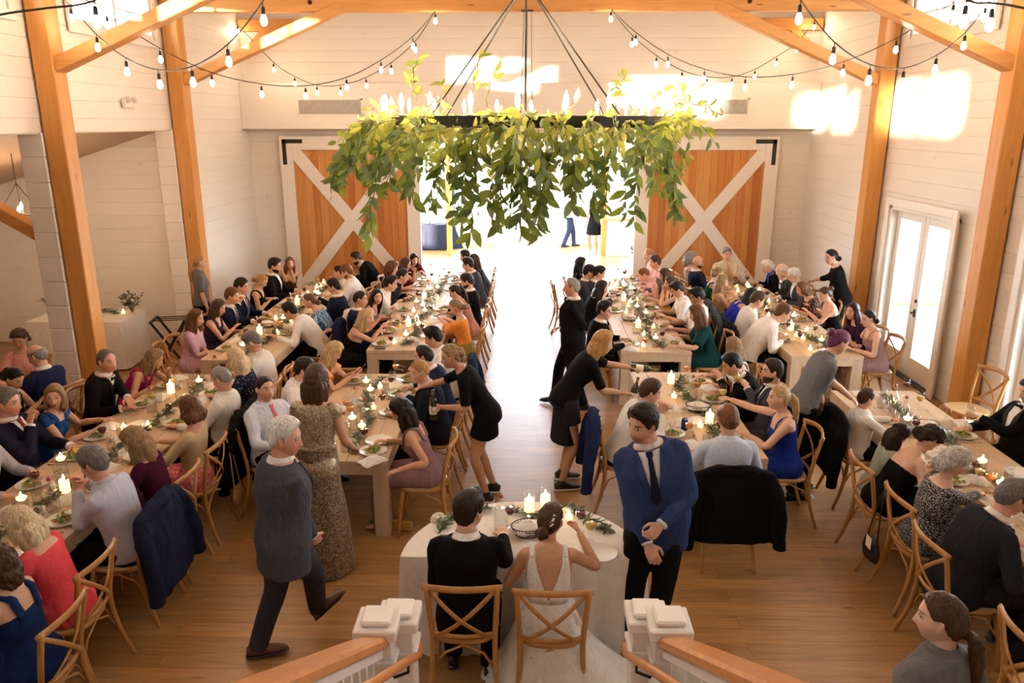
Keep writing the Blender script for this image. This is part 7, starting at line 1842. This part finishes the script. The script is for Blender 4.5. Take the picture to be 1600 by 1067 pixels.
# ============================================================ STAIR RAILS, ANNEX FURNITURE, SIDE TABLE
M_RAIL = wood('polished oak rail', (.62, .27, .085), (.48, .18, .05), 'Y', .3, knots=False)
M_NEWEL = plain('white gloss newel paint', (.82, .78, .73), .35, var=.02)
def newel(x, y, z0, zt, label, w=.085):
    t = thing('newel_post', label, 'post', (x, y, 0), 0, 'white newel posts')
    a = MB(); a.box(-w, w, -w, w, z0, zt - .10, .006); a.build('shaft', M_NEWEL, t)
    a = MB(); a.box(-w - .03, w + .03, -w - .03, w + .03, zt - .10, zt - .035, .008); a.box(-w + .005, w - .005, -w + .005, w - .005, zt - .035, zt, .010); a.build('cap', M_NEWEL, t)
    a = MB(); a.box(-w - .018, w + .018, -w - .018, w + .018, zt - .27, zt - .235, .006); a.build('collar', M_NEWEL, t)
    return t
for sx, nm, u1, u2 in ((-1, 'left', 590, 622), (1, 'right', 1045, 1012)):
    pa = at_z(u1, 968, 1.12); pb = at_z(u2, 950, 1.12)
    newel(pa.x, pa.y, 0, 1.16, f'white newel post capping the wide {nm} stair rail')
    newel(pb.x, pb.y + .02, 0, 1.12, f'white newel post at the foot of the {nm} round handrail')
    S = .62                                   # rise per metre towards the gallery
    t = thing('stair_balustrade', f'{nm} stair balustrade with broad orange oak cap rail and white spindles', 'railing', (pa.x, pa.y, 0), 0, 'stair balustrades')
    ln = 3.0; dx = sx * .16
    mk = lambda d, z: Vector((dx * d / 3.0, -d, z + S * d))
    a = MB(); a.beam(mk(.06, .99), mk(ln, .99), .15, .06, c=.014); a.build('cap_rail', M_RAIL, t)
    a = MB(); a.beam(mk(.06, .915), mk(ln, .915), .085, .05, c=.006); a.build('under_rail', M_NEWEL, t)
    a = MB(); a.beam(mk(.05, .16), mk(ln, .16), .10, .07, c=.008); a.build('bottom_rail', M_NEWEL, t)
    k = 0; d = .18
    while d < ln - .05:
        a = MB(); p = mk(d, .19); a.box(p.x - .017, p.x + .017, p.y - .017, p.y + .017, p.z - .03, p.z + .74, .002); a.build('spindle', M_NEWEL, t); d += .125
    a = MB(); a.beam(mk(.0, -.02) + Vector((-sx * .14, 0, 0)), mk(ln, -.02) + Vector((-sx * .14, 0, 0)), .06, .32, c=.006); a.build('stair_string', M_NEWEL, t)
    # inner white panelled wall that carries the round handrail
    t2 = thing('handrail', f'round oak handrail on black brackets inside the {nm} balustrade', 'handrail', (pb.x, pb.y, 0), 0, 'round handrails')
    off = -sx * .10
    q = lambda d, z, o=0.0: Vector((dx * d / 3.0 + off + o, -d, z + S * d))
    a = MB(); a.tube([Vector((-sx * .0, .10, .80)), Vector((off, .10, .80)), q(-.02, .82), q(.15, .82), q(1.5, .82), q(ln, .82)], .023, 12); a.build('rail', M_RAIL, t2, True)
    d = .25
    while d < ln:
        a = MB(); p = q(d, .80); a.tube([p, p + Vector((0, 0, -.05)), p + Vector((sx * .09, 0, -.09))], .009, 6); a.build('bracket', M_IRON, t2, True); d += .55
    t3 = thing('stair_knee_wall', f'white sloping panel wall below the {nm} handrail', 'wall panel', (pb.x, pb.y, 0)); t3['kind'] = 'structure'
    a = MB(); a.beam(q(.30, .70, sx * .10), q(ln, .70, sx * .10), .07, .05, c=.008)
    V = []
    for o in (-.02, .02):
        for d, z in ((.30, .0), (ln, .0), (ln, .68), (.30, .68)):
            p = q(d, z, sx * .10); V.append((p.x + o, p.y, p.z if z else max(0, p.z - .3)))
    a.add(V, [(0, 1, 2, 3), (7, 6, 5, 4), (0, 4, 5, 1), (1, 5, 6, 2), (2, 6, 7, 3), (3, 7, 4, 0)])
    for d in np.arange(.42, ln, .16): p = q(d, .66, sx * .10 - sx * .024); a.box(p.x - .004, p.x + .004, p.y - .06, p.y + .06, max(0, p.z - .62), p.z - .04)
    struct(a.build('stair_panel', M_NEWEL, t3))
# stair treads and the gallery floor the photographer stands on
a = MB(); xl, xr = at_z(622, 950, 1.1).x - .02, at_z(1012, 950, 1.1).x + .02; y0 = at_z(622, 950, 1.1).y - .12
for k in range(11):
    y = y0 - k * .28; a.box(xl, xr, y - .30, y, (k + 1) * .18 - .04, (k + 1) * .18, .004, 1); a.box(xl + .02, xr - .02, y - .02, y - .002, k * .18, (k + 1) * .18 - .04)
a.box(-3, 3, FY + .01, y0 - 11 * .28, 11 * .18 - .15, 11 * .18, .004, 1)
struct(a.build('floor_stair', [M_NEWEL, M_RAIL]))

# black folding tray stand beside the side table
p = at_z(272, 545, .3); t = thing('tray_stand', 'black folding tray stand beside the white side table', 'stand', (p.x, p.y, 0), .2)
for s in (-1, 1):
    for yy in (-.2, .2):
        a = MB(); a.beam((s * .24, yy, 0), (-s * .24, yy, .78), .035, .022, up=(0, 1, 0), c=.003); a.build('leg', M_IRON, t)
    a = MB(); a.beam((s * .24, -.22, .78), (s * .24, .22, .78), .035, .03, c=.003); a.build('top_bar', M_IRON, t)
    a = MB(); a.beam((s * .17, -.2, .11), (s * .17, .2, .11), .02, .02, c=.003); a.build('stretcher', M_IRON, t)
for x in (-.12, .0, .12):
    a = MB(); a.box(-.245, .245, x - .025, x + .025, .785, .789); a.build('webbing_strap', fabric('black webbing', (.015, .015, .016)), t)
# flowers and candles on the side table
def bouquet(x, y, label, seed):
    r = random.Random(seed); t = thing('flower_vase', label, 'flowers', (x, y, TOPZ), 0, 'vases of white flowers')
    v = MB(); v.lathe([(0, 0), (.045, 0), (.05, .05), (.04, .11), (.047, .13), (.044, .13), (.037, .11), (.046, .05), (.042, .006), (0, .006)], 16, cap=False); v.build('vase', M_GL, t, True)
    lv, st = MB(), MB()
    for k in range(26):
        a_ = r.uniform(0, 6.28); tip = Vector((math.cos(a_) * r.uniform(.08, .19), math.sin(a_) * r.uniform(.06, .14), r.uniform(.16, .36))); st.tube([(0, 0, .03), (tip.x * .3, tip.y * .3, .14), tip], .0025, 5)
        for q in range(7):
            p = Vector((0, 0, .1)).lerp(tip, r.uniform(.4, 1)); add_leaf(lv, p, Vector((r.uniform(-1, 1), r.uniform(-1, 1), r.uniform(0, 1))), Vector((r.uniform(-1, 1), r.uniform(-1, 1), 1)), r.uniform(.05, .09), .024, r.choice((0, 1)))
    stuff(lv.build('leaves', GAR, t, True)); st.build('stems', M_STEM, t, True)
    for k in range(9):
        a_ = r.uniform(0, 6.28); o = link('rose', ROSE, t); o.location = (math.cos(a_) * r.uniform(.02, .12), math.sin(a_) * r.uniform(.02, .09), r.uniform(.15, .26)); o.rotation_euler = (r.uniform(-.8, .8), r.uniform(-.8, .8), 0)
p = at_z(207, 492, TOPZ); bouquet(p.x, p.y, 'vase of white roses on the right of the side table', 1)
p = at_z(88, 494, TOPZ); bouquet(p.x, p.y, 'vase of white roses beside the white pier on the side table', 2)
for u, v, lab in ((193, 490, 'votive candle right on the side table'), (80, 488, 'votive candle left on the side table'), (96, 491, 'votive candle by the pier on the side table')):
    p = at_z(u, v, TOPZ); put('votive', p.x, p.y, lab)
garland('ST', [at_z(u, v, TOPZ) for u, v in ((162, 489), (172, 487), (184, 491))], 'olive sprig lying on the side table', 1.0, 0, 9)
# small chandelier of the side aisle
p = at_y(34, 340, 10.3); t = thing('aisle_chandelier', 'small black iron chandelier in the side aisle, half hidden', 'chandelier', p)
a = MB(); a.tube([(.32 * math.cos(k), .32 * math.sin(k), 0) for k in np.linspace(0, 6.2832, 25)[:-1]], .014, 6, closed=True); a.build('ring', M_IRON, t, True)
for k in range(6):
    b_ = link('candle_bulb', FL, t); b_.location = (.32 * math.cos(k * 1.047), .32 * math.sin(k * 1.047), .0); link('candle_sleeve', SL, b_)
for k in range(3):
    a = MB(); a.tube([(.32 * math.cos(k * 2.09), .32 * math.sin(k * 2.09), 0), (0, 0, .45)], .005, 5); a.build('cable', M_IRON, t, True)
a = MB(); a.tube([(0, 0, .45), (0, 0, aisle_top(p.x) - p.z)], .006, 6); a.build('hanging_rod', M_IRON, t, True)

# ---- the bright annex
M_BLKCLOTH = fabric('black tablecloth', (.022, .024, .042), wrinkle=.3)
pl, pr = at_z(652, 392, 0), at_z(698, 388, 0)
yc = pl.y + .1; x0, x1 = pl.x - .7, pr.x
t = thing('folding_table', 'folding table hidden under the black cloth in the bright annex', 'table', ((x0 + x1) / 2, yc, 0)); w = (x1 - x0) / 2
a = MB(); a.box(-w + .02, w - .02, .02, .68, .72, .748); a.build('tabletop', M_FARM, t)
for x in (-w + .1, w - .1):
    a = MB(); a.tube([(x, .35, 0), (x, .35, .72)], .02, 8); a.build('leg', M_IRON, t)
o = tag(draped(resample([(-w, 0), (w, 0), (w, .7), (-w, .7)], .03), .76, .74, .012, .03, 15, 8).build('tablecloth', M_BLKCLOTH, None, True, 50), 'black cloth over the table in the bright annex', 'tablecloth'); o.location = ((x0 + x1) / 2, yc, 0)
p = at_y(672, 345, yc + .3); t = thing('display_screen', 'black-framed flat screen on the black clothed table', 'screen', (p.x, yc + .3, .765))
a = MB(); a.box(-.27, .27, -.02, .02, .05, .46, .008); a.build('bezel', M_IRON, t); a = MB(); a.box(-.24, .24, -.022, -.019, .08, .43); a.build('screen', glow('lit screen', (.75, .82, .9), 1.2), t); a = MB(); a.box(-.12, .12, -.08, .08, 0, .01, .003); a.box(-.03, .03, -.01, .01, .01, .06); a.build('stand', M_IRON, t)
p = at_z(703, 388, 0); t = thing('speaker_stand', 'tripod stand in a black stretch cover in the annex', 'stand', (p.x, p.y, 0))
a = MB(); top = at_y(698, 312, p.y).z; a.lathe([(.42, 0), (.20, .55), (.08, 1.2), (.05, top - .02), (0, top - .02)], 3); a.build('cover', M_BLKCLOTH, t); a = MB(); a.tube([(0, 0, 0), (0, 0, top)], .02, 8); a.build('pole', M_IRON, t)
t = thing('loudspeaker', 'black loudspeaker on the covered stand in the annex', 'speaker', (p.x, p.y, top))
a = MB(); a.box(-.19, .19, -.17, .17, 0, .62, .02); a.build('cabinet', M_IRON, t); a = MB(); a.box(-.17, .17, -.178, -.170, .03, .59, .004); a.build('grille', plain('speaker grille', (.05, .05, .05), .7), t)
pl, pr = at_z(948, 400, 0), at_z(1004, 400, 0)
t = thing('bar_counter', 'white bar counter with wooden top in the annex', 'counter', (pl.x, pl.y, 0)); w = 2.2
a = MB(); a.box(0, w, 0, .6, 0, 1.02, .01); a.build('base', M_ANX, t); a = MB(); a.box(-.06, w + .06, -.06, .66, 1.02, 1.08, .01); a.build('countertop', M_BEAM_X, t)
p = at_z(982, 424, 0); t = thing('cake_table', 'small table hidden under the pale cloth just inside the opening', 'table', (p.x - .1, BY + .85, 0))
a = MB(); a.lathe([(0, .72), (.36, .72), (.36, .745), (0, .745)], 24); a.tube([(0, 0, 0), (0, 0, .72)], .03, 8); a.build('pedestal', M_FARM, t)
C = [(.38 * math.cos(k), .38 * math.sin(k)) for k in np.linspace(0, 6.2832, 61)[:-1]]
o = tag(draped(C, .76, .74, .02, .06, 13, 2).build('tablecloth', M_LINEN, None, True, 50), 'pale cloth on the small round table in the opening', 'tablecloth'); o.location = (p.x - .1, BY + .85, 0)
bouquet(p.x - .2, BY + .75, 'white flowers on the small table in the opening', 3)
finalize_people()
